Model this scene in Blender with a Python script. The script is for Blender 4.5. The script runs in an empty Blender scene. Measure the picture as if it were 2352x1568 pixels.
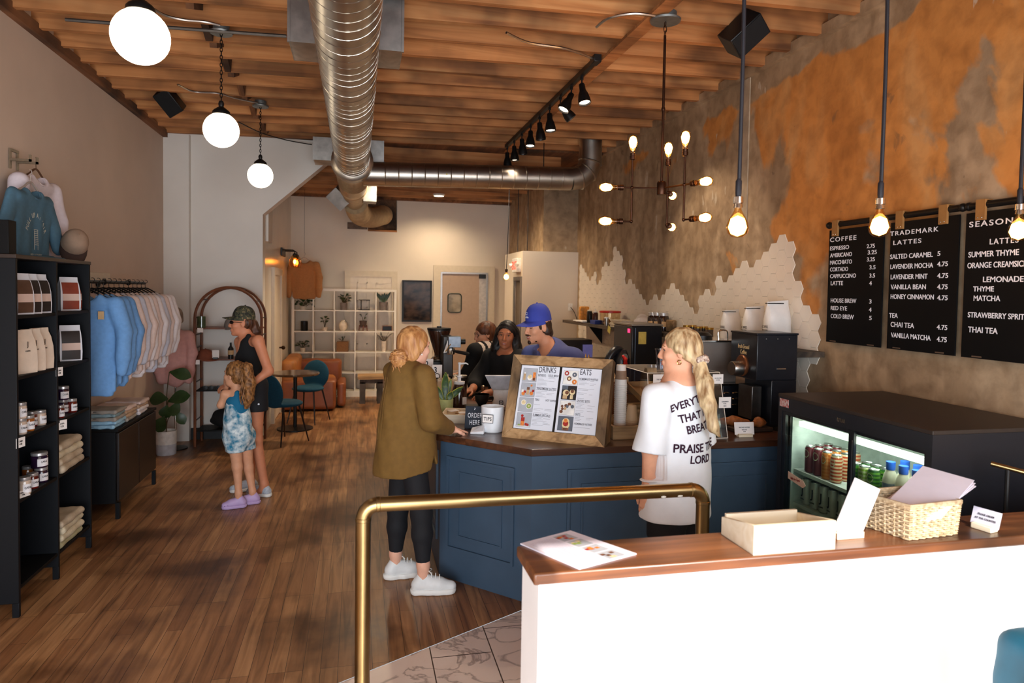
import bpy, math, random
import numpy as np
from mathutils import Vector, Matrix, Euler
random.seed(7)
S = bpy.context.scene
COL = S.collection
# ------------------------------------------------------------------ camera
YAW, PITCH, ROLL, FPX, CYP, EYE = math.radians(12.73), math.radians(2.07), math.radians(0.9), 1568.0, 726.0, 1.86
FWD = Vector((math.sin(YAW)*math.cos(PITCH), math.cos(YAW)*math.cos(PITCH), -math.sin(PITCH)))
_r0 = Vector((math.cos(YAW), -math.sin(YAW), 0)); _u0 = _r0.cross(FWD)
RGT = math.cos(ROLL)*_r0+math.sin(ROLL)*_u0
UPV = -math.sin(ROLL)*_r0+math.cos(ROLL)*_u0
cd = bpy.data.cameras.new('camera'); cam = bpy.data.objects.new('camera', cd); COL.objects.link(cam)
cam.matrix_world = Matrix(((RGT.x, UPV.x, -FWD.x, 0), (RGT.y, UPV.y, -FWD.y, 0), (RGT.z, UPV.z, -FWD.z, EYE), (0, 0, 0, 1)))
cd.sensor_fit = 'HORIZONTAL'; cd.sensor_width = 36.0; cd.lens = 36.0*FPX/2352.0
cd.shift_y = -(784.0-CYP)/2352.0
cd.clip_start = 0.05; cd.clip_end = 100
cd.dof.use_dof = True; cd.dof.focus_distance = 4.6; cd.dof.aperture_fstop = 2.8
S.camera = cam
def P(px, py, x=None, y=None, z=None):
    """the point of a world plane (x=, y= or z=) seen at a photograph pixel"""
    d = (px-1176)/FPX*RGT-(py-CYP)/FPX*UPV+FWD
    t = x/d.x if x is not None else y/d.y if y is not None else (z-EYE)/d.z
    return Vector((d.x*t, d.y*t, EYE+d.z*t))
# ------------------------------------------------------------------ exposure, world, daylight
S.view_settings.view_transform = 'Standard'; S.view_settings.look = 'None'
S.view_settings.exposure = 0.08; S.view_settings.gamma = 1.0; S.view_settings.use_curve_mapping = False
S.cycles.use_denoising = True
S.cycles.max_bounces = 8; S.cycles.diffuse_bounces = 4; S.cycles.glossy_bounces = 3; S.cycles.transmission_bounces = 6
S.cycles.transparent_max_bounces = 10
S.cycles.caustics_reflective = False; S.cycles.caustics_refractive = False; S.cycles.sample_clamp_indirect = 6.0
W = bpy.data.worlds.new('daylight_sky'); S.world = W; W.use_nodes = True
W.node_tree.nodes['Background'].inputs[0].default_value = (0.80, 0.90, 1.0, 1); W.node_tree.nodes['Background'].inputs[1].default_value = 0.6
def light(name, kind, loc, energy, col, rot=None, **kw):
    l = bpy.data.lights.new(name, kind); l.energy = energy; l.color = col
    for k, v in kw.items(): setattr(l, k, v)
    o = bpy.data.objects.new(name, l); o.location = loc; COL.objects.link(o)
    if rot: o.rotation_euler = rot
    return o
SUN = light('sun', 'SUN', (0, -6, 8), 7.5, (1.0, 0.93, 0.82), (math.radians(90-33), 0, math.radians(3)), angle=math.radians(0.6))
light('daylight_through_door', 'AREA', (-0.9, -0.88, 1.15), 170, (0.86, 0.93, 1.0), (math.radians(90), 0, 0), shape='RECTANGLE', size=2.3, size_y=2.1)
light('daylight_through_window', 'AREA', (1.9, -0.88, 1.7), 130, (0.86, 0.93, 1.0), (math.radians(90), 0, 0), shape='RECTANGLE', size=2.4, size_y=2.4)
# ------------------------------------------------------------------ materials
def srgb(r, g, b):
    f = lambda c: (c/255/12.92) if c <= 10 else ((c/255+0.055)/1.055)**2.4
    return (f(r), f(g), f(b), 1)
MATS = {}
def mat(name, col, rough=0.55, metal=0.0, var=0.12, scale=18.0, bump=0.0, stretch=(1, 1, 1), col2=None, emit=None, estr=0, spec=0.5, alpha=1, trans=0, coat=0, ior=1.45):
    """a principled material whose colour is broken up by noise"""
    if name in MATS or col is None: return MATS[name]
    m = bpy.data.materials.new(name); m.use_nodes = True; nt = m.node_tree; N = nt.nodes; L = nt.links
    b = N['Principled BSDF']; c = srgb(*col)
    b.inputs['Roughness'].default_value = rough; b.inputs['Metallic'].default_value = metal
    b.inputs['Specular IOR Level'].default_value = spec; b.inputs['IOR'].default_value = ior
    if trans: b.inputs['Transmission Weight'].default_value = trans
    if coat: b.inputs['Coat Weight'].default_value = coat; b.inputs['Coat Roughness'].default_value = 0.15
    if alpha < 1: b.inputs['Alpha'].default_value = alpha
    if emit:
        b.inputs['Emission Color'].default_value = srgb(*emit); b.inputs['Emission Strength'].default_value = estr
    b.inputs['Base Color'].default_value = c
    if var or bump or col2:
        tc = N.new('ShaderNodeTexCoord'); mp = N.new('ShaderNodeMapping'); mp.inputs['Scale'].default_value = stretch
        nz = N.new('ShaderNodeTexNoise'); nz.inputs['Scale'].default_value = scale; nz.inputs['Detail'].default_value = 6
        L.new(tc.outputs['Object'], mp.inputs[0]); L.new(mp.outputs[0], nz.inputs['Vector'])
        if var or col2:
            cr = N.new('ShaderNodeValToRGB'); cr.color_ramp.elements[0].position = 0.35; cr.color_ramp.elements[1].position = 0.65
            c2 = srgb(*col2) if col2 else tuple(min(1, k*(1+var)) for k in c[:3])+(1,)
            c1 = c if col2 else tuple(k*(1-var) for k in c[:3])+(1,)
            cr.color_ramp.elements[0].color = c1; cr.color_ramp.elements[1].color = c2
            L.new(nz.outputs['Fac'], cr.inputs[0]); L.new(cr.outputs[0], b.inputs['Base Color'])
        if bump:
            bp = N.new('ShaderNodeBump'); bp.inputs['Strength'].default_value = bump; bp.inputs['Distance'].default_value = 0.02
            L.new(nz.outputs['Fac'], bp.inputs['Height']); L.new(bp.outputs[0], b.inputs['Normal'])
    MATS[name] = m; return m
def glow(name, col, strength):
    if name in MATS: return MATS[name]
    m = bpy.data.materials.new(name); m.use_nodes = True; nt = m.node_tree
    nt.nodes.remove(nt.nodes['Principled BSDF']); e = nt.nodes.new('ShaderNodeEmission')
    e.inputs[0].default_value = srgb(*col); e.inputs[1].default_value = strength
    nt.links.new(e.outputs[0], nt.nodes['Material Output'].inputs[0]); MATS[name] = m; return m
def glassy(name, col=(235, 245, 240), mix=0.9, rough=0.02):
    """thin clear pane: mostly transparent with a fresnel gloss"""
    if name in MATS: return MATS[name]
    m = bpy.data.materials.new(name); m.use_nodes = True; nt = m.node_tree; N = nt.nodes; L = nt.links
    N.remove(N['Principled BSDF'])
    t = N.new('ShaderNodeBsdfTransparent'); t.inputs[0].default_value = srgb(*col)
    g = N.new('ShaderNodeBsdfGlossy'); g.inputs['Roughness'].default_value = rough
    f = N.new('ShaderNodeLayerWeight'); f.inputs[0].default_value = 0.5; pw = N.new('ShaderNodeMath'); pw.operation = 'POWER'; pw.inputs[1].default_value = 5
    mx = N.new('ShaderNodeMixShader'); ma = N.new('ShaderNodeMath'); ma.operation = 'MULTIPLY_ADD'; ma.inputs[1].default_value = 0.9; ma.inputs[2].default_value = 1-mix
    L.new(f.outputs['Facing'], pw.inputs[0]); L.new(pw.outputs[0], ma.inputs[0]); L.new(ma.outputs[0], mx.inputs[0]); L.new(t.outputs[0], mx.inputs[1]); L.new(g.outputs[0], mx.inputs[2])
    L.new(mx.outputs[0], N['Material Output'].inputs[0]); MATS[name] = m; return m
def node_mat(name, fn):
    m = bpy.data.materials.new(name); m.use_nodes = True; nt = m.node_tree
    fn(nt, nt.nodes, nt.links, nt.nodes['Principled BSDF']); MATS[name] = m; return m
def ramp(N, stops):
    r = N.new('ShaderNodeValToRGB'); e = r.color_ramp.elements
    while len(e) < len(stops): e.new(0.5)
    for k, (p, c) in enumerate(stops): e[k].position = p; e[k].color = srgb(*c) if len(c) == 3 else c
    return r
# ------------------------------------------------------------------ mesh helpers
class M:
    """collects shapes; build() links them as ONE mesh object"""
    def __init__(s): s.v = []; s.f = []; s.m = []
    def add(s, vs, fs, mi=0):
        n = len(s.v); s.v += [tuple(v) for v in vs]; s.f += [tuple(i+n for i in f) for f in fs]; s.m += [mi]*len(fs); return s
    def box(s, lo, hi, mi=0, rot=None, about=None):
        (a, b, c), (d, e, f) = lo, hi
        vs = [Vector(p) for p in ((a, b, c), (d, b, c), (d, e, c), (a, e, c), (a, b, f), (d, b, f), (d, e, f), (a, e, f))]
        if rot is not None:
            o = Vector(about) if about is not None else Vector(((a+d)/2, (b+e)/2, (c+f)/2))
            R = rot if isinstance(rot, Matrix) else Matrix.Rotation(rot, 3, 'Z')
            vs = [R @ (v-o)+o for v in vs]
        return s.add(vs, [(0, 3, 2, 1), (4, 5, 6, 7), (0, 1, 5, 4), (1, 2, 6, 5), (2, 3, 7, 6), (3, 0, 4, 7)], mi)
    def hexa(s, b, t, mi=0):
        return s.add(list(b)+list(t), [(0, 3, 2, 1), (4, 5, 6, 7), (0, 1, 5, 4), (1, 2, 6, 5), (2, 3, 7, 6), (3, 0, 4, 7)], mi)
    def cyl(s, p, q, r, r2=None, n=14, mi=0, caps=True):
        return s.tube([p, q], [r, r if r2 is None else r2], n, mi, caps)
    def tube(s, pts, r, n=8, mi=0, caps=True):
        pts = [Vector(p) for p in pts]; k = len(pts); rr = r if isinstance(r, (list, tuple)) else [r]*k
        vs = []; up = None
        for i, p in enumerate(pts):
            d = (pts[min(i+1, k-1)]-pts[max(i-1, 0)])
            d = d.normalized() if d.length > 1e-9 else Vector((0, 0, 1))
            if up is None:
                up = Vector((0, 0, 1)) if abs(d.z) < 0.9 else Vector((1, 0, 0))
            a = up.cross(d)
            if a.length < 1e-5: a = Vector((0, 1, 0)).cross(d)
            a.normalize(); b = d.cross(a).normalized(); up = b
            for j in range(n):
                t = 2*math.pi*j/n; vs.append(p+(a*math.cos(t)+b*math.sin(t))*rr[i])
        fs = [(i*n+j, i*n+(j+1) % n, (i+1)*n+(j+1) % n, (i+1)*n+j) for i in range(k-1) for j in range(n)]
        if caps: fs += [tuple(range(n-1, -1, -1)), tuple((k-1)*n+j for j in range(n))]
        return s.add(vs, fs, mi)
    def lathe(s, prof, c=(0, 0, 0), n=20, mi=0, axis=None, sx=1, sy=1):
        """prof: (radius, height) from bottom to top, about the z axis or `axis`"""
        c = Vector(c); R = Vector((0, 0, 1)).rotation_difference(Vector(axis)).to_matrix() if axis is not None else None
        vs = []
        for r, h in prof:
            for j in range(n):
                t = 2*math.pi*j/n; v = Vector((r*math.cos(t)*sx, r*math.sin(t)*sy, h))
                vs.append(c+(R @ v if R else v))
        k = len(prof)
        fs = [(i*n+j, i*n+(j+1) % n, (i+1)*n+(j+1) % n, (i+1)*n+j) for i in range(k-1) for j in range(n)]
        if prof[0][0] > 1e-6: fs.append(tuple(range(n-1, -1, -1)))
        if prof[-1][0] > 1e-6: fs.append(tuple((k-1)*n+j for j in range(n)))
        return s.add(vs, fs, mi)
    def ball(s, c, r, n=14, mi=0, R=None):
        c = Vector(c); r = (r, r, r) if not isinstance(r, (tuple, list, Vector)) else r; vs = []
        h = max(6, n//2+1)
        for i in range(h+1):
            ph = math.pi*i/h-math.pi/2
            for j in range(n):
                t = 2*math.pi*j/n; v = Vector((r[0]*math.cos(ph)*math.cos(t), r[1]*math.cos(ph)*math.sin(t), r[2]*math.sin(ph)))
                vs.append(c+(R @ v if R else v))
        return s.add(vs, [(i*n+j, i*n+(j+1) % n, (i+1)*n+(j+1) % n, (i+1)*n+j) for i in range(h) for j in range(n)], mi)
    def prism(s, poly, z0, z1, mi=0, top_mi=None):
        n = len(poly)
        a = sum(poly[i][0]*poly[(i+1) % n][1]-poly[(i+1) % n][0]*poly[i][1] for i in range(n))
        if a < 0: poly = poly[::-1]
        vs = [(x, y, z0) for x, y in poly]+[(x, y, z1) for x, y in poly]
        s.add(vs, [tuple(range(n-1, -1, -1))]+[(i, (i+1) % n, n+(i+1) % n, n+i) for i in range(n)]+[tuple(range(n, 2*n))], mi)
        if top_mi is not None: s.m[-1] = top_mi
        return s
    def slab(s, pts, d, mi=0):
        """planar polygon thickened by the vector d"""
        n = len(pts); pts = [Vector(p) for p in pts]; d = Vector(d)
        return s.add(pts+[p+d for p in pts], [tuple(range(n-1, -1, -1)), tuple(range(n, 2*n))]+[(i, (i+1) % n, n+(i+1) % n, n+i) for i in range(n)], mi)
    def quad(s, a, b, c, d, mi=0): return s.add([a, b, c, d], [(0, 1, 2, 3)], mi)
    def xf(s, mtx): s.v = [tuple(mtx @ Vector(v)) for v in s.v]; return s
    def join(s, o, mtx=None, mi=0):
        vs = [mtx @ Vector(v) for v in o.v] if mtx else o.v
        n = len(s.v); s.v += [tuple(v) for v in vs]; s.f += [tuple(i+n for i in f) for f in o.f]; s.m += [k+mi for k in o.m]; return s
    def build(s, name, mats, parent=None, ang=35, bevel=0, loc=None, fix=False, **props):
        me = bpy.data.meshes.new(name); me.from_pydata(s.v, [], s.f)
        for m in (mats if isinstance(mats, (list, tuple)) else [mats]): me.materials.append(m)
        me.polygons.foreach_set('material_index', s.m); me.update()
        if fix:
            import bmesh
            b = bmesh.new(); b.from_mesh(me); bmesh.ops.recalc_face_normals(b, faces=b.faces); b.to_mesh(me); b.free()
        if ang:
            me.polygons.foreach_set('use_smooth', [True]*len(me.polygons)); me.set_sharp_from_angle(angle=math.radians(ang))
        o = bpy.data.objects.new(name, me); COL.objects.link(o)
        if parent is not None: o.parent = parent
        if loc is not None: o.location = loc
        if bevel:
            bv = o.modifiers.new('bevel', 'BEVEL'); bv.width = bevel; bv.segments = 2; bv.limit_method = 'ANGLE'; bv.angle_limit = math.radians(50)
        return tag(o, **props)
def tag(o, label=None, cat=None, group=None, kind=None):
    for k, v in (('label', label), ('category', cat), ('group', group), ('kind', kind)):
        if v: o[k] = v
    return o
def thing(name, label, cat, loc=(0, 0, 0), rz=0, group=None):
    o = bpy.data.objects.new(name, None); COL.objects.link(o); o.location = loc; o.rotation_euler = (0, 0, rz); o.empty_display_size = 0.05
    return tag(o, label, cat, group)
def dup(root, loc=None, rz=None, label=None, group=None, scale=None):
    r = root.copy(); COL.objects.link(r)
    if loc is not None: r.location = loc
    if rz is not None: r.rotation_euler = (0, 0, rz)
    if scale is not None: r.scale = scale if isinstance(scale, (tuple, list)) else (scale,)*3
    if label: r['label'] = label
    if group: r['group'] = group
    for ch in list(root.children):
        c = ch.copy(); COL.objects.link(c); c.parent = r
        for g in list(ch.children):
            d = g.copy(); COL.objects.link(d); d.parent = c
    return r
def recolor(o, i, m):
    """own mesh for a copy, with another material in slot i"""
    o.data = o.data.copy(); o.data.materials[i] = m; return o
def kids(o, name): return [c for c in o.children if c.name.split('.')[0] == name]
def structure(o): o['kind'] = 'structure'; return o
def spline(pts, n=6):
    pts = [Vector(p) for p in pts]; out = []
    for i in range(len(pts)-1):
        p0, p1, p2, p3 = pts[max(i-1, 0)], pts[i], pts[i+1], pts[min(i+2, len(pts)-1)]
        for k in range(n):
            t = k/n; out.append(0.5*((2*p1)+(p2-p0)*t+(2*p0-5*p1+4*p2-p3)*t*t+(3*p1-p0-3*p2+p3)*t**3))
    return out+[pts[-1]]
def frame(o, xdir, up, n=None):
    """4x4 placing local x along xdir, local y along up, local z along their normal"""
    x = Vector(xdir).normalized(); z = x.cross(Vector(up)).normalized(); y = z.cross(x)
    return Matrix(((x.x, y.x, z.x, o[0]), (x.y, y.y, z.y, o[1]), (x.z, y.z, z.z, o[2]), (0, 0, 0, 1)))
def words(lines, mtx, M_=None, mi=0, depth=0.0006, bold=0.0):
    """lettering: (text, x, y, height, width factor, letter spacing, align) in the local plane of mtx"""
    mm = M_ or M()
    for ln in lines:
        t, x, y, h, wf, sp, al = (list(ln)+[0.8, 1.0, 'LEFT'][len(ln)-4:])[:7]
        c = bpy.data.curves.new('t', 'FONT'); c.body = t; c.size = h*1.38; c.align_x = al; c.space_character = sp; c.extrude = depth; c.offset = bold*h; c.resolution_u = 3 if h < 0.02 else 5
        o = bpy.data.objects.new('t', c); COL.objects.link(o)
        me = bpy.data.meshes.new_from_object(o.evaluated_get(bpy.context.evaluated_depsgraph_get()))
        T = mtx @ Matrix.Translation((x, y, depth)) @ Matrix.Diagonal((wf, 1, 1, 1))
        mm.add([T @ v.co for v in me.vertices], [tuple(p.vertices) for p in me.polygons], mi)
        bpy.data.objects.remove(o); bpy.data.curves.remove(c); bpy.data.meshes.remove(me)
    return mm
# ------------------------------------------------------------------ smooth solids: blended capsules and ellipsoids meshed with surface nets
class Blob:
    def __init__(s, k=0.02): s.p = []; s.k = k
    def cap(s, a, b, r0, r1=None, k=None, op='+', lab=0, flat=None):
        s.p.append(('c', np.array(a, float), np.array(b, float), r0, r0 if r1 is None else r1, s.k if k is None else k, op, lab, flat)); return s
    def chain(s, pts, rs, k=None, op='+', lab=0, flat=None):
        for i in range(len(pts)-1): s.cap(pts[i], pts[i+1], rs[i], rs[i+1], k, op, lab, flat)
        return s
    def ell(s, c, r, R=None, k=None, op='+', lab=0):
        s.p.append(('e', np.array(c, float), np.array(r, float), None if R is None else np.array(R, float), 0, s.k if k is None else k, op, lab, None)); return s
    def box(s, c, h, R=None, rd=0.01, k=None, op='+', lab=0):
        s.p.append(('b', np.array(c, float), np.array(h, float), None if R is None else np.array(R, float), rd, s.k if k is None else k, op, lab, None)); return s
    @staticmethod
    def bounds(q):
        if q[0] == 'c':
            r = max(q[3], q[4]); return np.minimum(q[1], q[2])-r, np.maximum(q[1], q[2])+r
        e = q[2]+(q[4] if q[0] == 'b' else 0)
        if q[3] is not None: e = np.abs(q[3]) @ e
        return q[1]-e, q[1]+e
    @staticmethod
    def dist(q, X):
        if q[0] == 'c':
            a, b, r0, r1 = q[1:5]; ab = b-a; n = float(ab @ ab)+1e-12
            A = X-a
            if q[8] is not None:
                ax, f = q[8]; ax = np.array(ax, float); ax = ax/np.linalg.norm(ax)
                t0 = np.clip((A @ ab)/n, 0, 1); D = A-t0[..., None]*ab; w = D @ ax
                return np.sqrt(np.maximum((D*D).sum(-1)-w*w, 0)+(w*f)**2)-(r0+(r1-r0)*t0)
            t = np.clip((A @ ab)/n, 0, 1); D = A-t[..., None]*ab
            return np.sqrt((D*D).sum(-1))-(r0+(r1-r0)*t)
        Y = X-q[1]
        if q[3] is not None: Y = Y @ q[3]
        if q[0] == 'e':
            k0 = np.sqrt(((Y/q[2])**2).sum(-1)); k1 = np.sqrt(((Y/q[2]**2)**2).sum(-1))+1e-9
            return k0*(k0-1)/k1
        d = np.abs(Y)-q[2]; return np.sqrt((np.maximum(d, 0)**2).sum(-1))+np.minimum(d.max(-1), 0)-q[4]
    def mesh(s, h, ripple=None, clip=None):
        bs = [s.bounds(q) for q in s.p if q[6] == '+']
        lo = np.min([b[0] for b in bs], 0)-4*h; hi = np.max([b[1] for b in bs], 0)+4*h
        n = np.ceil((hi-lo)/h).astype(int)+1
        F = np.full(tuple(n), 1.0, np.float32); ax = [lo[i]+h*np.arange(n[i]) for i in range(3)]
        for q in s.p:
            a, b = s.bounds(q); k = q[5]; m = k+3*h
            i0 = np.clip(np.floor((a-m-lo)/h).astype(int), 0, n-1); i1 = np.clip(np.ceil((b+m-lo)/h).astype(int)+1, 1, n)
            if (i1 <= i0).any(): continue
            sl = tuple(slice(i0[i], i1[i]) for i in range(3))
            X = np.stack(np.meshgrid(*[ax[i][sl[i]] for i in range(3)], indexing='ij'), -1)
            d = s.dist(q, X); G = F[sl]
            if q[6] == '+':
                if k > 0:
                    u = np.clip(0.5+0.5*(G-d)/k, 0, 1); F[sl] = G*(1-u)+d*u-k*u*(1-u)
                else: F[sl] = np.minimum(G, d)
            else:
                if k > 0:
                    u = np.clip(0.5-0.5*(-d-G)/k, 0, 1); F[sl] = -d*(1-u)+G*u+k*u*(1-u)
                else: F[sl] = np.maximum(G, -d)
        if ripple is not None or clip is not None:
            X = np.stack(np.meshgrid(*ax, indexing='ij'), -1)
            if ripple is not None: F += ripple(X[..., 0], X[..., 1], X[..., 2]).astype(np.float32)
            if clip is not None: F = np.maximum(F, clip(X[..., 0], X[..., 1], X[..., 2]).astype(np.float32))
        F[0] = F[-1] = 1; F[:, 0] = F[:, -1] = 1; F[:, :, 0] = F[:, :, -1] = 1
        I = F < 0; c = tuple(k-1 for k in n)
        acc = np.zeros(c+(3,), np.float32); cnt = np.zeros(c, np.float32)
        cor = [(i, j, k) for i in (0, 1) for j in (0, 1) for k in (0, 1)]
        sub = lambda A, o: A[o[0]:o[0]+c[0], o[1]:o[1]+c[1], o[2]:o[2]+c[2]]
        for p in cor:
            for d in range(3):
                if p[d]: continue
                q = list(p); q[d] = 1
                fa, fb = sub(F, p), sub(F, q); cr = sub(I, p) != sub(I, q)
                t = np.where(cr, fa/np.where(cr, fa-fb, 1), 0)
                for e in range(3): acc[..., e] += np.where(cr, p[e]+(t if e == d else 0), 0)
                cnt += cr
        act = cnt > 0; idx = np.full(c, -1, np.int64); idx[act] = np.arange(act.sum())
        V = (np.argwhere(act)+acc[act]/cnt[act][:, None])*h+lo
        Q = []
        for d in range(3):
            e, g = (d+1) % 3, (d+2) % 3
            sa = [slice(1, c[i]) for i in range(3)]; sa[d] = slice(0, c[d]); sb = list(sa); sb[d] = slice(1, c[d]+1)
            A, B = I[tuple(sa)], I[tuple(sb)]
            for fl, sel in ((0, A & ~B), (1, ~A & B)):
                w = np.argwhere(sel)
                if not len(w): continue
                for i in range(3):
                    if i != d: w[:, i] += 1
                qs = []
                for oe, og in ((-1, -1), (0, -1), (0, 0), (-1, 0)):
                    u = w.copy(); u[:, e] += oe; u[:, g] += og; qs.append(idx[u[:, 0], u[:, 1], u[:, 2]])
                Q.append(np.stack(qs if fl == 0 else qs[::-1], 1))
        s.V, s.Q = V, np.concatenate(Q)
        return s
    def labels(s):
        C = s.V[s.Q].mean(1); best = np.full(len(C), 1e9); lab = np.zeros(len(C), int)
        for q in s.p:
            if q[6] != '+': continue
            d = s.dist(q, C); w = d < best; best[w] = d[w]; lab[w] = q[7]
        return lab
    def build(s, name, mats, parent=None, h=0.008, ripple=None, clip=None, paint=None, smooth=1, **props):
        s.mesh(h, ripple, clip); mats = mats if isinstance(mats, (list, tuple)) else [mats]
        me = bpy.data.meshes.new(name); me.from_pydata(s.V.tolist(), [], s.Q.tolist())
        for m in mats: me.materials.append(m)
        if len(mats) > 1:
            lab = s.labels() if paint is None else paint(s.V[s.Q].mean(1), s.labels())
            me.polygons.foreach_set('material_index', lab.astype(np.int32))
        me.polygons.foreach_set('use_smooth', [True]*len(me.polygons)); me.update()
        o = bpy.data.objects.new(name, me); COL.objects.link(o)
        if parent is not None: o.parent = parent
        if smooth:
            sm = o.modifiers.new('smooth', 'SMOOTH'); sm.factor = 0.5; sm.iterations = smooth
        return tag(o, **props)
# ================================================================== the room
XL, XR, YP, YB = -2.25, 3.3, 8.91, 12.5
def zj(x): return 3.70+0.018*x           # underside of the joists
def wood_fn(c1, c2, c3, along='x', scale=1.0, rough=0.6, dark=0.5, rnd=0.25, gloss=0.0, grain=1.0):
    def fn(nt, N, L, b):
        tc = N.new('ShaderNodeTexCoord'); oi = N.new('ShaderNodeObjectInfo')
        mp = N.new('ShaderNodeMapping'); k = {'x': (0.5, 9, 9), 'y': (9, 0.5, 9), 'z': (9, 9, 0.5)}[along]
        mp.inputs['Scale'].default_value = tuple(q*scale for q in k)
        ad = N.new('ShaderNodeVectorMath'); ad.operation = 'ADD'
        cb = N.new('ShaderNodeCombineXYZ'); mu = N.new('ShaderNodeMath'); mu.operation = 'MULTIPLY'; mu.inputs[1].default_value = 37
        L.new(oi.outputs['Random'], mu.inputs[0]); [L.new(mu.outputs[0], cb.inputs[i]) for i in range(3)]
        L.new(tc.outputs['Object'], ad.inputs[0]); L.new(cb.outputs[0], ad.inputs[1]); L.new(ad.outputs[0], mp.inputs[0])
        n1 = N.new('ShaderNodeTexNoise'); n1.inputs['Scale'].default_value = 1.3; n1.inputs['Detail'].default_value = 8; n1.inputs['Distortion'].default_value = 1.2
        L.new(mp.outputs[0], n1.inputs['Vector'])
        r = ramp(N, [(0.3, c1), (0.5, c2), (0.72, c3)]); L.new(n1.outputs['Fac'], r.inputs[0])
        n2 = N.new('ShaderNodeTexNoise'); n2.inputs['Scale'].default_value = 1.7; n2.inputs['Detail'].default_value = 3; L.new(ad.outputs[0], n2.inputs['Vector'])
        r2 = ramp(N, [(0.33, (255*(1-dark),)*3), (0.55, (255, 255, 255))]); L.new(n2.outputs['Fac'], r2.inputs[0])
        m1 = N.new('ShaderNodeMix'); m1.data_type = 'RGBA'; m1.blend_type = 'MULTIPLY'; m1.inputs[0].default_value = 1
        L.new(r.outputs[0], m1.inputs[6]); L.new(r2.outputs[0], m1.inputs[7])
        hs = N.new('ShaderNodeHueSaturation'); ma = N.new('ShaderNodeMapRange'); ma.inputs[3].default_value = 1-rnd; ma.inputs[4].default_value = 1+rnd
        L.new(oi.outputs['Random'], ma.inputs[0]); L.new(ma.outputs[0], hs.inputs['Value']); L.new(m1.outputs[2], hs.inputs['Color'])
        L.new(hs.outputs[0], b.inputs['Base Color']); b.inputs['Roughness'].default_value = rough
        bp = N.new('ShaderNodeBump'); bp.inputs['Strength'].default_value = 0.12*grain; bp.inputs['Distance'].default_value = 0.01
        L.new(n1.outputs['Fac'], bp.inputs['Height']); L.new(bp.outputs[0], b.inputs['Normal'])
        if gloss: b.inputs['Coat Weight'].default_value = gloss; b.inputs['Coat Roughness'].default_value = 0.2
    return fn
JOIST = node_mat('old_joist_wood', wood_fn((150, 92, 48), (190, 124, 70), (206, 146, 90), 'x', rough=0.75, dark=0.35, rnd=0.16))
DECK = node_mat('deck_wood', wood_fn((88, 54, 30), (118, 74, 42), (138, 92, 56), 'y', rough=0.85))
WALNUT = node_mat('dark_walnut', wood_fn((48, 26, 16), (70, 40, 24), (92, 54, 32), 'x', scale=1.5, rough=0.35, dark=0.25, rnd=0.1, gloss=0.3))
WALNUT_Y = node_mat('dark_walnut_lengthwise', wood_fn((48, 26, 16), (70, 40, 24), (92, 54, 32), 'y', scale=1.5, rough=0.35, dark=0.25, rnd=0.1, gloss=0.3))
LEDGEWOOD = node_mat('ledge_wood', wood_fn((78, 42, 22), (116, 68, 38), (140, 86, 50), 'x', scale=1.2, rough=0.38, dark=0.55, rnd=0.05, gloss=0.25))
RUSTIC = node_mat('reclaimed_wood', wood_fn((132, 98, 62), (174, 136, 92), (194, 156, 112), 'x', scale=2.0, rough=0.7, dark=0.55, rnd=0.12))
RUSTIC_Z = node_mat('reclaimed_wood_upright', wood_fn((132, 98, 62), (174, 136, 92), (194, 156, 112), 'z', scale=2.0, rough=0.7, dark=0.55, rnd=0.12))
PINE = node_mat('pale_pine', wood_fn((222, 204, 172), (232, 216, 188), (238, 226, 202), 'x', scale=1.5, rough=0.6, dark=0.05, rnd=0.04))
PAINT = mat('white_wall_paint', (226, 220, 212), rough=0.75, var=0.025, scale=2.5, bump=0.03)
PAINTW = mat('warm_white_paint', (226, 212, 194), rough=0.6, var=0.03, scale=2.0)
TRIMP = mat('cream_trim_paint', (214, 198, 174), rough=0.45, var=0.03)
GLOSSP = mat('gloss_white_panel', (224, 212, 194), rough=0.22, var=0.03, scale=3)
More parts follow.
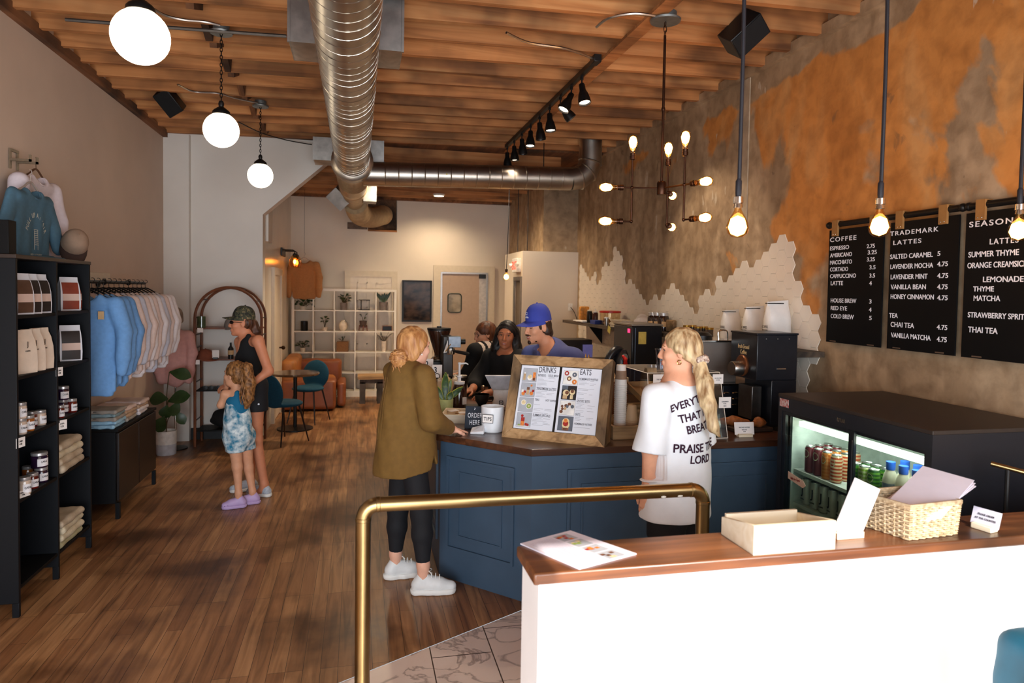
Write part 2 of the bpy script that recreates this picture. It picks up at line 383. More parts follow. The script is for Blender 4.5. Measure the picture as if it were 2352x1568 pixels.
def floor_fn(nt, N, L, b):
    tc = N.new('ShaderNodeTexCoord'); sp = N.new('ShaderNodeSeparateXYZ'); cb = N.new('ShaderNodeCombineXYZ')
    L.new(tc.outputs['Object'], sp.inputs[0]); L.new(sp.outputs['Y'], cb.inputs['X']); L.new(sp.outputs['X'], cb.inputs['Y'])
    br = N.new('ShaderNodeTexBrick'); br.inputs['Scale'].default_value = 1; br.inputs['Brick Width'].default_value = 0.85; br.inputs['Row Height'].default_value = 0.083
    br.inputs['Mortar Size'].default_value = 0.0012; br.inputs['Mortar Smooth'].default_value = 0.3; br.inputs['Bias'].default_value = 0.0; br.offset = 0.37; br.offset_frequency = 3
    br.inputs['Color1'].default_value = srgb(196, 148, 102); br.inputs['Color2'].default_value = srgb(160, 112, 74); br.inputs['Mortar'].default_value = srgb(48, 28, 16)
    L.new(cb.outputs[0], br.inputs['Vector'])
    mp = N.new('ShaderNodeMapping'); mp.inputs['Scale'].default_value = (16, 1.1, 1); L.new(tc.outputs['Object'], mp.inputs[0])
    n1 = N.new('ShaderNodeTexNoise'); n1.inputs['Scale'].default_value = 1.6; n1.inputs['Detail'].default_value = 8; n1.inputs['Distortion'].default_value = 0.8; L.new(mp.outputs[0], n1.inputs['Vector'])
    r1 = ramp(N, [(0.25, (148, 138, 130)), (0.5, (222, 214, 206)), (0.75, (255, 255, 255))]); L.new(n1.outputs['Fac'], r1.inputs[0])
    n2 = N.new('ShaderNodeTexNoise'); n2.inputs['Scale'].default_value = 1.5; n2.inputs['Detail'].default_value = 5; L.new(tc.outputs['Object'], n2.inputs['Vector'])
    r2 = ramp(N, [(0.34, (150, 138, 128)), (0.52, (255, 255, 255))]); L.new(n2.outputs['Fac'], r2.inputs[0])
    m1 = N.new('ShaderNodeMix'); m1.data_type = 'RGBA'; m1.blend_type = 'MULTIPLY'; m1.inputs[0].default_value = 1
    m2 = N.new('ShaderNodeMix'); m2.data_type = 'RGBA'; m2.blend_type = 'MULTIPLY'; m2.inputs[0].default_value = 1
    L.new(br.outputs['Color'], m1.inputs[6]); L.new(r1.outputs[0], m1.inputs[7]); L.new(m1.outputs[2], m2.inputs[6]); L.new(r2.outputs[0], m2.inputs[7])
    L.new(m2.outputs[2], b.inputs['Base Color'])
    r3 = ramp(N, [(0.3, (0.3, 0.3, 0.3, 1)), (0.7, (0.46, 0.46, 0.46, 1))]); L.new(n2.outputs['Fac'], r3.inputs[0]); L.new(r3.outputs[0], b.inputs['Roughness'])
    b.inputs['Roughness'].default_value = 0.4; b.inputs['Specular IOR Level'].default_value = 0.45
    bp = N.new('ShaderNodeBump'); bp.inputs['Strength'].default_value = 0.15; bp.inputs['Distance'].default_value = 0.004; bp.invert = True
    L.new(br.outputs['Fac'], bp.inputs['Height']); L.new(bp.outputs[0], b.inputs['Normal'])
FLOORM = node_mat('worn_oak_boards', floor_fn)
structure(M().add([(-2.6, -0.8, 0), (-0.08, 3.256, 0), (1.25, 3.98, 0), (3.4, 3.98, 0), (3.4, 12.6, 0), (-2.6, 12.6, 0)], [(0, 1, 2, 3, 4, 5)]).build('floor', FLOORM, ang=0))
def marble_fn(nt, N, L, b):
    tc = N.new('ShaderNodeTexCoord'); n0 = N.new('ShaderNodeTexNoise'); n0.inputs['Scale'].default_value = 2.2; n0.inputs['Detail'].default_value = 6; n0.inputs['Distortion'].default_value = 2.5
    L.new(tc.outputs['Object'], n0.inputs['Vector'])
    r = ramp(N, [(0.0, (226, 206, 194)), (0.465, (224, 204, 192)), (0.497, (168, 148, 138)), (0.53, (226, 206, 194)), (0.8, (232, 214, 204))])
    L.new(n0.outputs['Fac'], r.inputs[0]); L.new(r.outputs[0], b.inputs['Base Color']); b.inputs['Roughness'].default_value = 0.3
MARBLE = node_mat('veined_marble_tile', marble_fn)
GROUT = mat('brown_grout', (92, 74, 62), rough=0.9)
t = M(); t.add([(-0.08, 3.256, -0.003), (-2.6, -0.8, -0.003), (3.4, -0.8, -0.003), (3.4, 3.98, -0.003), (1.25, 3.98, -0.003)], [(0, 1, 2, 3, 4)], 1)
def clip_poly(poly, nx, ny, d):
    out = []
    for i in range(len(poly)):
        a, b = poly[i], poly[(i+1) % len(poly)]; da, db = nx*a[0]+ny*a[1]-d, nx*b[0]+ny*b[1]-d
        if da <= 0: out.append(a)
        if da*db < 0: k = da/(da-db); out.append((a[0]+(b[0]-a[0])*k, a[1]+(b[1]-a[1])*k))
    return out
nx, ny = -0.4777, 0.8785; dd = nx*(-0.08)+ny*3.256
for i in range(-3, 9):
    x0 = 0.377+0.312*i
    for j in range(-8, 3):
        y0 = (3.392 if i % 2 == 0 else 3.64)+0.61*j; g = 0.003
        p = clip_poly([(x0+g, y0+g), (x0+0.312-g, y0+g), (x0+0.312-g, min(y0+0.61-g, 3.97)), (x0+g, min(y0+0.61-g, 3.97))], nx, ny, dd-0.004)
        if len(p) > 2 and y0 < 3.9: t.add([(a, b, 0) for a, b in p], [tuple(range(len(p)))], 0)
structure(t.build('floor_tiles', [MARBLE, GROUT], ang=0))
# walls
def plaster_fn(nt, N, L, b):
    tc = N.new('ShaderNodeTexCoord'); sp = N.new('ShaderNodeSeparateXYZ'); L.new(tc.outputs['Object'], sp.inputs[0])
    def noise(sc, det, dist=0.0, st=None):
        n = N.new('ShaderNodeTexNoise'); n.inputs['Scale'].default_value = sc; n.inputs['Detail'].default_value = det; n.inputs['Distortion'].default_value = dist
        if st:
            mp = N.new('ShaderNodeMapping'); mp.inputs['Scale'].default_value = st; L.new(tc.outputs['Object'], mp.inputs[0]); L.new(mp.outputs[0], n.inputs['Vector'])
        else: L.new(tc.outputs['Object'], n.inputs['Vector'])
        return n.outputs['Fac']
    def mth(op, a, c):
        m = N.new('ShaderNodeMath'); m.operation = op
        for i, q in enumerate((a, c)):
            if isinstance(q, (int, float)): m.inputs[i].default_value = q
            else: L.new(q, m.inputs[i])
        return m.outputs[0]
    def mix(f, a, c, bl='MIX'):
        m = N.new('ShaderNodeMix'); m.data_type = 'RGBA'; m.blend_type = bl
        if isinstance(f, (int, float)): m.inputs[0].default_value = f
        else: L.new(f, m.inputs[0])
        for i, q in ((6, a), (7, c)):
            if isinstance(q, tuple): m.inputs[i].default_value = q
            else: L.new(q, m.inputs[i])
        return m.outputs[2]
    z, y = sp.outputs['Z'], sp.outputs['Y']
    # bare plaster: brown greys in upright streaks with pale scuffs
    rb = ramp(N, [(0.25, (140, 114, 86)), (0.5, (172, 144, 112)), (0.75, (196, 170, 138))]); L.new(noise(2.2, 9, 0.6, (1, 1.6, 0.45)), rb.inputs[0])
    rf = ramp(N, [(0.3, (190, 182, 174)), (0.6, (255, 255, 255))]); L.new(noise(9, 8, 0.3), rf.inputs[0])
    base = mix(0.75, rb.outputs[0], rf.outputs[0], 'MULTIPLY')
    # ochre paint left on the wall, thick near the front and the top
    s = mth('ADD', noise(0.85, 9, 0.7, (1, 1, 0.75)), mth('MULTIPLY', mth('SUBTRACT', z, 2.75), 0.16))
    s = mth('ADD', s, mth('MULTIPLY', mth('SUBTRACT', 5.6, y), 0.055))
    zt = mth('MULTIPLY', mth('GREATER_THAN', z, 3.5), mth('MULTIPLY', mth('SUBTRACT', z, 3.5), 1.2)); s = mth('SUBTRACT', s, zt)
    ro = ramp(N, [(0.535, (0, 0, 0)), (0.56, (255, 255, 255))]); L.new(s, ro.inputs[0])
    rc = ramp(N, [(0.25, (186, 120, 56)), (0.5, (206, 138, 70)), (0.75, (206, 154, 96))]); L.new(noise(2.6, 8, 0.8, (1, 1.2, 0.6)), rc.inputs[0])
    ochre = mix(0.6, rc.outputs[0], rf.outputs[0], 'MULTIPLY')
    col = mix(ro.outputs[0], base, ochre)
    rp = ramp(N, [(0.69, (0, 0, 0)), (0.715, (220, 220, 220))]); L.new(noise(3.4, 5, 0.2, (1, 1.6, 0.7)), rp.inputs[0])
    col = mix(rp.outputs[0], col, srgb(196, 180, 158))
    rd = ramp(N, [(0.27, (190, 190, 190)), (0.31, (0, 0, 0))]); L.new(noise(5.5, 6, 0.5), rd.inputs[0])
    col = mix(rd.outputs[0], col, srgb(104, 82, 62))
    L.new(col, b.inputs['Base Color']); b.inputs['Roughness'].default_value = 0.72
    bp = N.new('ShaderNodeBump'); bp.inputs['Strength'].default_value = 0.25; bp.inputs['Distance'].default_value = 0.01
    L.new(noise(14, 8), bp.inputs['Height']); L.new(bp.outputs[0], b.inputs['Normal'])
PLASTER = node_mat('bare_plaster_with_ochre', plaster_fn)
structure(M().box((XR, -0.8, 0), (XR+0.2, 10.1, 3.98)).build('wall_right', PLASTER, ang=0))
structure(M().box((2.75, 10.1, 0), (XR+0.2, 12.7, 3.98)).build('wall_right_rear', PLASTER, ang=0))
structure(M().box((XL-0.2, -0.8, 0), (XL, YP, 3.98)).build('wall_left', mat('beige_wall_paint', (206, 184, 166), rough=0.75, var=0.03, scale=2.5, bump=0.03), ang=0))
hA, hB = P(845, 527, y=YB), P(912, 527, y=YB)
bw = M()
for a, b in (((-1.35, YB, 0), (2.95, YB+0.2, hA.z)), ((-1.35, YB, hA.z), (hA.x, YB+0.2, 3.9)), ((hB.x, YB, hA.z), (2.95, YB+0.2, 3.9))): bw.box(a, b)
structure(bw.build('wall_back', PAINTW, ang=0))
hm = M(); hm.box((hA.x-0.03, YB+0.1, hA.z-0.1), (hB.x+0.05, YB+0.5, hA.z)); hm.box((hA.x-0.1, YB+0.45, hA.z), (hB.x+0.1, YB+0.5, 3.8)); hm.build('wall_recess', DECK, ang=0)['kind'] = 'structure'
structure(M().box((hA.x, YB-0.01, hA.z-0.03), (hB.x, YB+0.06, hA.z)).build('trim_2', JOIST, ang=0))
gA, gB = P(798, 510, y=YB), P(844, 527, y=YB)
structure(M().box((gA.x, YB-0.012, gB.z), (gB.x, YB-0.001, gA.z)).build('trim_3', mat('grey_brick_grille', (112, 94, 82), rough=0.8, var=0.25, scale=14), ang=0))
# rear room's left wall and the partition with the 45 degree corner
structure(M().box((-1.35, YP+0.22, 0), (-1.15, YB, 3.9)).build('wall_rear_left', GLOSSP, ang=0))
q = [(XL, 0), (-1.15, 0), (-1.15, 2.76), (-0.1, 3.70), (XL, 3.70)]
structure(M().add([(x, YP, z) for x, z in q]+[(x, YP+0.22, z) for x, z in q], [(0, 1, 2, 3, 4), (9, 8, 7, 6, 5)]+[(i, i+5, (i+1) % 5+5, (i+1) % 5) for i in range(5)]).build('wall_partition', PAINT, ang=0))
structure(M().box((-2.25, YP-0.1, 0), (-1.97, YP-0.001, 3.66)).build('pilaster_left', PAINT, ang=0))
# unseen shop front: wall with door and window openings sized to shape the sunlight
fr = M(); Y0, Y1 = -0.8, -0.6
for a, b in (((XL-0.2, Y0, 0), (-2.1, Y1, 4.0)), ((-2.1, Y0, 2.2), (0.35, Y1, 4.0)), ((0.35, Y0, 0), (0.74, Y1, 4.0)), ((0.74, Y0, 0), (3.15, Y1, 0.45)), ((0.74, Y0, 2.95), (3.15, Y1, 4.0)), ((3.15, Y0, 0), (XR+0.2, Y1, 4.0))): fr.box(a, b)
structure(fr.build('wall_front', PAINT, ang=0))
# ceiling: deck, joists, bridging
structure(M().hexa([(-2.5, -0.8, 3.93), (3.5, -0.8, 4.03), (3.5, 9.0, 4.03), (-2.5, 9.0, 3.93)], [(-2.5, -0.8, 4.1), (3.5, -0.8, 4.2), (3.5, 9.0, 4.2), (-2.5, 9.0, 4.1)]).build('ceiling', DECK, ang=0))
structure(M().box((-1.4, 8.9, 3.74), (3.5, 12.7, 3.9)).build('ceiling_rear', DECK, ang=0))
jm = M(); a, b = XL, XR; w = 0.026
jm.hexa([(a, -w, zj(a)), (b, -w, zj(b)), (b, w, zj(b)), (a, w, zj(a))], [(a, -w, zj(a)+0.25), (b, -w, zj(b)+0.25), (b, w, zj(b)+0.25), (a, w, zj(a)+0.25)])
js = structure(jm.build('ceiling_joist', JOIST, ang=0)); first = True
for k in range(-13, 9):
    o = js if first else dup(js); first = False
    o.location = (0, 5.87+0.365*k+random.uniform(-0.012, 0.012), random.uniform(-0.006, 0.006)); o.rotation_euler = (0, 0, random.uniform(-0.004, 0.004))
r2 = structure(M().box((-1.15, -w, 3.5), (2.75, w, 3.74)).build('ceiling_joist_rear', JOIST, ang=0)); first = True
for k in range(9):
    o = r2 if first else dup(r2); first = False; o.location = (0, 9.25+0.39*k, 0)
structure(M().box((-1.15, 12.36, 3.46), (2.75, 12.5, 3.74)).build('ceiling_beam_rear', DECK, ang=0))
br = M()
for k in range(-12, 8):
    y = 5.87+0.365*k; br.box((-1.1, y+0.03, zj(-1)+0.02), (-1.05, y+0.335, zj(-1)+0.2), rot=Matrix.Rotation(0.35*(1 if k % 2 else -1), 3, 'X'))
structure(br.build('trim_bridging_left', DECK, ang=0))
structure(M().box((1.88, 3.2, zj(1.9)-0.024), (1.985, 9.0, zj(1.9)-0.002)).build('trim_ceiling_strip', JOIST, ang=0))
structure(M().box((XL, 1.5, zj(XL)-0.05), (XL+0.05, YP, zj(XL)+0.03)).build('trim_plate_left', DECK, ang=0))
structure(M().box((XR-0.05, 1.5, zj(XR)-0.02), (XR, 10.1, zj(XR)+0.06)).build('trim_plate_right', PLASTER, ang=0))
structure(M().box((XR-0.012, P(1722, 300, x=XR).y, 2.42), (XR-0.001, P(1709, 300, x=XR).y, 3.74)).build('trim_5', mat('pale_plaster_strip', (172, 152, 128), rough=0.8, var=0.15, scale=8), ang=0))
# baseboards
structure(M().box((-1.97, YP-0.02, 0), (-1.17, YP-0.001, 0.14)).build('baseboard_partition', mat('black_base', (20, 20, 22)), ang=0))
structure(M().box((-1.15, YB-0.02, 0), (2.7, YB-0.001, 0.13)).build('baseboard_back', TRIMP, ang=0))
# closet box with its side door
bx = M(); bx.box((2.42, 10.04, 0), (XR-0.002, 10.099, 2.476)); bx.box((2.42, 10.099, 2.05), (2.48, 11.3, 2.476)); bx.box((2.42, 10.55, 0), (2.48, 11.3, 2.05)); bx.box((2.48, 10.099, 2.44), (2.749, 11.3, 2.475))
structure(bx.build('wall_closet', PAINTW, ang=0))
GREY = mat('grey_door_paint', (112, 104, 98), rough=0.5)
d = structure(M().box((2.44, 10.12, 0), (2.47, 10.55, 2.05)).build('door_closet', mat('brown_grey_door', (104, 90, 76), rough=0.5), ang=0))
fm = M(); fm.box((2.405, 10.06, 0), (2.43, 10.13, 2.03)); fm.box((2.405, 10.54, 0), (2.43, 10.6, 2.03)); fm.box((2.405, 10.06, 2.03), (2.43, 10.6, 2.09)); fm.build('door_frame', GREY, d, ang=0)
# doors of the rear room
def panel_door(name, x0, x1, z1, face, y, m, hinge_mat=None):
    t = M(); t.box((x0, y, 0), (x1, y+0.04, z1))
    w = (x1-x0); st = 0.13*w/0.8
    rows = ((0.12, 0.36), (0.42, 0.74), (0.79, 0.95))
    for c in range(2):
        a = x0+st+c*(w/2-st/4); b_ = a+w/2-1.5*st
        for (u, v) in rows:
            for (p, q, r, s) in ((a, b_, u*z1, u*z1+0.02), (a, b_, v*z1-0.02, v*z1), (a, a+0.02, u*z1, v*z1), (b_-0.02, b_, u*z1, v*z1)):
                t.box((p, y-0.012, r), (q, y+0.001, s))
    return structure(t.build(name, m, ang=0))
WD = mat('white_door_paint', (222, 206, 186), rough=0.4, var=0.03)
pL, pR = P(805, 634, y=YB-0.05), P(900, 636, y=YB-0.05)
d1 = panel_door('door_1', pL.x, pR.x, pL.z, 1, YB-0.045, WD)
fm = M(); fm.box((pL.x-0.1, YB-0.06, 0), (pL.x, YB-0.002, pL.z)); fm.box((pR.x, YB-0.06, 0), (pR.x+0.1, YB-0.002, pL.z)); fm.box((pL.x-0.1, YB-0.06, pL.z), (pR.x+0.1, YB-0.002, pL.z+0.1)); fm.build('door_frame', TRIMP, d1, ang=0)
pL, pR = P(1016, 628, y=YB-0.05), P(1117, 630, y=YB-0.05)
TAN = mat('tan_swing_door', (178, 150, 126), rough=0.35, var=0.03)
d2 = structure(M().box((pL.x, YB-0.05, 0.02), (pR.x, YB-0.01, pL.z)).build('door_2', TAN, ang=0))
STEEL = mat('brushed_steel', (176, 172, 166), rough=0.32, metal=1, var=0.06, scale=40)
CHROME = mat('bright_metal', (214, 210, 204), rough=0.14, metal=1, var=0)
fm = M(); fm.box((pL.x-0.16, YB-0.06, 0), (pL.x-0.03, YB-0.002, pL.z+0.03)); fm.box((pR.x+0.03, YB-0.06, 0), (pR.x+0.16, YB-0.002, pL.z+0.03)); fm.box((pL.x-0.16, YB-0.06, pL.z+0.03), (pR.x+0.16, YB-0.002, pL.z+0.15)); fm.build('door_frame', TRIMP, d2, ang=0)
fm = M(); fm.box((pL.x-0.03, YB-0.07, 0), (pL.x, YB-0.002, pL.z)); fm.box((pR.x, YB-0.07, 0), (pR.x+0.03, YB-0.002, pL.z)); fm.box((pL.x-0.03, YB-0.07, pL.z), (pR.x+0.03, YB-0.002, pL.z+0.03)); fm.build('door_stop', STEEL, d2, ang=0)
M().box((pR.x-0.13, YB-0.052, 0.02), (pR.x, YB-0.04, pL.z)).build('edge_plate', mat('pale_metal_plate', (196, 184, 168), rough=0.4, metal=0.6), d2, ang=0)
M().box((pR.x-0.14, YB-0.13, pL.z-0.08), (pR.x-0.02, YB-0.05, pL.z-0.0)).build('closer_box', mat('black_plastic', (22, 21, 21), rough=0.4), d2, bevel=0.004)
a, b = P(1029, 674, y=YB-0.055), P(1059, 717, y=YB-0.055)
wn = M(); cx, cz, hw, hh = (a.x+b.x)/2, (a.z+b.z)/2, abs(b.x-a.x)/2, abs(a.z-b.z)/2
rr = [(cx+sx*(hw-0.05)+0.05*math.cos(t), cz+sz*(hh-0.05)+0.05*math.sin(t)) for sx, sz, t0 in ((1, 1, 0), (-1, 1, 90), (-1, -1, 180), (1, -1, 270)) for t in [math.radians(t0+k*22.5) for k in range(5)]]
wn.tube([(x, YB-0.056, z) for x, z in rr+rr[:2]], 0.012, 6); wn.build('window_rim', mat('dark_green_rim', (58, 66, 58), rough=0.4), d2)
M().slab([(x, YB-0.055, z) for x, z in rr], (0, 0.003, 0)).build('window_pane', mat('door_glass', (150, 136, 116), rough=0.08, var=0.35, scale=6, spec=0.8), d2, ang=0)
# door in the rear room's left wall
d3 = structure(M().box((-1.15, 9.86, 0.01), (-1.128, 10.64, 2.04)).build('door_3', WD, ang=0))
fm = M(); fm.box((-1.149, 9.76, 0), (-1.105, 9.86, 2.04)); fm.box((-1.149, 10.64, 0), (-1.105, 10.74, 2.04)); fm.box((-1.149, 9.76, 2.04), (-1.105, 10.74, 2.14)); fm.build('door_frame', WD, d3, ang=0)
fm = M(); fm.ball((-1.07, 10.55, 0.98), 0.03); fm.cyl((-1.13, 10.55, 0.98), (-1.08, 10.55, 0.98), 0.012); fm.build('door_knob', mat('dark_bronze', (60, 42, 30), rough=0.35, metal=1), d3)
structure(M().box((-1.149, 9.2, 2.45), (-1.12, 9.62, 2.95)).build('trim_1', PAINT, ang=0))
# white hexagon tiles on the right wall
HB = [(30, 150), (80, 290), (130, 410), (170, 335), (210, 410), (290, 250), (320, 290), (365, 125), (410, 190), (440, 330), (490, 450), (520, 405), (560, 460), (640, 635), (705, 545), (735, 590), (790, 505), (835, 450), (870, 500), (905, 450), (945, 505), (1010, 620), (1070, 720), (1130, 640), (1150, 505), (1200, 455), (1240, 505), (1310, 395), (1380, 450), (1500, 270), (1580, 325), (1720, 130), (1850, 0), (1885, -25), (1935, 20), (1960, 60), (1950, 380), (2010, 450), (2065, 460), (2070, 660), (2120, 680), (2130, 740), (2185, 760), (2185, 1110), (2160, 1180), (2100, 1180), (2090, 1500)]
poly = [(v.y, v.z) for v in (P(1320+a/3.92, 540+b/3.92, x=XR) for a, b in HB)]+[(4.1, 0.7), (10.03, 0.7), (10.03, 2.3)]
def inside(y, z):
    c = False
    for i in range(len(poly)):
        (a, b), (d, e) = poly[i], poly[i-1]
        if (b > z) != (e > z) and y < (d-a)*(z-b)/(e-b)+a: c = not c
    return c
hx = M(); R = 0.0715; i = 0
yy = 4.0
while yy < 10.0:
    z = 0.8+(0.062 if i % 2 else 0)
    while z < 2.6:
        if inside(yy, z):
            for r, x, nb in ((R*0.975, XR-0.008, 0),):
                v0 = [(XR-0.0005, yy+R*math.cos(k*math.pi/3), z+R*math.sin(k*math.pi/3)) for k in range(6)]
                v1 = [(XR-0.006, yy+r*math.cos(k*math.pi/3), z+r*math.sin(k*math.pi/3)) for k in range(6)]
                hx.add(v0+v1, [(6, 11, 10, 9, 8, 7)]+[(k, 6+k, 6+(k+1) % 6, (k+1) % 6) for k in range(6)])
        z += R*math.sqrt(3)
    yy += R*1.5; i += 1
structure(hx.build('trim_hexagon_tiles', mat('glazed_white_tile', (232, 220, 204), rough=0.16, var=0.03, scale=4), ang=0, fix=True))
# ================================================================== overhead: ducts and lamps
GALV = mat('galvanised_steel', (190, 184, 174), rough=0.34, metal=1, var=0.12, scale=5, bump=0.03)
GALVD = mat('galvanised_steel_matt', (176, 174, 170), rough=0.42, metal=1, var=0.2, scale=9)
BLK = mat('black_metal', (20, 19, 19), rough=0.42, metal=0.3, var=0.05)
BRZ = mat('aged_bronze', (70, 46, 34), rough=0.38, metal=0.9, var=0.15)
def helix(c0, c1, r, pitch, w, n=22):
    c0, c1 = Vector(c0), Vector(c1); ax = (c1-c0); Ln = ax.length; ax.normalize()
    a = ax.orthogonal().normalized(); b = ax.cross(a); k = int(Ln/pitch*n)
    return [c0+ax*(i*pitch/n)+(a*math.cos(2*math.pi*i/n)+b*math.sin(2*math.pi*i/n))*r for i in range(k)]
dt = thing('ventilation_duct', 'large round galvanised spiral duct running down the middle of the joist ceiling', 'duct', (-0.075, 4, 3.4))
def dz(y): return (-0.018*(y-4))
dm = M(); dm.cyl((0, -2.6, 0), (0, 4.35, dz(8.35)), 0.19, n=40); dm.tube(helix((0, -2.6, 0), (0, 4.35, dz(8.35)), 0.190, 0.118, 0), 0.0035, 4)
dm.build('duct_pipe', GALV, dt)
cm = M(); cm.lathe([(0.19, -0.16), (0.235, -0.13), (0.24, 0.0), (0.235, 0.03), (0.2, 0.1), (0.19, 0.11)], (0, 4.18, dz(8.2)), 40, axis=(0, 1, 0)); cm.build('collar', GALV, dt)
cm = M(); cm.cyl((0, 4.3, dz(8.3)), (0, 5.75, dz(8.3)-0.05), 0.2, 0.185, n=36); cm.tube(helix((0, 4.35, dz(8.3)), (0, 5.2, dz(8.3)-0.03), 0.2, 0.05, 0), 0.004, 4); cm.build('duct_pipe', mat('beige_duct_wrap', (196, 176, 146), rough=0.38, metal=0.75, var=0.1), dt)
cm = M(); cm.cyl((0, 5.7, -0.13), (0.02, 6.55, -0.26), 0.185, 0.12, n=32); cm.lathe([(0.187, -0.02), (0.195, 0), (0.187, 0.02)], (0, 5.72, -0.13), 32, axis=(0, 1, -0.1)); cm.build('reducer', mat('beige_duct_wrap', None), dt)
def plenum(x0, x1, y0, y1, z0, z1, nm='plenum_box'):
    t = M(); t.box((x0, y0, z0), (x1, y1, z1))
    for xa, xb in ((x0, -0.2), (0.2, x1)):          # cross-broken sheet on the underside
        c = ((xa+xb)/2, (y0+y1)/2, z0-0.02); p = [(xa+.01, y0+.01, z0), (xb-.01, y0+.01, z0), (xb-.01, y1-.01, z0), (xa+.01, y1-.01, z0)]
        t.add(p+[c], [(1, 0, 4), (2, 1, 4), (3, 2, 4), (0, 3, 4)])
    for x in (x0, x1): t.box((x-0.008, y0-0.006, z0-0.004), (x+0.008, y0+0.01, z1))
    return t.build(nm, GALVD, dt, ang=20)
plenum(-0.36, 0.345, 0.53, 0.9, 0.0, 0.5); plenum(-0.45, 0.36, 4.45, 4.8, -0.02, 0.25)
tm = M(); tm.box((-0.14, -0.08, -0.1), (0.14, 0.08, 0.1)); tm.xf(Matrix.Translation((-0.2, 6.1, -0.25)) @ Euler((0.5, 0.75, 0.2)).to_matrix().to_4x4()).build('register_boot', GALVD, dt, ang=0)
tm = M(); tm.box((0.14, 5.9, -0.3), (0.32, 6.2, -0.02)); tm.build('register_boot', GALVD, dt, ang=0)
bt = thing('branch_duct', 'galvanised branch duct crossing to the right wall and turning up by an elbow', 'duct', (0, 8.3, 3.2))
bm = M(); bm.cyl((0.05, 0, 0.02), (2.6, 0, 0.09), 0.142, n=36)
for i in range(15): bm.lathe([(0.142, -0.008), (0.146, 0), (0.142, 0.008)], (0.3+0.155*i, 0, 0.028+0.0042*i), 32, axis=(1, 0, 0.03))
bm.build('duct_pipe', GALV, bt)
em = M(); pts = [Vector((2.6, 0, 0.09)), Vector((2.72, 0, 0.11)), Vector((2.82, 0, 0.19)), Vector((2.86, 0, 0.31)), Vector((2.86, 0, 0.62))]; em.tube(pts, [0.144, 0.146, 0.146, 0.146, 0.144], 36)
for p, a in ((pts[1], (1, 0, .35)), (pts[2], (1, 0, 1)), (pts[3], (.25, 0, 1))): em.lathe([(0.146, -0.012), (0.156, 0), (0.146, 0.012)], p, 32, axis=a)
em.build('elbow', GALV, bt)
M().ball((1.02, -0.139, 0.045), (0.012, 0.004, 0.012), 8).build('yellow_sticker', mat('yellow_sticker', (206, 196, 40), rough=0.6), bt)
M().cyl((2.25, 0, 0.2), (2.25, 0, 0.52), 0.006, n=6).build('hanger_rod', BLK, bt)
fx = M(); pts = spline([(-0.05, 10.45, 3.13), (0.02, 10.9, 3.02), (0.22, 11.6, 3.05), (0.40, 12.2, 3.16), (0.43, 12.66, 3.2)], 10)
fx.tube(pts, [0.16+0.01*math.cos(i*math.pi) for i in range(len(pts))], 24)
fx.build('flexible_duct', mat('beige_flexible_hose', (178, 152, 116), rough=0.55, var=0.1), label='beige flexible hose duct curving into the hole high in the back wall', cat='duct')
# globe pendants
GLOBE = glow('opal_globe_light', (255, 233, 200), 7.0)
def chain_mesh(z0, z1, m, pitch=0.026, lw=0.008, wr=0.0026):
    n = max(1, int((z1-z0)/pitch)); p = (z1-z0)/n
    for i in range(n):
        zc = z0+p*(i+0.5); l = p*0.72
        ring = [(lw*math.cos(t), l*math.sin(t)) for t in [2*math.pi*k/8 for k in range(9)]]
        m.tube([((a, 0, zc+b) if i % 2 else (0, a, zc+b)) for a, b in ring], wr, 4, caps=False)
    return m
def globe_pendant(y, top, label):
    x, z, R = -0.96, 2.976, 0.122
    t = thing('globe_pendant', label, 'pendant lamp', (x, y, z), 0, 'opal globe pendants on chains')
    g = M().ball((0, 0, 0), R, 32).build('globe_shade', GLOBE, t)
    c = M(); c.lathe([(0.045, 0.108), (0.062, 0.108), (0.06, 0.128), (0.05, 0.14), (0.03, 0.155), (0.016, 0.165), (0.02, 0.185), (0.014, 0.205), (0.004, 0.21)], n=24); c.build('cap', BLK, t)
    chain_mesh(0.205, top-z-0.02, M()).build('chain', BLK, t)
    c = M(); c.lathe([(0.075, top-z-0.03), (0.08, top-z-0.018), (0.055, top-z-0.005), (0.055, top-z+0.03)], n=28); c.build('canopy', mat('zinc_canopy', (120, 122, 120), rough=0.5, metal=0.7), t)
    return t
for y, lb in ((3.40, 'lit opal globe pendant hanging nearest, largest of the globes'), (5.25, 'lit opal globe pendant in the middle of the row of globes'), (7.25, 'lit opal globe pendant farthest back, before the white partition')):
    globe_pendant(y, zj(-0.96), lb)
ZC = mat('bright_conduit', (206, 204, 200), rough=0.3, metal=1, var=0.05)
def cable(name, pts, r, m, label, cat, n=6):
    mm = M(); sp = spline(pts, 8); mm.tube(sp, r, n)
    return mm.build(name, m, label=label, cat=cat)
zc = 3.655
cable('conduit_cable', [P(335, 8, z=zc), P(375, 33, z=zc), P(420, 45, z=zc), P(470, 50, z=zc), P(505, 58, z=zc)], 0.008, ZC, 'silver armoured cable running between the two nearest globe pendants', 'cable')
cable('conduit_cable', [P(408, 194, z=zc), P(445, 210, z=zc), P(500, 214, z=zc), P(545, 226, z=zc), P(592, 236, z=zc)], 0.008, ZC, 'silver armoured cable leading to the farthest globe pendant', 'cable')
cable('conduit_cable', [P(1370, 62, z=3.7), P(1400, 41, z=3.7), P(1460, 31, z=3.7), P(1522, 40, z=3.7)], 0.009, ZC, 'silver armoured cable arching to the bronze chandelier canopy', 'cable')
cable('conduit_cable', [P(1163, 75, z=3.7), P(1215, 98, z=3.7), P(1300, 112, z=3.7), P(1370, 137, z=3.7)], 0.009, ZC, 'silver armoured cable feeding the black track light rail', 'cable')
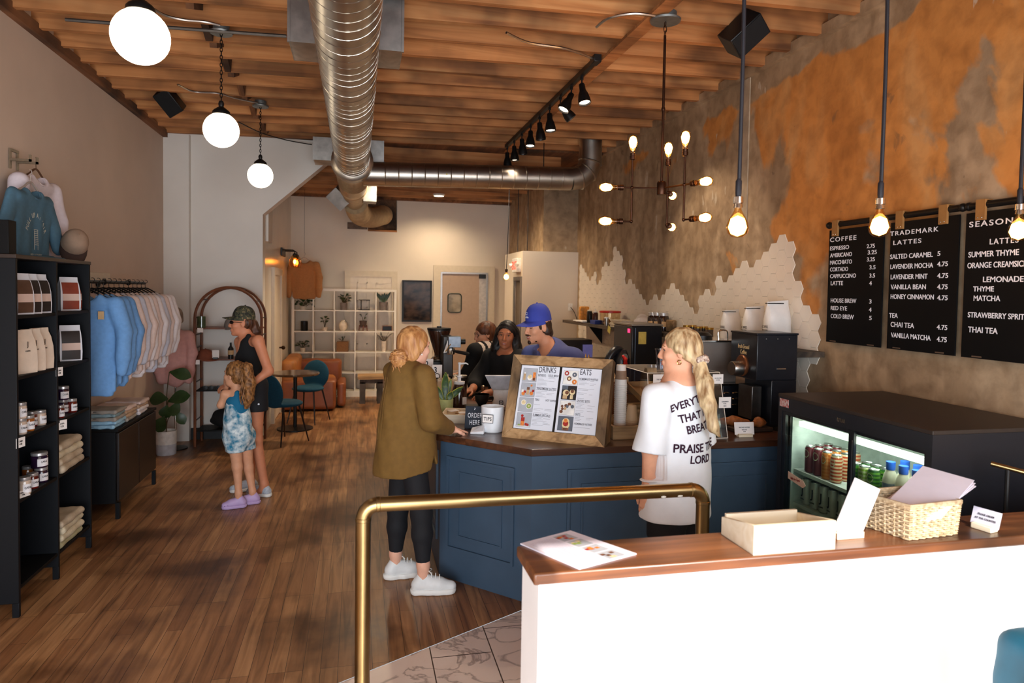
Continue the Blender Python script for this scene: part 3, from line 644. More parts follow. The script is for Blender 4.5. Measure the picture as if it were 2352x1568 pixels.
cable('conduit_pipe', [P(150, 45, z=3.63), P(400, 64, z=3.645), P(658, 83, z=3.66)], 0.012, mat('dull_conduit', (90, 84, 78), rough=0.5, metal=0.6), 'thin grey conduit pipe strapped across the joists left of the duct', 'pipe')
cable('ceiling_wire', [P(548, 280, z=3.63), P(600, 305, z=3.63), P(660, 322, z=3.63), P(716, 332, z=3.63)], 0.006, BLK, 'thin black wire looping under the joists near the white partition', 'wire')
# Edison bulbs
FIL = glow('glowing_filament', (255, 196, 116), 30.0)
AMBER = glassy('amber_clear_glass', (255, 226, 176), mix=0.93)
def bulb_prof(L, R, neck=0.014): return [(neck, 0), (neck, 0.012), (R*0.62, L*0.3), (R*0.93, L*0.52), (R, L*0.68), (R*0.88, L*0.85), (R*0.5, L*0.97), (0.0001, L)]
def edison(parent, base, axis, L=0.125, R=0.031, W=7, socket=BRZ, sl=0.045):
    base, axis = Vector(base), Vector(axis).normalized()
    s = M(); s.lathe([(0.012, 0), (0.02, 0.004), (0.021, sl*0.6), (0.017, sl*0.65), (0.019, sl)], base, 14, axis=axis); so = s.build('socket', socket, parent)
    b0 = base+axis*(sl-0.004)
    bo = M().lathe(bulb_prof(L, R), b0, 18, axis=axis).build('bulb', AMBER, parent)
    f = M(); f.lathe([(0.002, L*0.28), (R*0.62, L*0.38), (R*0.84, L*0.66), (R*0.6, L*0.86), (0.0005, L*0.95)], b0, 10, axis=axis); f.build('filament', FIL, bo)
    if W:
        l = light('bulb_light', 'POINT', b0+axis*L*0.62, W, (1.0, 0.66, 0.34), shadow_soft_size=0.02); l.parent = bo
ch = thing('chandelier', 'bronze pipe chandelier of nine glowing bulbs hanging on a rod from the joists', 'chandelier', (2.0, 4.32, 2.575))
c = M(); c.lathe([(0.1, 1.11), (0.104, 1.122), (0.075, 1.126), (0.075, 1.17)], n=28); c.build('canopy', mat('zinc_canopy', None), ch)
c = M(); c.cyl((0, 0, 0.03), (0, 0, 1.02), 0.009, n=10); chain_mesh(1.01, 1.115, c, 0.03, 0.011, 0.003); c.lathe([(0.012, 0.52), (0.014, 0.53), (0.012, 0.54)]); c.build('rod', BRZ, ch)
M().lathe([(0.03, -0.045), (0.032, -0.04), (0.032, 0.035), (0.026, 0.045)], n=20).build('hub', BRZ, ch)
for a in (168, -68, 53):
    d = Vector((math.cos(math.radians(a)), math.sin(math.radians(a)), 0)); r = 0.2
    A = M(); A.cyl((0, 0, 0), d*(r+0.06), 0.006, n=8); A.cyl(d*r+Vector((0, 0, -0.232)), d*r+Vector((0, 0, 0.19)), 0.0075, n=8); A.cyl(d*r+Vector((0, 0, -0.228)), d*(r+0.06)+Vector((0, 0, -0.228)), 0.006, n=8)
    A.ball(d*r, 0.013, 8); A.ball(d*r+Vector((0, 0, -0.228)), 0.012, 8)
    ao = A.build('arm', BRZ, ch)
    for b, ax in ((d*r+Vector((0, 0, 0.185)), (0, 0, 1)), (d*(r+0.055), d), (d*(r+0.055)+Vector((0, 0, -0.228)), d)):
        edison(ch, b, ax, 0.128, 0.034, 7)
# three bare bulbs on black cords by the right wall
for i, (px, py, lb) in enumerate(((1694, 520, 'glowing bare bulb on a black cord, left one of three, over the counter'), (2020, 520, 'glowing bare bulb on a black cord in front of the coffee menu board'), (2340, 530, 'glowing bare bulb on a black cord in front of the seasonal menu board'))):
    p = P(px, py, y=2.62)
    t = thing('pendant_bulb', lb, 'pendant lamp', p, 0, 'bare bulbs on black cords')
    e = 0.048
    edison(t, (0, 0, 0.128), (0, 0, -1), 0.13, 0.046, 16, CHROME, 0.05)
    c = M(); c.tube(spline([(0, 0, 0.12), (0.003, 0.002, 0.2), (0.004, 0, 0.7), (0.002, 0.004, 1.2), (0, 0, zj(p.x)-p.z+0.02)], 6), 0.0085, 8); c.lathe([(0.011, 0.125), (0.013, 0.14), (0.013, 0.19), (0.008, 0.2)], n=10); c.build('cord', mat('black_cord', (30, 28, 34), rough=0.6), t)
p = P(1163, 635, y=9.75); t = thing('pendant_bulb', 'small lit bulb on a thin cord beside the exit sign', 'pendant lamp', p)
edison(t, (0, 0, 0.11), (0, 0, -1), 0.12, 0.045, 6, BRZ); M().tube([(0, 0, 0.1), (0.02, 0, 0.8), (0.03, 0, 3.735-p.z)], 0.006, 6).build('cord', MATS['black_cord'], t)
for px, lb in ((1190, 'thin dark cable dropping onto the closet top, left of two'), (1212, 'thin dark cable dropping onto the closet top, right of two')):
    a = P(px, 500, y=10.35 if px < 1200 else 10.07); cable('hanging_cable', [(a.x, a.y, 2.48 if px < 1200 else 2.478), (a.x+0.004, a.y, 2.9), (a.x, a.y, 3.5 if px < 1200 else 3.75)], 0.006, MATS['black_cord'], lb, 'cable')
# track lights
tr = thing('track_light', 'black ceiling track carrying nine small bell-shaped spotlights', 'track light', (1.82, 5.2, 3.70))
M().box((-0.018, 0, -0.02), (0.018, 3.35, 0.02)).build('rail', BLK, tr, ang=0)
M().box((-0.03, -0.06, -0.03), (0.03, 0.05, 0.03)).build('junction_box', mat('black_plastic', None), tr, bevel=0.005)
HOT = glow('spot_lens', (255, 226, 196), 9.0)
hd = [((640, 465), (0.1, -0.25, -1), 1), ((575, 525), (-0.45, -0.1, -0.85), 1), ((507, 585), (0.62, -0.1, -0.75), 1), ((440, 645), (0.05, -0.1, -1), 1), ((378, 700), (0.1, 0, -1), 0), ((322, 745), (-0.05, -0.15, -1), 1), ((268, 800), (0.1, 0, -1), 0), ((220, 850), (0.05, 0, -1), 1), ((176, 905), (0.05, 0, -1), 0)]
for (a, b), ax, lit in hd:
    y = P(1100+a/2.703, b/2.703, x=1.82).y-5.2; ax = Vector(ax).normalized(); o = Vector((0, y, -0.1))
    h = M(); h.lathe([(0.022, -0.01), (0.026, 0.0), (0.028, 0.05), (0.042, 0.085), (0.052, 0.13), (0.054, 0.165), (0.05, 0.165), (0.046, 0.15), (0.0001, 0.145)], o+ax*0.0, 20, axis=ax); ho = h.build('lamp_head', BLK, tr)
    s = M(); s.cyl((0, y, -0.02), (0, y, -0.1), 0.007, n=8); s.lathe([(0.014, -0.055), (0.014, -0.03)], (0, y, 0), 10); s.build('stem', BLK, ho)
    M().lathe([(0.044, 0.0), (0.0001, 0.001)], o+ax*0.152, 16, axis=ax).build('lens', HOT if lit else mat('dim_lens', (120, 90, 66), rough=0.3), ho)
    if lit:
        l = light('spot_beam', 'SPOT', Vector((1.82, 5.2, 3.7))+o+ax*0.19, 70, (1.0, 0.80, 0.58), None, spot_size=math.radians(75), spot_blend=0.6, shadow_soft_size=0.03)
        l.rotation_euler = (-ax).to_track_quat('Z', 'Y').to_euler()
# disc light in view, two added disc lights brightening the rear room, speakers
p = P(1008, 446, z=3.5)
for q, lb in (((p.x, p.y), 'round white disc light under the rear joists, in plain view beyond the branch duct'), ((0.35, 9.78), 'added disc light hidden behind the branch duct, close to the main duct'), ((1.9, 9.78), 'added disc light hidden behind the branch duct, close to the closet')):
    t = thing('disc_light', lb, 'ceiling light', (q[0], q[1], 3.5), 0, 'disc lights of the rear room')
    M().lathe([(0.085, -0.03), (0.1, -0.02), (0.1, 0.0)], n=28).build('housing', mat('white_plastic', (235, 232, 226), rough=0.4), t); M().lathe([(0.0001, -0.034), (0.084, -0.031)], n=28).build('diffuser', glow('disc_diffuser', (255, 226, 180), 9), t)
    light('disc_beam', 'SPOT', (q[0], q[1], 3.44), 110 if q[1] > 11 else 200 if q[0] < 1 else 130, (1.0, 0.80, 0.55), (0, 0, 0), spot_size=math.radians(150), spot_blend=0.8, shadow_soft_size=0.09)
def speaker(px, py, y, rot, label, s=1.0):
    p = P(px, py, y=y); t = thing('loudspeaker', label, 'speaker', p)
    R = Euler(rot).to_matrix().to_4x4()
    M().box((-0.085*s, -0.09*s, -0.13*s), (0.085*s, 0.09*s, 0.13*s)).xf(R).build('cabinet', mat('black_plastic', None), t, bevel=0.006)
    g = M().box((-0.078*s, -0.098*s, -0.122*s), (0.078*s, -0.0905*s, 0.122*s)).xf(R).build('grille', mat('speaker_cloth', (14, 14, 15), rough=0.9), t, bevel=0.004)
    M().tube([R @ Vector((0, 0.09*s, 0.05)), R @ Vector((0, 0.14, 0.08))+Vector((0, 0, 0.02)), Vector((0.0, 0.16, zj(p.x)-p.z))], 0.012, 8).build('bracket', BLK, t)
speaker(1708, 77, 4.35, (0.65, 0.55, 0.5), 'black loudspeaker tilted down, hung from the joists near the ochre wall')
speaker(390, 233, 7.1, (0.6, -0.5, -0.3), 'black loudspeaker tilted down, hung from the joists near the left wall', 0.9)
# wall sconce in the rear room
p = P(645, 573, x=-1.15); t = thing('wall_sconce', 'black two-arm wall sconce with glowing bulbs in glass shades', 'sconce', (-1.148, p.y, p.z))
M().box((0.001, -0.05, -0.09), (0.025, 0.45, 0.03)).build('back_plate', BLK, t, bevel=0.004)
for dy in (0.02, 0.38):
    a = M(); a.tube([(0.02, dy, 0.0), (0.17, dy, 0.0), (0.2, dy, -0.02), (0.2, dy, -0.05)], 0.009, 8); a.lathe([(0.03, -0.1), (0.033, -0.07), (0.02, -0.05)], (0.2, dy, 0), 12); a.build('arm', BLK, t)
    edison(t, (0.2, dy, -0.09), (0, 0, -1), 0.1, 0.028, 36, BLK, 0.03)
    M().lathe([(0.04, 0.0), (0.075, -0.06), (0.085, -0.12), (0.07, -0.18)][::-1], (0.2, dy, -0.08), 20).build('glass_shade', AMBER, t)
# exit sign on the closet side
t = thing('exit_sign', 'lit red exit sign with two small lamp heads above the closet door', 'exit sign', (2.42, 10.3, 2.26))
M().box((-0.07, -0.16, -0.1), (-0.001, 0.16, 0.11)).build('housing', MATS['white_plastic'], t, bevel=0.006)
words([('EXIT', 0, -0.055, 0.12, 0.9, 1.0, 'CENTER')], frame((-0.071, 0, 0), (0, -1, 0), (0, 0, 1)), bold=0.04).build('lettering', glow('red_exit_letters', (255, 70, 50), 3.0), t, ang=0)
for dy in (-0.19, 0.19): M().lathe([(0.01, 0), (0.03, 0.02), (0.035, 0.06)], (-0.04, dy, 0.02), 12, axis=(-1, dy*2, -0.3)).build('lamp_head', MATS['white_plastic'], t)
# ================================================================== left side: shop shelves and clothes
NAVY = mat('near_black_navy', (13, 15, 19), rough=0.5, spec=0.25, var=0.05)
NAVYE = mat('near_black_shelf', (11, 10, 11), rough=0.55, spec=0.2, var=0.06)
PAPER = mat('white_card', (236, 230, 226), rough=0.6, var=0.02)
INK = mat('black_ink', (22, 20, 22), rough=0.7, var=0)
LV = [0.17, 0.655, 1.005, 1.345, 1.685]
sh = thing('display_shelf', 'tall near-black shop shelf with two bays of open compartments by the left wall', 'shelf', (-1.83, 4.25, 0))
for y in (0.0, 0.515, 1.05):
    t = M(); t.box((-0.40, y, 0.08), (0, y+0.022, 2.0)); t.box((-0.035, y, 0.0), (0, y+0.022, 0.08)); t.box((-0.40, y, 0.0), (-0.365, y+0.022, 0.08)); t.build('side_panel', NAVY, sh, bevel=0.002)
M().box((-0.405, -0.004, 2.0), (0.004, 1.076, 2.022)).build('top_panel', mat('worn_brown_black', (46, 34, 28), rough=0.4), sh, bevel=0.002)
M().box((-0.40, 0.022, 0.12), (-0.39, 1.05, 2.0)).build('back_panel', NAVYE, sh)
for z in LV:
    for y0 in (0.022, 0.537): M().box((-0.388, y0, z-0.02), (-0.004, y0+0.493 if y0 < .1 else 1.05, z)).build('shelf_board', NAVYE, sh, bevel=0.002)
def on_shelf(px, z, dx=-0.06):           # a spot on a shelf board, dx behind the front edge
    lo = P(px, 800, x=-1.83+dx); return Vector((-1.83+dx, lo.y, z))
# coffee bags
def coffee_bag(loc, rz, cols, label, group, w=0.105, d=0.07, h=0.215, band=True):
    t = thing('coffee_bag', label, 'coffee bag', loc, rz, group)
    n = 8; prof = [(1.0, 1.0, 0), (1.03, 1.05, 0.25), (1.0, 0.95, 0.55), (0.96, 0.6, 0.78), (0.93, 0.16, 0.9), (0.92, 0.1, 1.0)]
    b = M(); vs = []
    for sx, sy, z in prof:
        a, c = w/2*sx, d/2*sy; vs += [(-a, -c, z*h), (0, -c*1.12, z*h), (a, -c, z*h), (a*0.94, 0, z*h), (a, c, z*h), (0, c*1.12, z*h), (-a, c, z*h), (-a*0.94, 0, z*h)]
    fs = [(i*8+j, i*8+(j+1) % 8, (i+1)*8+(j+1) % 8, (i+1)*8+j) for i in range(5) for j in range(8)]+[tuple(range(7, -1, -1)), tuple(range(40, 48))]
    b.add(vs, fs); b.build('pouch', cols[0], t, ang=50)
    l = M()
    def strip(z0, z1, m):
        k = lambda z: np.interp(z, [p[2] for p in prof], [p[1] for p in prof])*d/2*1.12
        s = M(); zs = np.linspace(z0, z1, 5); v = []
        for z in zs: v += [(-w*0.42, -k(z)*0.93-0.002, z*h), (0, -k(z)-0.002, z*h), (w*0.42, -k(z)*0.93-0.002, z*h)]
        s.add(v, [(i*3+j, i*3+j+1, i*3+j+4, i*3+j+3) for i in range(4) for j in range(2)]); return s
    if band:
        strip(0.04, 0.3, 0).build('label_panel', cols[1], t); strip(0.3, 0.5, 0).build('label_band', cols[2], t); strip(0.5, 0.84, 0).build('label_panel', cols[1], t)
    else:
        words([('J', 0, h*0.62, 0.03, 0.8, 1, 'CENTER'), ('COFFEE', 0, h*0.5, 0.008, 0.9, 1, 'CENTER')], frame((0, -d*0.56-0.001, 0), (1, 0, 0), (0, 0, 1))).build('print', INK, t, ang=0)
    return t
BW = mat('white_bag', (214, 214, 220), rough=0.45, var=0.05, scale=9); BC = mat('cream_bag', (222, 202, 182), rough=0.6, var=0.05)
DKL = mat('dark_label', (40, 32, 30), rough=0.5, var=0.1); RDL = mat('russet_label', (128, 52, 34), rough=0.5, var=0.1); PKB = mat('pale_pink_label', (206, 178, 164), rough=0.6, var=0.03); BRL = mat('brown_label', (84, 58, 44), rough=0.5)
zz = LV[4]
for i, (px, c, lb) in enumerate(((43, BRL, 'white coffee bag with brown label, first in the top left compartment'), (62, DKL, 'white coffee bag with black label, middle of three in the top left compartment'), (85, DKL, 'white coffee bag with black label, end of the row in the top left compartment'))):
    coffee_bag(on_shelf(px+3, zz), 1.25, (BW, c, PKB), lb, 'coffee bags on the shop shelf', w=0.13, h=0.235)
for px, lb in ((158, 'white coffee bag with russet label, left one in the top right compartment'), (180, 'white coffee bag with russet label, right one in the top right compartment')):
    coffee_bag(on_shelf(px, zz, -0.08), 0.75, (BW, RDL, PKB), lb, 'coffee bags on the shop shelf', w=0.12, h=0.225)
zz = LV[3]
for px, lb in ((50, 'plain cream coffee bag, first in the second left compartment'), (70, 'plain cream coffee bag, middle of the second left compartment'), (90, 'plain cream coffee bag, last in the second left compartment')):
    coffee_bag(on_shelf(px, zz), 1.2, (BC, BC, BC), lb, 'coffee bags on the shop shelf', w=0.14, h=0.25, band=False)
coffee_bag(on_shelf(160, zz, -0.08), 0.6, (BW, DKL, PKB), 'white coffee bag with dark label alone in the second right compartment', 'coffee bags on the shop shelf', w=0.13, h=0.24)
# jars
LID = mat('silver_lid', (206, 204, 204), rough=0.3, metal=0.7); JL = mat('jar_label', (228, 224, 226), rough=0.6, var=0.02)
JC = {'amber': mat('amber_jam', (150, 84, 30), rough=0.12, var=0.2, coat=1), 'red': mat('red_jam', (96, 22, 16), rough=0.12, var=0.2, coat=1), 'plum': mat('plum_jam', (38, 20, 44), rough=0.12, var=0.2, coat=1), 'cream': mat('cream_fill', (200, 178, 160), rough=0.2, coat=1)}
JP = {}
def jar(loc, kind, label, r=0.03, h=0.09, lid=None):
    key = (kind, r, h)
    if key not in JP:
        t = thing('jam_jar', label, 'jar', loc, 0.9, 'small jars on the shop shelf'); JP[key] = t
        M().lathe([(r*0.94, 0), (r, 0.006), (r, h*0.76), (r*0.9, h*0.82)], n=18).build('glass', JC[kind], t)
        M().lathe([(r*0.95, h*0.81), (r*0.97, h*0.82), (r*0.97, h*0.98), (r*0.9, h)], n=18).build('lid', LID, t)
        l = M(); k = 12; vs = []
        for a in np.linspace(-2.3, -0.8, k): vs += [((r+0.001)*math.cos(a), (r+0.001)*math.sin(a), h*0.12), ((r+0.001)*math.cos(a), (r+0.001)*math.sin(a), h*0.62)]
        l.add(vs, [(2*i, 2*i+2, 2*i+3, 2*i+1) for i in range(k-1)]); lb = l.build('label', JL, t)
        words([('JAM', 0, h*0.36, h*0.12, 0.9, 1, 'CENTER'), ('-----', 0, h*0.24, h*0.08, 0.9, 1, 'CENTER')] and [('CARA', 0, h*0.36, h*0.13, 0.8, 1, 'CENTER')], frame((0, -r-0.002, 0), (1, 0, 0), (0, 0, 1))).build('print', INK, lb, ang=0)
        return t
    return dup(JP[key], loc, 0.9+random.uniform(-0.2, 0.2), label)
a = on_shelf(46, LV[2], -0.04); jar(a, 'cream', 'cream jar under another jar, front left of the third left compartment'); jar(a+Vector((0, 0, 0.0905)), 'cream', 'cream jar stacked on another jar, front left of the third left compartment')
jar(on_shelf(64, LV[2], -0.04), 'amber', 'amber jar with white label, beside the stacked cream jars'); jar(on_shelf(76, LV[2], -0.06)+Vector((-0.02, 0.02, 0)), 'red', 'dark red jar between the amber jar and the last jar of its row'); jar(on_shelf(88, LV[2], -0.05)+Vector((0, 0.02, 0)), 'cream', 'cream jar at the right end of the third left compartment')
a = on_shelf(92, LV[1], -0.05); jar(a, 'plum', 'dark jar carrying a larger plum jar, fourth left compartment', 0.036, 0.09); jar(a+Vector((-0.01, 0.0, 0.0905)), 'plum', 'large plum jar stacked topmost in the fourth left compartment', 0.046, 0.092)
jar(on_shelf(53, LV[1], -0.03), 'cream', 'white labelled jar at the front left of the fourth left compartment', 0.033, 0.1); jar(on_shelf(72, LV[1], -0.04), 'red', 'red jar in the middle of the fourth left compartment', 0.03, 0.09)
jar(on_shelf(60, LV[1], -0.14), 'amber', 'amber jar half hidden behind the front jars, fourth left compartment')
a = on_shelf(146, LV[2], -0.07); jar(a+Vector((-0.01, 0.012, 0)), 'plum', 'dark jar carrying another jar, third right compartment'); jar(a+Vector((-0.01, 0.012, 0.0905)), 'plum', 'dark jar stacked on top in the third right compartment', 0.036, 0.09); jar(on_shelf(160, LV[2], -0.04)+Vector((0, 0.03, 0)), 'red', 'red jar at the right of the third right compartment'); jar(on_shelf(137, LV[2], -0.03), 'red', 'small red jar at the left edge of the third right compartment', 0.024, 0.08)
def price_tag(p, rot, label, s=(0.05, 0.036)):
    t = M(); t.box((-s[0]/2, -0.0006, 0), (s[0]/2, 0.0006, s[1])); t.xf(Euler(rot).to_matrix().to_4x4())
    o = t.build('price_tag', PAPER, ang=0, loc=p, label=label, cat='price tag', group='price tags on the shop shelf')
    words([('CARA', 0, s[1]*0.55, s[1]*0.18, 0.8, 1, 'CENTER'), ('4.50', 0, s[1]*0.25, s[1]*0.2, 0.8, 1, 'CENTER')], Euler(rot).to_matrix().to_4x4() @ frame((0, -0.001, 0), (1, 0, 0), (0, 0, 1))).build('print', INK, o, ang=0)
price_tag(on_shelf(45, LV[2]-0.055, 0.003), (0, 0, 1.35), 'paper price tag hanging under the stacked cream jars', (0.07, 0.055)); price_tag(on_shelf(55, LV[1]+0.001, 0.0), (-1.0, 0, 1.2), 'paper price tag lying in front of the fourth left compartment', (0.07, 0.05))
price_tag(on_shelf(141, LV[2]-0.065, 0.003), (0, 0.0, 1.1), 'paper price tag under the third right compartment', (0.07, 0.06)); price_tag(on_shelf(136, LV[3]-0.06, 0.003), (0, 0, 1.3), 'paper price tag under the second right compartment', (0.06, 0.055))
# folded clothes
def folded(name, w, d, h, m, seed):
    r = random.Random(seed); b = Blob(0.01); n = 2
    for i in range(n):
        z = h*(i+0.5)/n; b.box((r.uniform(-.006, .006), r.uniform(-.006, .006), z), (w/2-0.012, d/2-0.012, h/n*0.32), rd=h/n*0.22, k=0.004)
    b.cap((-w/2+0.012, -d/2+0.008, h*0.5), (w/2-0.012, -d/2+0.008, h*0.5), h*0.48, k=0.012)
    s = seed*1.7
    return b.build(name, m, h=0.009, ripple=lambda x, y, z: 0.0022*np.sin(34*x+9*y+s)+0.0015*np.sin(60*y-20*x+s))
FOLD = {}
def stack(x, y, z, rz, cols, w, d, h, labels, group, name='folded_sweatshirt'):
    for i, (m, lb) in enumerate(zip(cols, labels)):
        key = (w, d, h, i % 2)
        if key not in FOLD:
            o = FOLD[key] = folded(name, w, d, h, m, 3+i)
        else:
            o = dup(FOLD[key]); recolor(o, 0, m); o.name = name
        o.location = (x+random.uniform(-.008, .008), y+random.uniform(-.008, .008), z+i*h*0.97); o.rotation_euler = (0, 0, rz+random.uniform(-0.05, 0.05)); tag(o, lb, 'folded clothes', group)
OAT = mat('oatmeal_fleece', (186, 168, 144), rough=0.9, var=0.06, scale=60, bump=0.1); CRM = mat('cream_fleece', (204, 190, 162), rough=0.9, var=0.06, scale=60, bump=0.1); GRN = mat('pale_green_fleece', (168, 160, 124), rough=0.9, var=0.06, scale=60)
ordn = ('bottom', 'second from bottom', 'third from bottom', 'second from top', 'top')
stack(-1.99, 5.0, LV[1], 1.5708, [OAT, OAT, CRM, OAT], 0.36, 0.3, 0.048, ['oatmeal folded sweatshirt, %s of the upper pile in the right bay' % q for q in ('bottom', 'second from bottom', 'second from top', 'topmost')], 'folded sweatshirts in the upper pile')
stack(-1.99, 5.0, LV[0], 1.5708, [GRN, CRM, CRM, OAT], 0.34, 0.3, 0.045, ['folded sweatshirt, %s of the lower pile in the right bay' % q for q in ('pale green bottom', 'cream second from bottom', 'cream second from top', 'oatmeal topmost')], 'folded sweatshirts in the lower pile')
# clothes on top of the shelf
HANG = mat('clear_hanger', (170, 158, 150), rough=0.2, var=0)
def hanger(parent, w=0.19, m=None, hook=True):
    t = M(); t.tube(spline([(-w, 0, -0.155), (-w*0.5, 0, -0.115), (0, 0, -0.07), (w*0.5, 0, -0.115), (w, 0, -0.155)], 4), 0.007, 6)
    if hook: t.tube(spline([(0, 0, -0.07), (0, 0, -0.03), (0.018, 0, -0.012), (0.012, 0, 0.008), (-0.006, 0, 0.008)], 4), 0.0025, 6)
    return t.build('hanger', m or BLK, parent)
def garment(name, m, parent, wide=0.2, long=0.56, sleeve='long', seed=1, thick=0.022, cuffm=None):
    b = Blob(0.03); z0 = -0.16
    b.cap((-wide*0.92, 0, z0-0.02), (wide*0.92, 0, z0-0.02), 0.042, k=0.03); b.cap((-0.09, 0, z0+0.015), (0.09, 0, z0+0.015), 0.035)
    b.box((0, 0, z0-long/2), (wide-0.01, thick*0.6, long/2-0.02), rd=thick*0.55, k=0.03)
    for s in (-1, 1):
        if sleeve == 'long': b.chain([(s*wide, 0, z0-0.03), (s*(wide+0.06), -0.01, z0-0.24), (s*(wide+0.055), -0.03, z0-0.42), (s*(wide+0.045), -0.035, z0-0.54)], [0.062, 0.058, 0.05, 0.036], k=0.02)
        else: b.chain([(s*wide, 0, z0-0.03), (s*(wide+0.10), -0.005, z0-0.21), (s*(wide+0.135), -0.01, z0-0.29)], [0.062, 0.066, 0.068], k=0.02, flat=((0, 1, 0), 2.2))
    if sleeve == 'long': b.box((0, 0, z0-long+0.015), (wide*0.86, thick*0.5, 0.025), rd=0.01, k=0.012)
    b.ell((0, -0.02, z0+0.045), (0.085, 0.07, 0.062), op='-', k=0.01)
    s = seed*2.1
    o = b.build(name, m, parent, h=0.012, ripple=lambda x, y, z: (0.006*np.sin(26*x+5*z+s)+0.004*np.sin(47*x-11*z+s))*np.clip((z0-z)*4, 0, 1))
    n = M(); n.tube([(0.082*math.cos(t), -0.012-0.028*(-math.sin(t) if math.sin(t) < 0 else math.sin(t)*-0.6), z0+0.035+0.055*math.sin(t)) for t in np.linspace(math.pi*1.02, math.pi*1.98, 14)], 0.008, 6); n.build('neckband', m, o)
    return o
TEAL = mat('dusty_blue_cotton', (74, 108, 128), rough=0.9, var=0.06, scale=40); LILAC = mat('lilac_white_fleece', (218, 206, 212), rough=0.9, var=0.04, scale=40)
t = thing('hanging_sweatshirt', 'white sweatshirt on a hanger from a square wall hook above the tall shelf', 'sweatshirt', (-2.14, 5.27, 2.71), math.radians(90))
garment('sweatshirt', LILAC, t, 0.24, 0.52, seed=2); hanger(t, 0.2, mat('brown_hanger', (92, 62, 44), rough=0.4))
k = thing('wall_hook', 'square grey metal wall hook holding the white sweatshirt', 'hook', (-2.249, 5.2, 2.70)); km = M()
for q in (-0.05, 0.05): km.box((0.0, q-0.008, -0.03), (0.13, q+0.008, -0.015)); km.box((0.001, q-0.009, -0.08), (0.012, q+0.009, 0.05)); km.box((0.118, q-0.008, -0.03), (0.13, q+0.008, 0.015))
km.box((0.001, -0.058, 0.035), (0.014, 0.058, 0.052)); km.build('bracket', mat('grey_hook_metal', (136, 120, 100), rough=0.4, metal=0.6), k)
t = thing('hanging_tee', 'dusty blue printed tee shirt on a clear hanger standing above the tall shelf', 'tee shirt', (-2.05, 4.97, 2.58), math.radians(90))
tee = garment('tee_shirt', TEAL, t, 0.24, 0.40, 'short', 5); hanger(t, 0.2, HANG)
pr = M(); txt = 'PULL UP A CHAIR'; Rr = 0.125
for i, c in enumerate(txt):
    a = math.radians(158-136*i/(len(txt)-1))
    if c != ' ': words([(c, 0, 0, 0.032, 0.8, 1, 'CENTER')], frame((0, -0.0285, -0.43), (1, 0, 0), (0, 0, 1)) @ Matrix.Translation((Rr*math.cos(a)*0.95, Rr*math.sin(a)*1.1, 0)) @ Matrix.Rotation(a-math.pi/2, 4, 'Z'), pr)
words([('BELL COFFEE', 0, -0.545, 0.02, 0.9, 1.1, 'CENTER')], frame((0, -0.0285, 0), (1, 0, 0), (0, 0, 1)), pr)
for q in range(9): pr.box((-0.03+0.002*q, -0.0288, -0.37-0.012*q), (0.02+0.002*q, -0.0282, -0.374-0.012*q))
for q in (-0.028, 0.022): pr.box((q, -0.0288, -0.5), (q+0.005, -0.0282, -0.37))
pr.build('print', mat('pale_print', (188, 190, 180), rough=0.8), tee, ang=0)
FOLD['tail'] = None
hb = Blob(0.03); hb.box((0, 0, 0.018), (0.2, 0.09, 0.006), rd=0.012).cap((0.1, 0.0, 0.024), (0.28, 0.02, 0.022), 0.022, 0.03)
hb.build('shirt_hem', TEAL, tee, h=0.012).location = (0.0, -0.03, -0.578)
cp = thing('tan_cap', 'tan cap with a dark brim tilted on a small black stand on the shelf', 'cap', (-1.97, 5.30, 2.022))
c = M(); c.cyl((0, 0, 0.004), (0, 0, 0.14), 0.006, n=8); c.lathe([(0.045, 0.0), (0.045, 0.006), (0.01, 0.008)], n=20); c.build('stand', BLK, cp)
CAPT = mat('tan_cap_cloth', (150, 124, 104), rough=0.85, var=0.06, scale=30)
def cap_mesh(R, crown, brim, parent, br=0.085, bl=0.075, h=0.006):
    """baseball cap with its forehead towards local -y, transformed by the 4x4 R"""
    b = M(); vs = []; n = 20; rows = 7
    for i in range(rows+1):
        ph = math.pi/2*i/rows
        for j in range(n):
            a = 2*math.pi*j/n; vs.append((br*math.cos(a)*math.cos(ph)**0.75, br*1.12*math.sin(a)*math.cos(ph)**0.75, 0.115*math.sin(ph)**0.9))
    b.add(vs, [(i*n+j, i*n+(j+1) % n, (i+1)*n+(j+1) % n, (i+1)*n+j) for i in range(rows) for j in range(n)]); b.ball((0, 0, 0.115), 0.007, 8); b.xf(R)
    co = b.build('crown', crown, parent)
    v = []; m_ = 11
    for k in range(3):
        for j in range(m_):
            a = math.pi*(1+j/(m_-1)); s = k/2; x = br*math.cos(a); y = br*1.12*math.sin(a); f = abs(math.sin(a))**0.6
            v.append((x*(1+0.02*s), y-bl*s*f, 0.006-0.02*(x/br)**2*s-0.016*s*f))
    vv = v+[(x, y, z-0.004) for x, y, z in v]; q = len(v)
    fs = [(k*m_+j, (k+1)*m_+j, (k+1)*m_+j+1, k*m_+j+1) for k in range(2) for j in range(m_-1)]; fs += [tuple(i+q for i in f[::-1]) for f in fs]+[(2*m_+j, 2*m_+j+q, 2*m_+j+1+q, 2*m_+j+1) for j in range(m_-1)]
    bo = M().add(vv, fs).xf(R).build('brim', brim, parent, fix=True)
    return co, bo
cap_mesh(Matrix.Translation((0.03, 0.05, 0.12)) @ Euler((0.95, 0.15, 0.5)).to_matrix().to_4x4(), CAPT, mat('dark_brim', (58, 40, 34), rough=0.8), cp)
M().box((-2.21, 4.27, 2.022), (-1.87, 4.36, 2.21)).build('black_box', NAVYE, bevel=0.004, label='plain black box on the near end of the tall shelf', cat='box')
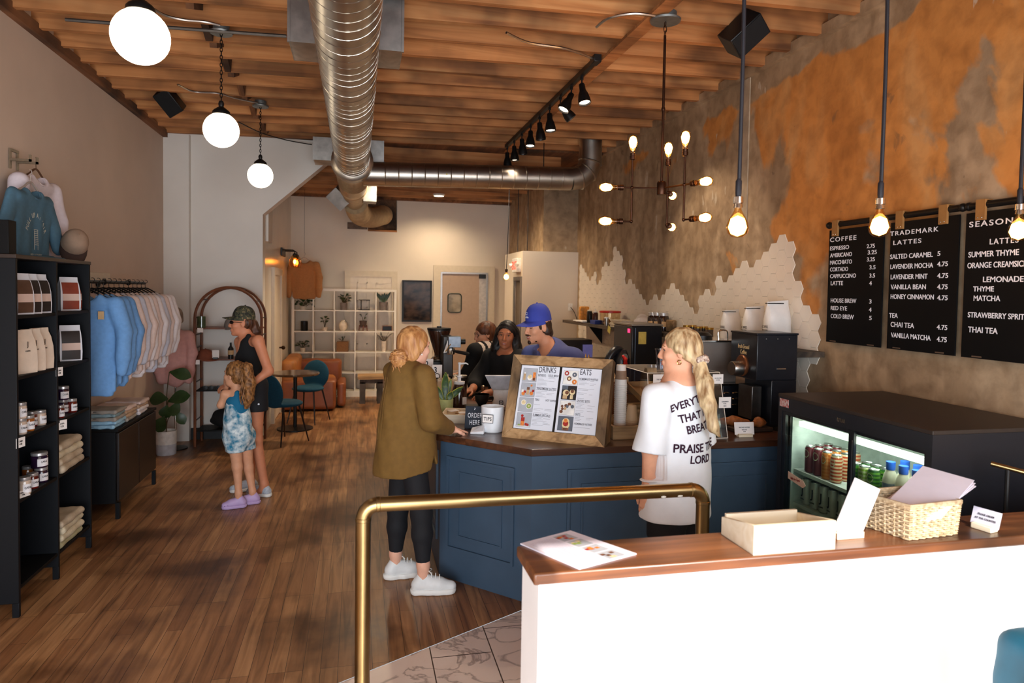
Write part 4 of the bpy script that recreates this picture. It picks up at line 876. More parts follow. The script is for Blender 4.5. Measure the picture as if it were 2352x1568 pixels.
# clothes rail
rl = thing('clothes_rail', 'black pipe clothes rail on two flanges along the left wall', 'clothes rail', (-2.0, 5.55, 1.885))
M().cyl((0, 0, 0), (0, 1.62, 0), 0.014, n=12).build('rail', BLK, rl)
for y in (0.55, 1.15): q = M(); q.cyl((-0.245, y, 0.0), (0, y, 0), 0.013, n=10); q.lathe([(0.045, 0), (0.045, 0.012), (0.02, 0.02)], (-0.248, y, 0), 18, axis=(1, 0, 0)); q.ball((0, y, 0), 0.024, 10); q.build('bracket', BLK, rl)
M().box((-2.249, 5.5, 1.9), (-2.225, 6.95, 1.97)).build('rail_board', TRIMP, label='cream wooden board on the wall behind the clothes rail', cat='board', bevel=0.003)
SKY = mat('sky_blue_fleece', (108, 154, 206), rough=0.9, var=0.05, scale=40); WHF = mat('white_fleece', (226, 216, 216), rough=0.9, var=0.04, scale=40); PKF = mat('blush_fleece', (222, 198, 188), rough=0.9, var=0.04, scale=40); GRF = mat('pale_grey_fleece', (196, 196, 208), rough=0.9, var=0.05, scale=40)
seq = [(SKY, 'sky blue'), (SKY, 'sky blue'), (SKY, 'sky blue'), (PKF, 'blush'), (GRF, 'pale grey'), (PKF, 'blush'), (WHF, 'white'), (PKF, 'blush'), (WHF, 'white'), (GRF, 'pale grey'), (PKF, 'blush'), (WHF, 'white'), (WHF, 'white')]
nth = ['first', 'second', 'third', 'fourth', 'fifth', 'sixth', 'seventh', 'eighth', 'ninth', 'tenth', 'eleventh', 'twelfth', 'last']
protos = []
for i, (m, c) in enumerate(seq):
    y = 5.68+0.122*i; lb = '%s hanging sweatshirt, %s on the clothes rail counted from the tall shelf' % (c, nth[i])
    if i < 3:
        t = thing('hanging_sweatshirt', lb, 'sweatshirt', (-1.985, y, 1.905), 0, 'sweatshirts on the clothes rail'); protos.append(t)
        o = garment('sweatshirt', m, t, 0.205, 0.70 if i == 0 else 0.66, seed=i+3); hanger(t, 0.18)
    else:
        t = dup(protos[i % 3], (-1.985, y, 1.905), random.uniform(-0.06, 0.06), lb, scale=(1, 1, 0.94))
        for ch in t.children:
            if ch.name.startswith('sweatshirt'):
                recolor(ch, 0, m)
                for g in ch.children: recolor(g, 0, m)
g = M().box((-0.02, -0.001, -0.06), (0.02, 0.001, 0)); o = g.build('paper_tag', mat('kraft_tag', (196, 160, 116), rough=0.7), protos[0], ang=0); o.location = (0.12, -0.055, -0.24)
# low cabinet with folded clothes
cb = thing('low_cabinet', 'low near-black sideboard with two doors under the hanging clothes', 'cabinet', (-1.84, 5.91, 0))
M().box((-0.40, 0, 0.13), (-0.022, 1.04, 0.70)).build('body', NAVY, cb, bevel=0.003); M().box((-0.405, -0.005, 0.70), (0.0, 1.045, 0.722)).build('top_panel', NAVYE, cb, bevel=0.003)
BRB = mat('brown_black_door', (26, 16, 14), rough=0.4)
for y in (0.015, 0.525): M().box((-0.021, y, 0.15), (0.0, y+0.5, 0.69)).build('door', BRB, cb, bevel=0.003)
for x in (-0.37, -0.02):
    for y in (0.02, 1.0): M().box((x-0.012, y, 0), (x+0.018, y+0.035, 0.13)).build('leg', NAVY, cb)
LB = mat('pale_blue_cotton', (150, 190, 214), rough=0.9, var=0.05, scale=40); SAND = mat('sand_cotton', (190, 158, 130), rough=0.9, var=0.05, scale=40); GRY = mat('stone_cotton', (158, 148, 138), rough=0.9, var=0.05, scale=40); TLC = mat('grey_teal_cotton', (130, 152, 158), rough=0.9, var=0.05, scale=40)
def pile(y, cols, n, x=-2.02): stack(x, y, 0.722, 0.0 if False else 1.5708, [c[0] for c in cols], 0.27, 0.3, 0.03, ['%s folded tee, %s' % (c[1], n % q) for c, q in zip(cols, ('bottom', 'second from bottom', 'third from bottom', 'fourth from bottom', 'top'))], 'folded tees on the low cabinet', 'folded_tee')
pile(6.06, [(LB, 'pale blue'), (LB, 'light blue'), (GRY, 'stone grey'), (TLC, 'grey teal'), (GRY, 'grey')], '%s of the near pile on the low cabinet')
pile(6.36, [(GRY, 'stone'), (SAND, 'sand'), (SAND, 'sandy'), (PKF, 'blush')], '%s of the middle pile on the low cabinet')
pile(6.68, [(WHF, 'white'), (WHF, 'off-white'), (SAND, 'sand'), (PKF, 'blush')], '%s of the far pile on the low cabinet')
# mannequin
mn = thing('mannequin', 'shop mannequin on a chrome pole wearing a pink top and a taupe cap', 'mannequin', (-2.03, 8.42, 0))
M().lathe([(0.13, 0), (0.13, 0.012), (0.02, 0.02)], n=28).build('base', BLK, mn); M().cyl((0, 0, 0.015), (0, 0, 0.85), 0.011, n=12).build('pole', CHROME, mn)
PINK = mat('dusty_pink_cotton', (206, 156, 150), rough=0.9, var=0.05, scale=30)
b = Blob(0.04); b.cap((-0.13, 0, 1.30), (0.13, 0, 1.30), 0.055); b.chain([(0, 0, 1.24), (0, 0, 1.0), (0, 0, 0.84)], [0.125, 0.12, 0.13], flat=((0, 1, 0), 1.5)); b.cap((0, 0, 1.32), (0, 0, 1.40), 0.05)
for s in (-1, 1): b.chain([(s*0.15, 0, 1.29), (s*0.19, -0.02, 1.1), (s*0.17, -0.03, 0.9), (s*0.14, -0.03, 0.80)], [0.055, 0.05, 0.045, 0.05])
b.build('top', PINK, mn, h=0.012, ripple=lambda x, y, z: 0.006*np.sin(40*x+5*z)*np.clip((1.25-z)*4, 0, 1))
b = Blob(0.02); b.ell((0, 0, 1.50), (0.07, 0.085, 0.1)).cap((0, 0, 1.38), (0, 0, 1.46), 0.045); b.build('head', mat('taupe_head', (172, 146, 124), rough=0.7), mn, h=0.01)
cap_mesh(Matrix.Translation((0.0, 0.0, 1.51)) @ Euler((0.35, 0, 0.3)).to_matrix().to_4x4(), mat('taupe_cap_cloth', (140, 122, 108), rough=0.85), mat('taupe_cap_cloth', None), mn)
# fiddle leaf plant
def leaf(m, a, b, w, up=(0, 0, 1), sag=0.05, n=8, mi=0, fold=0.12, wide=0.5):
    a, b, up = Vector(a), Vector(b), Vector(up); d = b-a; L_ = d.length; s = d.cross(up)
    s = s.normalized() if s.length > 1e-6 else Vector((1, 0, 0)); u = s.cross(d).normalized(); vs = []
    for i in range(n+1):
        t = i/n; p = a+d*t+u*(math.sin(math.pi*t)*sag*L_) ; ww = w*max(0.03, math.sin(math.pi*min(1, t**(math.log(0.5)/math.log(wide))*0.97+0.015))**0.75)
        vs += [p-s*ww+u*fold*ww, p-s*ww*0.5, p+u*-0.02*ww, p+s*ww*0.5, p+s*ww+u*fold*ww]
    m.add(vs, [(i*5+j, i*5+j+1, i*5+j+6, i*5+j+5) for i in range(n) for j in range(4)], mi); return m
LEAF = mat('dark_green_leaf', (40, 66, 30), rough=0.4, var=0.25, scale=14, spec=0.6)
pl = thing('potted_plant', 'fiddle-leaf plant with broad dark leaves in a two-tone white floor pot', 'plant', (-2.06, 8.16, 0))
M().lathe([(0.095, 0), (0.1, 0.01), (0.104, 0.12)], n=28).build('pot', mat('pale_grey_glaze', (190, 190, 196), rough=0.5), pl); M().lathe([(0.104, 0.12), (0.106, 0.265), (0.098, 0.265), (0.096, 0.24), (0.0001, 0.24)], n=28).build('pot_rim', mat('white_glaze', (228, 224, 218), rough=0.45), pl)
o = Vector((-2.06, 8.16, 0)); st = M(); lf = M()
def lp(px, py, y): return P(px, py, y=y)-o
for (a, b, y, w) in (((389, 854), (439, 866), 8.1, 0.075), ((386, 916), (344, 918), 8.1, 0.085), ((386, 922), (437, 908), 8.12, 0.085), ((386, 938), (414, 944), 8.05, 0.085), ((404, 944), (424, 974), 8.05, 0.055), ((378, 956), (362, 992), 8.03, 0.08), ((384, 930), (379, 960), 8.06, 0.07)):
    u = P(a[0], a[1], y=y)-o; v = P(b[0], b[1], y=y)-o; leaf(lf, u, v, w, up=(0, -0.8, 0.6), sag=0.1, wide=0.6)
    st.tube(spline([(0, 0, 0.24), (u.x*0.2, u.y*0.2, u.z*0.6+0.1), tuple(u)], 5), 0.005, 5)
st.build('stem', mat('brown_stem', (84, 70, 44), rough=0.8), pl); lf.build('foliage', LEAF, pl)
# arched shelf
ar = thing('arched_shelf', 'arched bentwood display shelf with double hoops against the white partition', 'shelf', (-1.47, 8.62, 0))
ARW = mat('brown_bentwood', (112, 62, 34), rough=0.45, var=0.2, scale=12)
for y in (-0.14, 0.2):
    h = M(); R_ = 0.365; pts = [(-R_, y, 0)]+[(R_*math.cos(a), y, 1.49+R_*math.sin(a)) for a in np.linspace(math.pi, 0, 22)]+[(R_, y, 0)]; h.tube(pts, 0.016, 8); h.build('hoop', ARW, ar)
for s in (-1, 1):
    for z in (0.3, 0.75, 1.15, 1.3, 1.5): M().cyl((s*0.365, -0.14, z), (s*0.365, 0.2, z), 0.008, n=6).build('rung', BLK, ar)
for a in (0.6, 1.2, 1.9, 2.5): M().cyl((0.365*math.cos(a), -0.14, 1.49+0.365*math.sin(a)), (0.365*math.cos(a), 0.2, 1.49+0.365*math.sin(a)), 0.008, n=6).build('rung', BLK, ar)
for z in (0.19, 0.66, 1.02, 1.385): M().box((-0.355, -0.13, z-0.018), (0.355, 0.19, z)).build('shelf_board', ARW if z > 0.7 else NAVYE, ar, bevel=0.003)
def at_arch(px, z, dy=0.0): p = P(px, 800, y=8.50+dy); return Vector((p.x, 8.50+dy, z))
M().lathe([(0.045, 0), (0.048, 0.004), (0.048, 0.13), (0.044, 0.13), (0.043, 0.11), (0.0001, 0.11)], n=20).build('green_candle', mat('green_glass', (62, 76, 52), rough=0.15, var=0.2, coat=1), loc=at_arch(463, 1.385), label='green glass candle jar on the top board of the arched shelf', cat='candle')
def soft_cap(loc, rz, m, label):
    t = thing('cap', label, 'cap', loc, rz); cap_mesh(Matrix.Identity(4), m, m, t)
soft_cap(at_arch(532, 1.385, 0.06), 0.4, mat('grey_cap_cloth', (122, 112, 106), rough=0.85), 'grey cap on the top board of the arched shelf')
soft_cap(at_arch(472, 1.02, 0.04), 1.2, mat('rust_cap_cloth', (124, 66, 44), rough=0.85), 'rust brown cap on the middle board of the arched shelf')
def card(loc, rz, w, h, m, label, name='sign_card', cat='sign', lines=(), foot=None, tilt=0.2):
    t = thing(name, label, cat, loc, rz); z0 = 0.02 if foot else 0.001
    T = Matrix.Translation((0, 0, z0-(0.006 if foot else 0))) @ Matrix.Rotation(-tilt, 4, 'X')
    c = M().box((-w/2, -0.001, 0), (w/2, 0.001, h)).xf(T).build('card', m, t, ang=0)
    if foot: M().box((-w*0.36, -0.022, 0), (w*0.36, 0.022, 0.02)).build('holder', foot, t, bevel=0.002)
    if lines: words(lines, T @ frame((0, -0.0016, 0), (1, 0, 0), (0, 0, 1))).build('print', INK, c, ang=0)
    return t
card(at_arch(495, 1.02), 0.1, 0.075, 0.09, PAPER, 'small framed white card on the middle board of the arched shelf', lines=[('SHOP', 0, 0.06, 0.012, 0.8, 1, 'CENTER'), ('SALE', 0, 0.03, 0.012, 0.8, 1, 'CENTER')][:0], foot=BLK)
card(at_arch(460, 1.333, -0.065), 0.0, 0.062, 0.05, PAPER, 'white price card at the left end of the top arched board', tilt=0); card(at_arch(541, 1.333, -0.065), 0.0, 0.062, 0.05, PAPER, 'white price card at the right end of the top arched board', tilt=0)
card(at_arch(453, 0.965, -0.065), 0.3, 0.05, 0.05, PAPER, 'white price card at the left end of the middle arched board', tilt=0)
t = thing('black_bottle', 'black bottle with a tan label on the middle board of the arched shelf', 'bottle', at_arch(530, 1.02, 0.02)); M().lathe([(0.03, 0), (0.032, 0.12), (0.012, 0.15), (0.012, 0.19), (0.0001, 0.19)], n=16).build('body', BLK, t); M().lathe([(0.0327, 0.05), (0.0327, 0.1)], n=16).build('label', mat('kraft_tag', None), t)
for px, lb in ((478, 'black sunglasses at the left on the low dark board'), (508, 'black sunglasses at the right on the low dark board')):
    t = thing('sunglasses', lb+' of the arched shelf', 'sunglasses', at_arch(px, 0.66, -0.02)); g = M()
    for s in (-1, 1): g.lathe([(0.0001, 0), (0.026, 0.002), (0.026, 0.007), (0.0001, 0.009)], (s*0.032, 0, 0.027), 14, axis=(0, -1, 0)); g.cyl((s*0.055, 0, 0.035), (s*0.055, 0.11, 0.03), 0.004, n=6)
    g.cyl((-0.01, -0.004, 0.033), (0.01, -0.004, 0.033), 0.003, n=6); g.build('frame', BLK, t)
b = Blob(0.05); b.ell((0, 0, 0.09), (0.24, 0.12, 0.09)).ell((-0.04, 0, 0.15), (0.15, 0.1, 0.09)).ell((0.1, -0.02, 0.13), (0.12, 0.1, 0.08)); o = b.build('black_clothes_pile', mat('black_cloth', (16, 16, 18), rough=0.95, var=0.1, scale=30), h=0.016, ripple=lambda x, y, z: 0.008*np.sin(30*x+20*z), clip=lambda x, y, z: 0.002-z, label='heap of black folded clothes on the lowest board of the arched shelf', cat='clothes'); o.location = (-1.47, 8.62, 0.19)
# ================================================================== rear room
LEA = mat('tan_leather', (142, 78, 44), rough=0.42, var=0.14, scale=6, bump=0.05); LEA2 = mat('worn_tan_leather', (184, 118, 62), rough=0.45, var=0.12, scale=6)
so = thing('leather_sofa', 'low blocky tan leather corner sofa in front of the white cube shelf', 'sofa', (-0.68, 11.2, 0))
def cushion(name, lo, hi, m, par, rd=0.05, **kw):
    lo, hi = Vector(lo), Vector(hi); b = Blob(0.01); h = (hi-lo)/2; rd = min(rd, min(h)*0.9)
    b.box((lo+hi)/2, (h.x-rd, h.y-rd, h.z-rd), rd=rd)
    return b.build(name, m, par, h=0.02, ripple=lambda x, y, z: 0.004*np.sin(11*x+7*y), **kw)
cushion('base', (-0.43, -0.5, 0.03), (0.32, 0.8, 0.26), LEA, so); cushion('seat_cushion', (-0.2, -0.52, 0.2), (0.33, 0.5, 0.44), LEA2, so, 0.06)
cushion('front_block', (-0.44, -0.55, 0.03), (0.36, -0.1, 0.47), LEA, so, 0.04); cushion('backrest', (-0.4, 0.5, 0.2), (0.42, 0.8, 0.68), LEA, so, 0.06)
cushion('side_block', (0.37, -0.3, 0.03), (0.5, 0.5, 0.4), LEA, so, 0.04)
cushion('wall_backrest', (-0.45, -0.5, 0.3), (-0.22, 0.75, 0.78), LEA2, so, 0.08)
# teal chairs and the small round table
TEALF = mat('petrol_blue_fabric', (12, 66, 88), rough=0.9, var=0.1, scale=50); DKW = mat('dark_metal_leg', (44, 30, 24), rough=0.4, metal=0.3)
ch0 = thing('dining_chair', 'petrol blue shell chair nearest the shoppers, at the round table', 'chair', (-0.87, 8.6, 0), 0.0, 'petrol blue chairs')
b = Blob(0.03); b.ell((0, 0.02, 0.47), (0.22, 0.21, 0.045)).ell((0, -0.19, 0.64), (0.205, 0.05, 0.21), R=Euler((0.18, 0, 0)).to_matrix()); b.ell((0, 0.05, 0.56), (0.19, 0.19, 0.06), op='-', k=0.02)
b.build('seat_shell', TEALF, ch0, h=0.014); 
for sx in (-1, 1):
    for sy, q in ((-1, -0.2), (1, 0.19)): M().tube([(sx*0.14, sy*0.12, 0.44), (sx*0.21, q*1.1, 0.0)], [0.013, 0.008], 8).build('leg', DKW, ch0)
ch0.rotation_euler.z = -0.75
dup(ch0, (-0.66, 9.86, 0), 2.7, 'petrol blue shell chair on the far side of the round table', 'petrol blue chairs')
tb = thing('round_table', 'small round dark-topped pedestal table between the blue chairs', 'table', (-0.80, 9.38, 0))
M().lathe([(0.01, 0.715), (0.3, 0.72), (0.31, 0.735), (0.305, 0.75), (0.0001, 0.752)], n=36).build('table_top', mat('glossy_brown_top', (96, 68, 46), rough=0.12, coat=0.6), tb); M().cyl((0, 0, 0.02), (0, 0, 0.72), 0.025, n=12).build('pole', BLK, tb); M().lathe([(0.23, 0), (0.23, 0.015), (0.05, 0.03), (0.0001, 0.032)], n=32).build('base', BLK, tb)
# wooden side table
GREYW = node_mat('grey_timber', wood_fn((74, 64, 58), (96, 84, 76), (112, 100, 90), 'z', rough=0.8))
a, bq = P(822, 860, y=11.25), P(884, 860, y=11.25); st_ = thing('side_table', 'chunky wooden side table with grey legs before the cube shelf', 'table', ((a.x+bq.x)/2, 11.45, 0)); w = (bq.x-a.x)/2
t = M()
for i in range(4): t.box((-w, -0.2+0.1*i+0.002, 0.40), (w, -0.1+0.1*i-0.002, 0.45))
t.build('table_top', RUSTIC, st_, ang=0); M().box((-w+0.03, -0.17, 0.33), (w-0.03, 0.17, 0.40)).build('apron', GREYW, st_, ang=0)
for sx in (-1, 1):
    for sy in (-1, 1): M().box((sx*(w-0.075)-0.045, sy*0.13-0.04, 0), (sx*(w-0.075)+0.045, sy*0.13+0.04, 0.35)).build('leg', GREYW, st_, ang=0)
# white cube shelf with plants
WS = mat('white_shelf_paint', (238, 228, 212), rough=0.4, var=0.02)
ys = 12.05; TL, TR = P(670, 661, y=ys), P(911, 668, y=ys); Wd = TR.x-TL.x; Ht = (TL.z+TR.z)/2
cs = thing('cube_shelf', 'tall white open cube shelf with potted plants standing before the back wall', 'shelf', (TL.x, ys, 0)); rows = [0.10, 0.42, 0.775, 1.135, 1.495]; Hs = 1.86
k = M(); k.box((0, 0, Hs-0.04), (Wd, 0.3, Hs)); k.box((0, 0, 0), (Wd, 0.3, 0.1)); k.box((0, 0, 0.1), (0.04, 0.3, Hs-0.04)); k.box((Wd-0.04, 0, 0.1), (Wd, 0.3, Hs-0.04)); k.build('frame', WS, cs, ang=0)
for i in range(1, 5): M().box((Wd*i/5-0.01, 0.01, 0.1), (Wd*i/5+0.01, 0.29, Hs-0.04)).build('upright', WS, cs, ang=0)
for z in rows[1:]: M().box((0.04, 0.012, z-0.02), (Wd-0.04, 0.288, z)).build('shelf_board', WS, cs, ang=0)
def zpx(px, py, y=12.15):
    p = P(px, py, y=y); return p
def sp(px, row): p = P(px, 750, y=12.17); return Vector((p.x, 12.17, rows[row]))
PGRN = mat('mid_green_leaf', (58, 76, 38), rough=0.5, var=0.25, scale=20)
def plant(px, row, pot, pm, label, n, L_, w, spread, droop=0.0, seed=1, cat='plant', hh=0.0):
    r = random.Random(seed); t = thing('shelf_plant', label, cat, sp(px, row), 0, 'plants on the cube shelf'); R_, H_ = pot
    M().lathe([(R_*0.78, 0), (R_*0.82, 0.005), (R_, H_), (R_*0.88, H_), (R_*0.86, H_-0.015), (0.0001, H_-0.015)], n=18).build('pot', pm, t)
    f = M(); s_ = M()
    for i in range(n):
        a = r.uniform(0, 6.28); e = r.uniform(0.3, 1.2)*spread; top = Vector((math.cos(a)*e*0.09, math.sin(a)*e*0.05, H_+hh+r.uniform(0.02, L_)))
        d = Vector((math.cos(a), math.sin(a)*0.6, r.uniform(-0.5, 0.7)-droop)).normalized()*r.uniform(0.7, 1.1)*w*2.4
        s_.tube([(0, 0, H_-0.02), tuple(top*0.7+Vector((0, 0, 0.3*H_))), tuple(top)], 0.0025, 4); leaf(f, top, top+d, w, up=(0, -0.3, 1), sag=0.15, n=5)
    s_.build('stem', MATS['brown_stem'], t); f.build('foliage', PGRN if seed % 2 else LEAF, t); return t
GPOT = mat('grey_pot', (124, 112, 106), rough=0.7); WPOT = mat('cream_pot', (226, 208, 186), rough=0.6)
plant(696, 4, (0.055, 0.06), WPOT, 'trailing dark plant, top left cube of the white shelf', 26, 0.17, 0.032, 1.3, 0.3, 2)
plant(789, 4, (0.062, 0.125), GPOT, 'bushy plant in a grey pot, top row middle cube', 26, 0.13, 0.022, 1.0, -0.2, 3)
t = plant(880, 4, (0.075, 0.145), GPOT, 'snake plant in a grey pot, top right cube', 1, 0.05, 0.01, 0.3, 0, 5); f = M()
for a, e, l in ((0.2, 0.13, 0.2), (2.9, 0.15, 0.22), (1.2, 0.06, 0.18), (2.2, 0.04, 0.16), (0.6, 0.08, 0.17), (2.6, 0.09, 0.16)): leaf(f, (0, 0, 0.12), (math.cos(a)*e, math.sin(a)*0.03, 0.13+l), 0.024, up=(0, -1, 0.1), sag=-0.08, n=6)
f.build('foliage', LEAF, t)
plant(746, 3, (0.045, 0.06), WPOT, 'small sprig plant in a cream pot, second row second cube', 9, 0.16, 0.03, 0.7, -0.3, 7)
plant(696, 2, (0.045, 0.07), WPOT, 'small plant in a cream pot, third row left cube', 16, 0.12, 0.028, 0.8, 0, 9)
plant(882, 2, (0.045, 0.18), mat('white_vase', (232, 214, 196), rough=0.5), 'spidery plant in a tall white pot, third row right cube', 18, 0.15, 0.014, 1.5, 0.1, 4)
t = plant(834, 3, (0.065, 0.1), mat('brown_pot', (84, 66, 58), rough=0.7), 'tiny sprout in a brown pot on a wooden stand, second row fourth cube', 4, 0.1, 0.022, 0.4, -0.3, 11)
for c in t.children: c.location.z = 0.075
q = M(); q.box((-0.075, -0.012, 0.05), (0.075, 0.012, 0.075)); q.box((-0.012, -0.075, 0.05), (0.012, 0.075, 0.075))
for x, y in ((-0.07, 0), (0.07, 0), (0, -0.07), (0, 0.07)): q.cyl((x, y, 0), (x*0.85, y*0.85, 0.1), 0.01, n=6)
q.build('stand', ARW, t)
t = plant(787, 2, (0.001, 0.17), mat('brown_pot', None), 'woven brown box with sprouts, third row middle cube', 5, 0.08, 0.016, 0.9, -0.4, 13); M().box((-0.1, -0.07, 0), (0.1, 0.07, 0.175)).build('woven_box', mat('woven_brown', (134, 92, 56), rough=0.8, var=0.25, scale=60, stretch=(1, 1, 4)), t, bevel=0.01)
M().lathe([(0.03, 0), (0.06, 0.03), (0.078, 0.085), (0.065, 0.135), (0.03, 0.165), (0.026, 0.185), (0.02, 0.185), (0.02, 0.16)], n=24).build('round_vase', WPOT, loc=sp(788, 3), label='cream round vase, second row middle cube of the white shelf', cat='vase')
M().lathe([(0.058, 0), (0.06, 0.004), (0.06, 0.165), (0.054, 0.165), (0.054, 0.02), (0.0001, 0.02)], n=22).build('black_canister', BLK, loc=sp(699, 3), label='plain black cylinder, second row left cube of the white shelf', cat='canister')
t = thing('cube_stand', 'empty black wire frame with round ends, top row fourth cube', 'stand', sp(836, 4)); q = M(); q.lathe([(0.0001, 0), (0.1, 0.002), (0.1, 0.012), (0.0001, 0.014)], n=20); q.lathe([(0.0001, 0.17), (0.1, 0.172), (0.1, 0.182), (0.0001, 0.184)], n=20)
for x in (-0.06, -0.045, 0.085): q.cyl((x, 0, 0.01), (x, 0, 0.175), 0.005, n=6)
q.build('frame', BLK, t)
t = thing('small_frame', 'small black slate in a wooden frame, second row right cube', 'frame', sp(889, 3)); M().box((-0.085, -0.02, 0.0), (0.085, 0.02, 0.09)).build('frame', ARW, t, bevel=0.003); M().box((-0.075, -0.024, 0.012), (0.075, -0.0205, 0.08)).build('slate', BLK, t)
# tan sweater hanging in front of the cube shelf
p = P(699, 582, y=11.9); t = thing('hanging_sweater', 'tan sweater on a clear hanger hanging above the white cube shelf', 'sweater', (p.x, 11.9, p.z))
TANF = mat('tan_fleece', (168, 116, 70), rough=0.9, var=0.06, scale=40)
garment('sweater', TANF, t, 0.19, 0.58, 'long', 4); hanger(t, 0.17, HANG); M().cyl((0, 0, 0.0), (0, 0.0, 3.5-p.z), 0.002, n=5).build('hanging_line', BLK, t)
# picture
a, b = P(924, 643, y=12.46), P(991, 739, y=12.46); pc = thing('framed_picture', 'dark glossy picture in a black frame on the back wall', 'picture', ((a.x+b.x)/2, 12.47, (a.z+b.z)/2)); w, h = (b.x-a.x)/2, (a.z-b.z)/2
t = M()
for lo, hi in (((-w, -0.03, -h), (-w+0.03, 0.025, h)), ((w-0.03, -0.03, -h), (w, 0.025, h)), ((-w+0.03, -0.03, h-0.03), (w-0.03, 0.025, h)), ((-w+0.03, -0.03, -h), (w-0.03, 0.025, -h+0.03))): t.box(lo, hi)
t.build('frame', BLK, pc, ang=0); M().box((-w+0.03, -0.015, -h+0.03), (w-0.03, 0.01, h-0.03)).build('print', mat('dark_print', (20, 16, 15), rough=0.12, col2=(78, 58, 46), scale=5, spec=0.12, stretch=(1, 1, 1.6)), pc, ang=0)
# ================================================================== service counter and what stands on it
CZ = 0.935
BLUE = mat('slate_blue_paint', (60, 80, 100), rough=0.42, var=0.06, scale=6)
ct = thing('service_counter', 'slate blue panelled service counter with a dark wood top, cut corner', 'counter', (0, 0, 0))
top = [(0.5, 7.9), (0.5, 4.37), (1.0, 3.85), (2.8, 3.87), (2.8, 4.62), (1.42, 4.62), (1.28, 4.8), (1.28, 7.9)]
M().prism(top, CZ-0.042, CZ).build('counter_top', WALNUT, ct, ang=0, bevel=0.003)
bs = [(0.53, 7.85), (0.53, 4.385), (1.012, 3.88), (2.75, 3.895), (2.75, 4.6), (1.43, 4.6), (1.25, 4.78), (1.25, 7.85)]
M().prism(bs, 0.0, CZ-0.042).build('body', BLUE, ct, ang=0)
def mould(p, q, u0, u1, z0, z1, inset=0.09):
    """rectangular panel mouldings on the vertical face from p to q"""
    p, q = Vector((*p, 0)), Vector((*q, 0)); e = (q-p).normalized(); nrm = Vector((e.y, -e.x, 0)); t = M()
    def bar(a, b, c, d, th): t.hexa([p+e*a+Vector((0, 0, c))-nrm*0.001, p+e*b+Vector((0, 0, c))-nrm*0.001, p+e*b+Vector((0, 0, c))+nrm*th, p+e*a+Vector((0, 0, c))+nrm*th], [p+e*a+Vector((0, 0, d))-nrm*0.001, p+e*b+Vector((0, 0, d))-nrm*0.001, p+e*b+Vector((0, 0, d))+nrm*th, p+e*a+Vector((0, 0, d))+nrm*th])
    for k, w, th in ((0, 0.018, 0.014), (inset, 0.01, 0.008)):
        a, b, c, d = u0+k, u1-k, z0+k, z1-k
        bar(a, b, d-w, d, th); bar(a, b, c, c+w, th); bar(a, a+w, c+w, d-w, th); bar(b-w, b, c+w, d-w, th)
    t.build('panel_moulding', BLUE, ct, ang=0, fix=True)
mould((0.53, 4.385), (1.012, 3.88), 0.06, 0.58, 0.2, 0.8); mould((1.012, 3.88), (2.75, 3.895), 0.22, 0.88, 0.2, 0.8); mould((1.012, 3.88), (2.75, 3.895), 1.0, 1.66, 0.2, 0.8); mould((0.53, 6.6), (0.53, 4.385), 1.2, 2.1, 0.2, 0.8)
def oc(px, py, dz=0.0): p = P(px, py, z=CZ); p.z = CZ+dz; return p
# menu display board
BL = oc(1152, 1003); e = Vector((0.8234, -0.5674, 0)); nb = Vector((-0.5674, -0.8234, 0)); th = math.radians(20); ub = Vector((0, 0, 1))*math.cos(th)-nb*math.sin(th); Wb, Lb = 0.668, 0.545
mb = thing('menu_board', 'big wooden framed menu display leaning back on the counter corner', 'menu board', BL)
T = frame((0, 0, 0), e, ub)
def inb(lo, hi): return M().box(lo, hi).xf(T)
f = 0.062; dk = 0.07
for nm, q, zz, m in (('frame_rail', [(0, 0), (Wb, 0), (Wb-f, f), (f, f)], 0, RUSTIC), ('frame_rail', [(f, Lb-f), (Wb-f, Lb-f), (Wb, Lb), (0, Lb)], 0, RUSTIC), ('frame_stile', [(0, 0), (f, f), (f, Lb-f), (0, Lb)], 0, RUSTIC_Z), ('frame_stile', [(Wb-f, f), (Wb, 0), (Wb, Lb), (Wb-f, Lb-f)], 0, RUSTIC_Z)):
    g = 0.0008; cx = sum(a for a, b in q)/4; cy = sum(b for a, b in q)/4
    M().slab([(a+(cx-a)*g*4, b+(cy-b)*g*4, -dk) for a, b in q], (0, 0, dk)).xf(T).build(nm, m, mb, ang=0, fix=True)
inb((f-0.01, f-0.01, -0.03), (Wb-f+0.01, Lb-f+0.01, -0.016)).build('black_backing', BLK, mb, ang=0)
WPAP = mat('menu_paper', (226, 230, 240), rough=0.5, var=0.0)
leg = M(); leg.hexa([(Wb-0.05, 0.02, -0.17), (Wb-0.005, 0.02, -0.17), (Wb-0.005, 0.02, -0.07), (Wb-0.05, 0.02, -0.07)], [(Wb-0.05, Lb*0.85, -0.085), (Wb-0.005, Lb*0.85, -0.085), (Wb-0.005, Lb*0.85, -0.07), (Wb-0.05, Lb*0.85, -0.07)])
leg.xf(T); leg.v = [(x, y, max(z, 0.001)) for x, y, z in leg.v]; leg.build('back_stand', RUSTIC_Z, mb, ang=0)
mid = Wb*0.5; ph = Lb-2*f; pw = mid-f-0.012
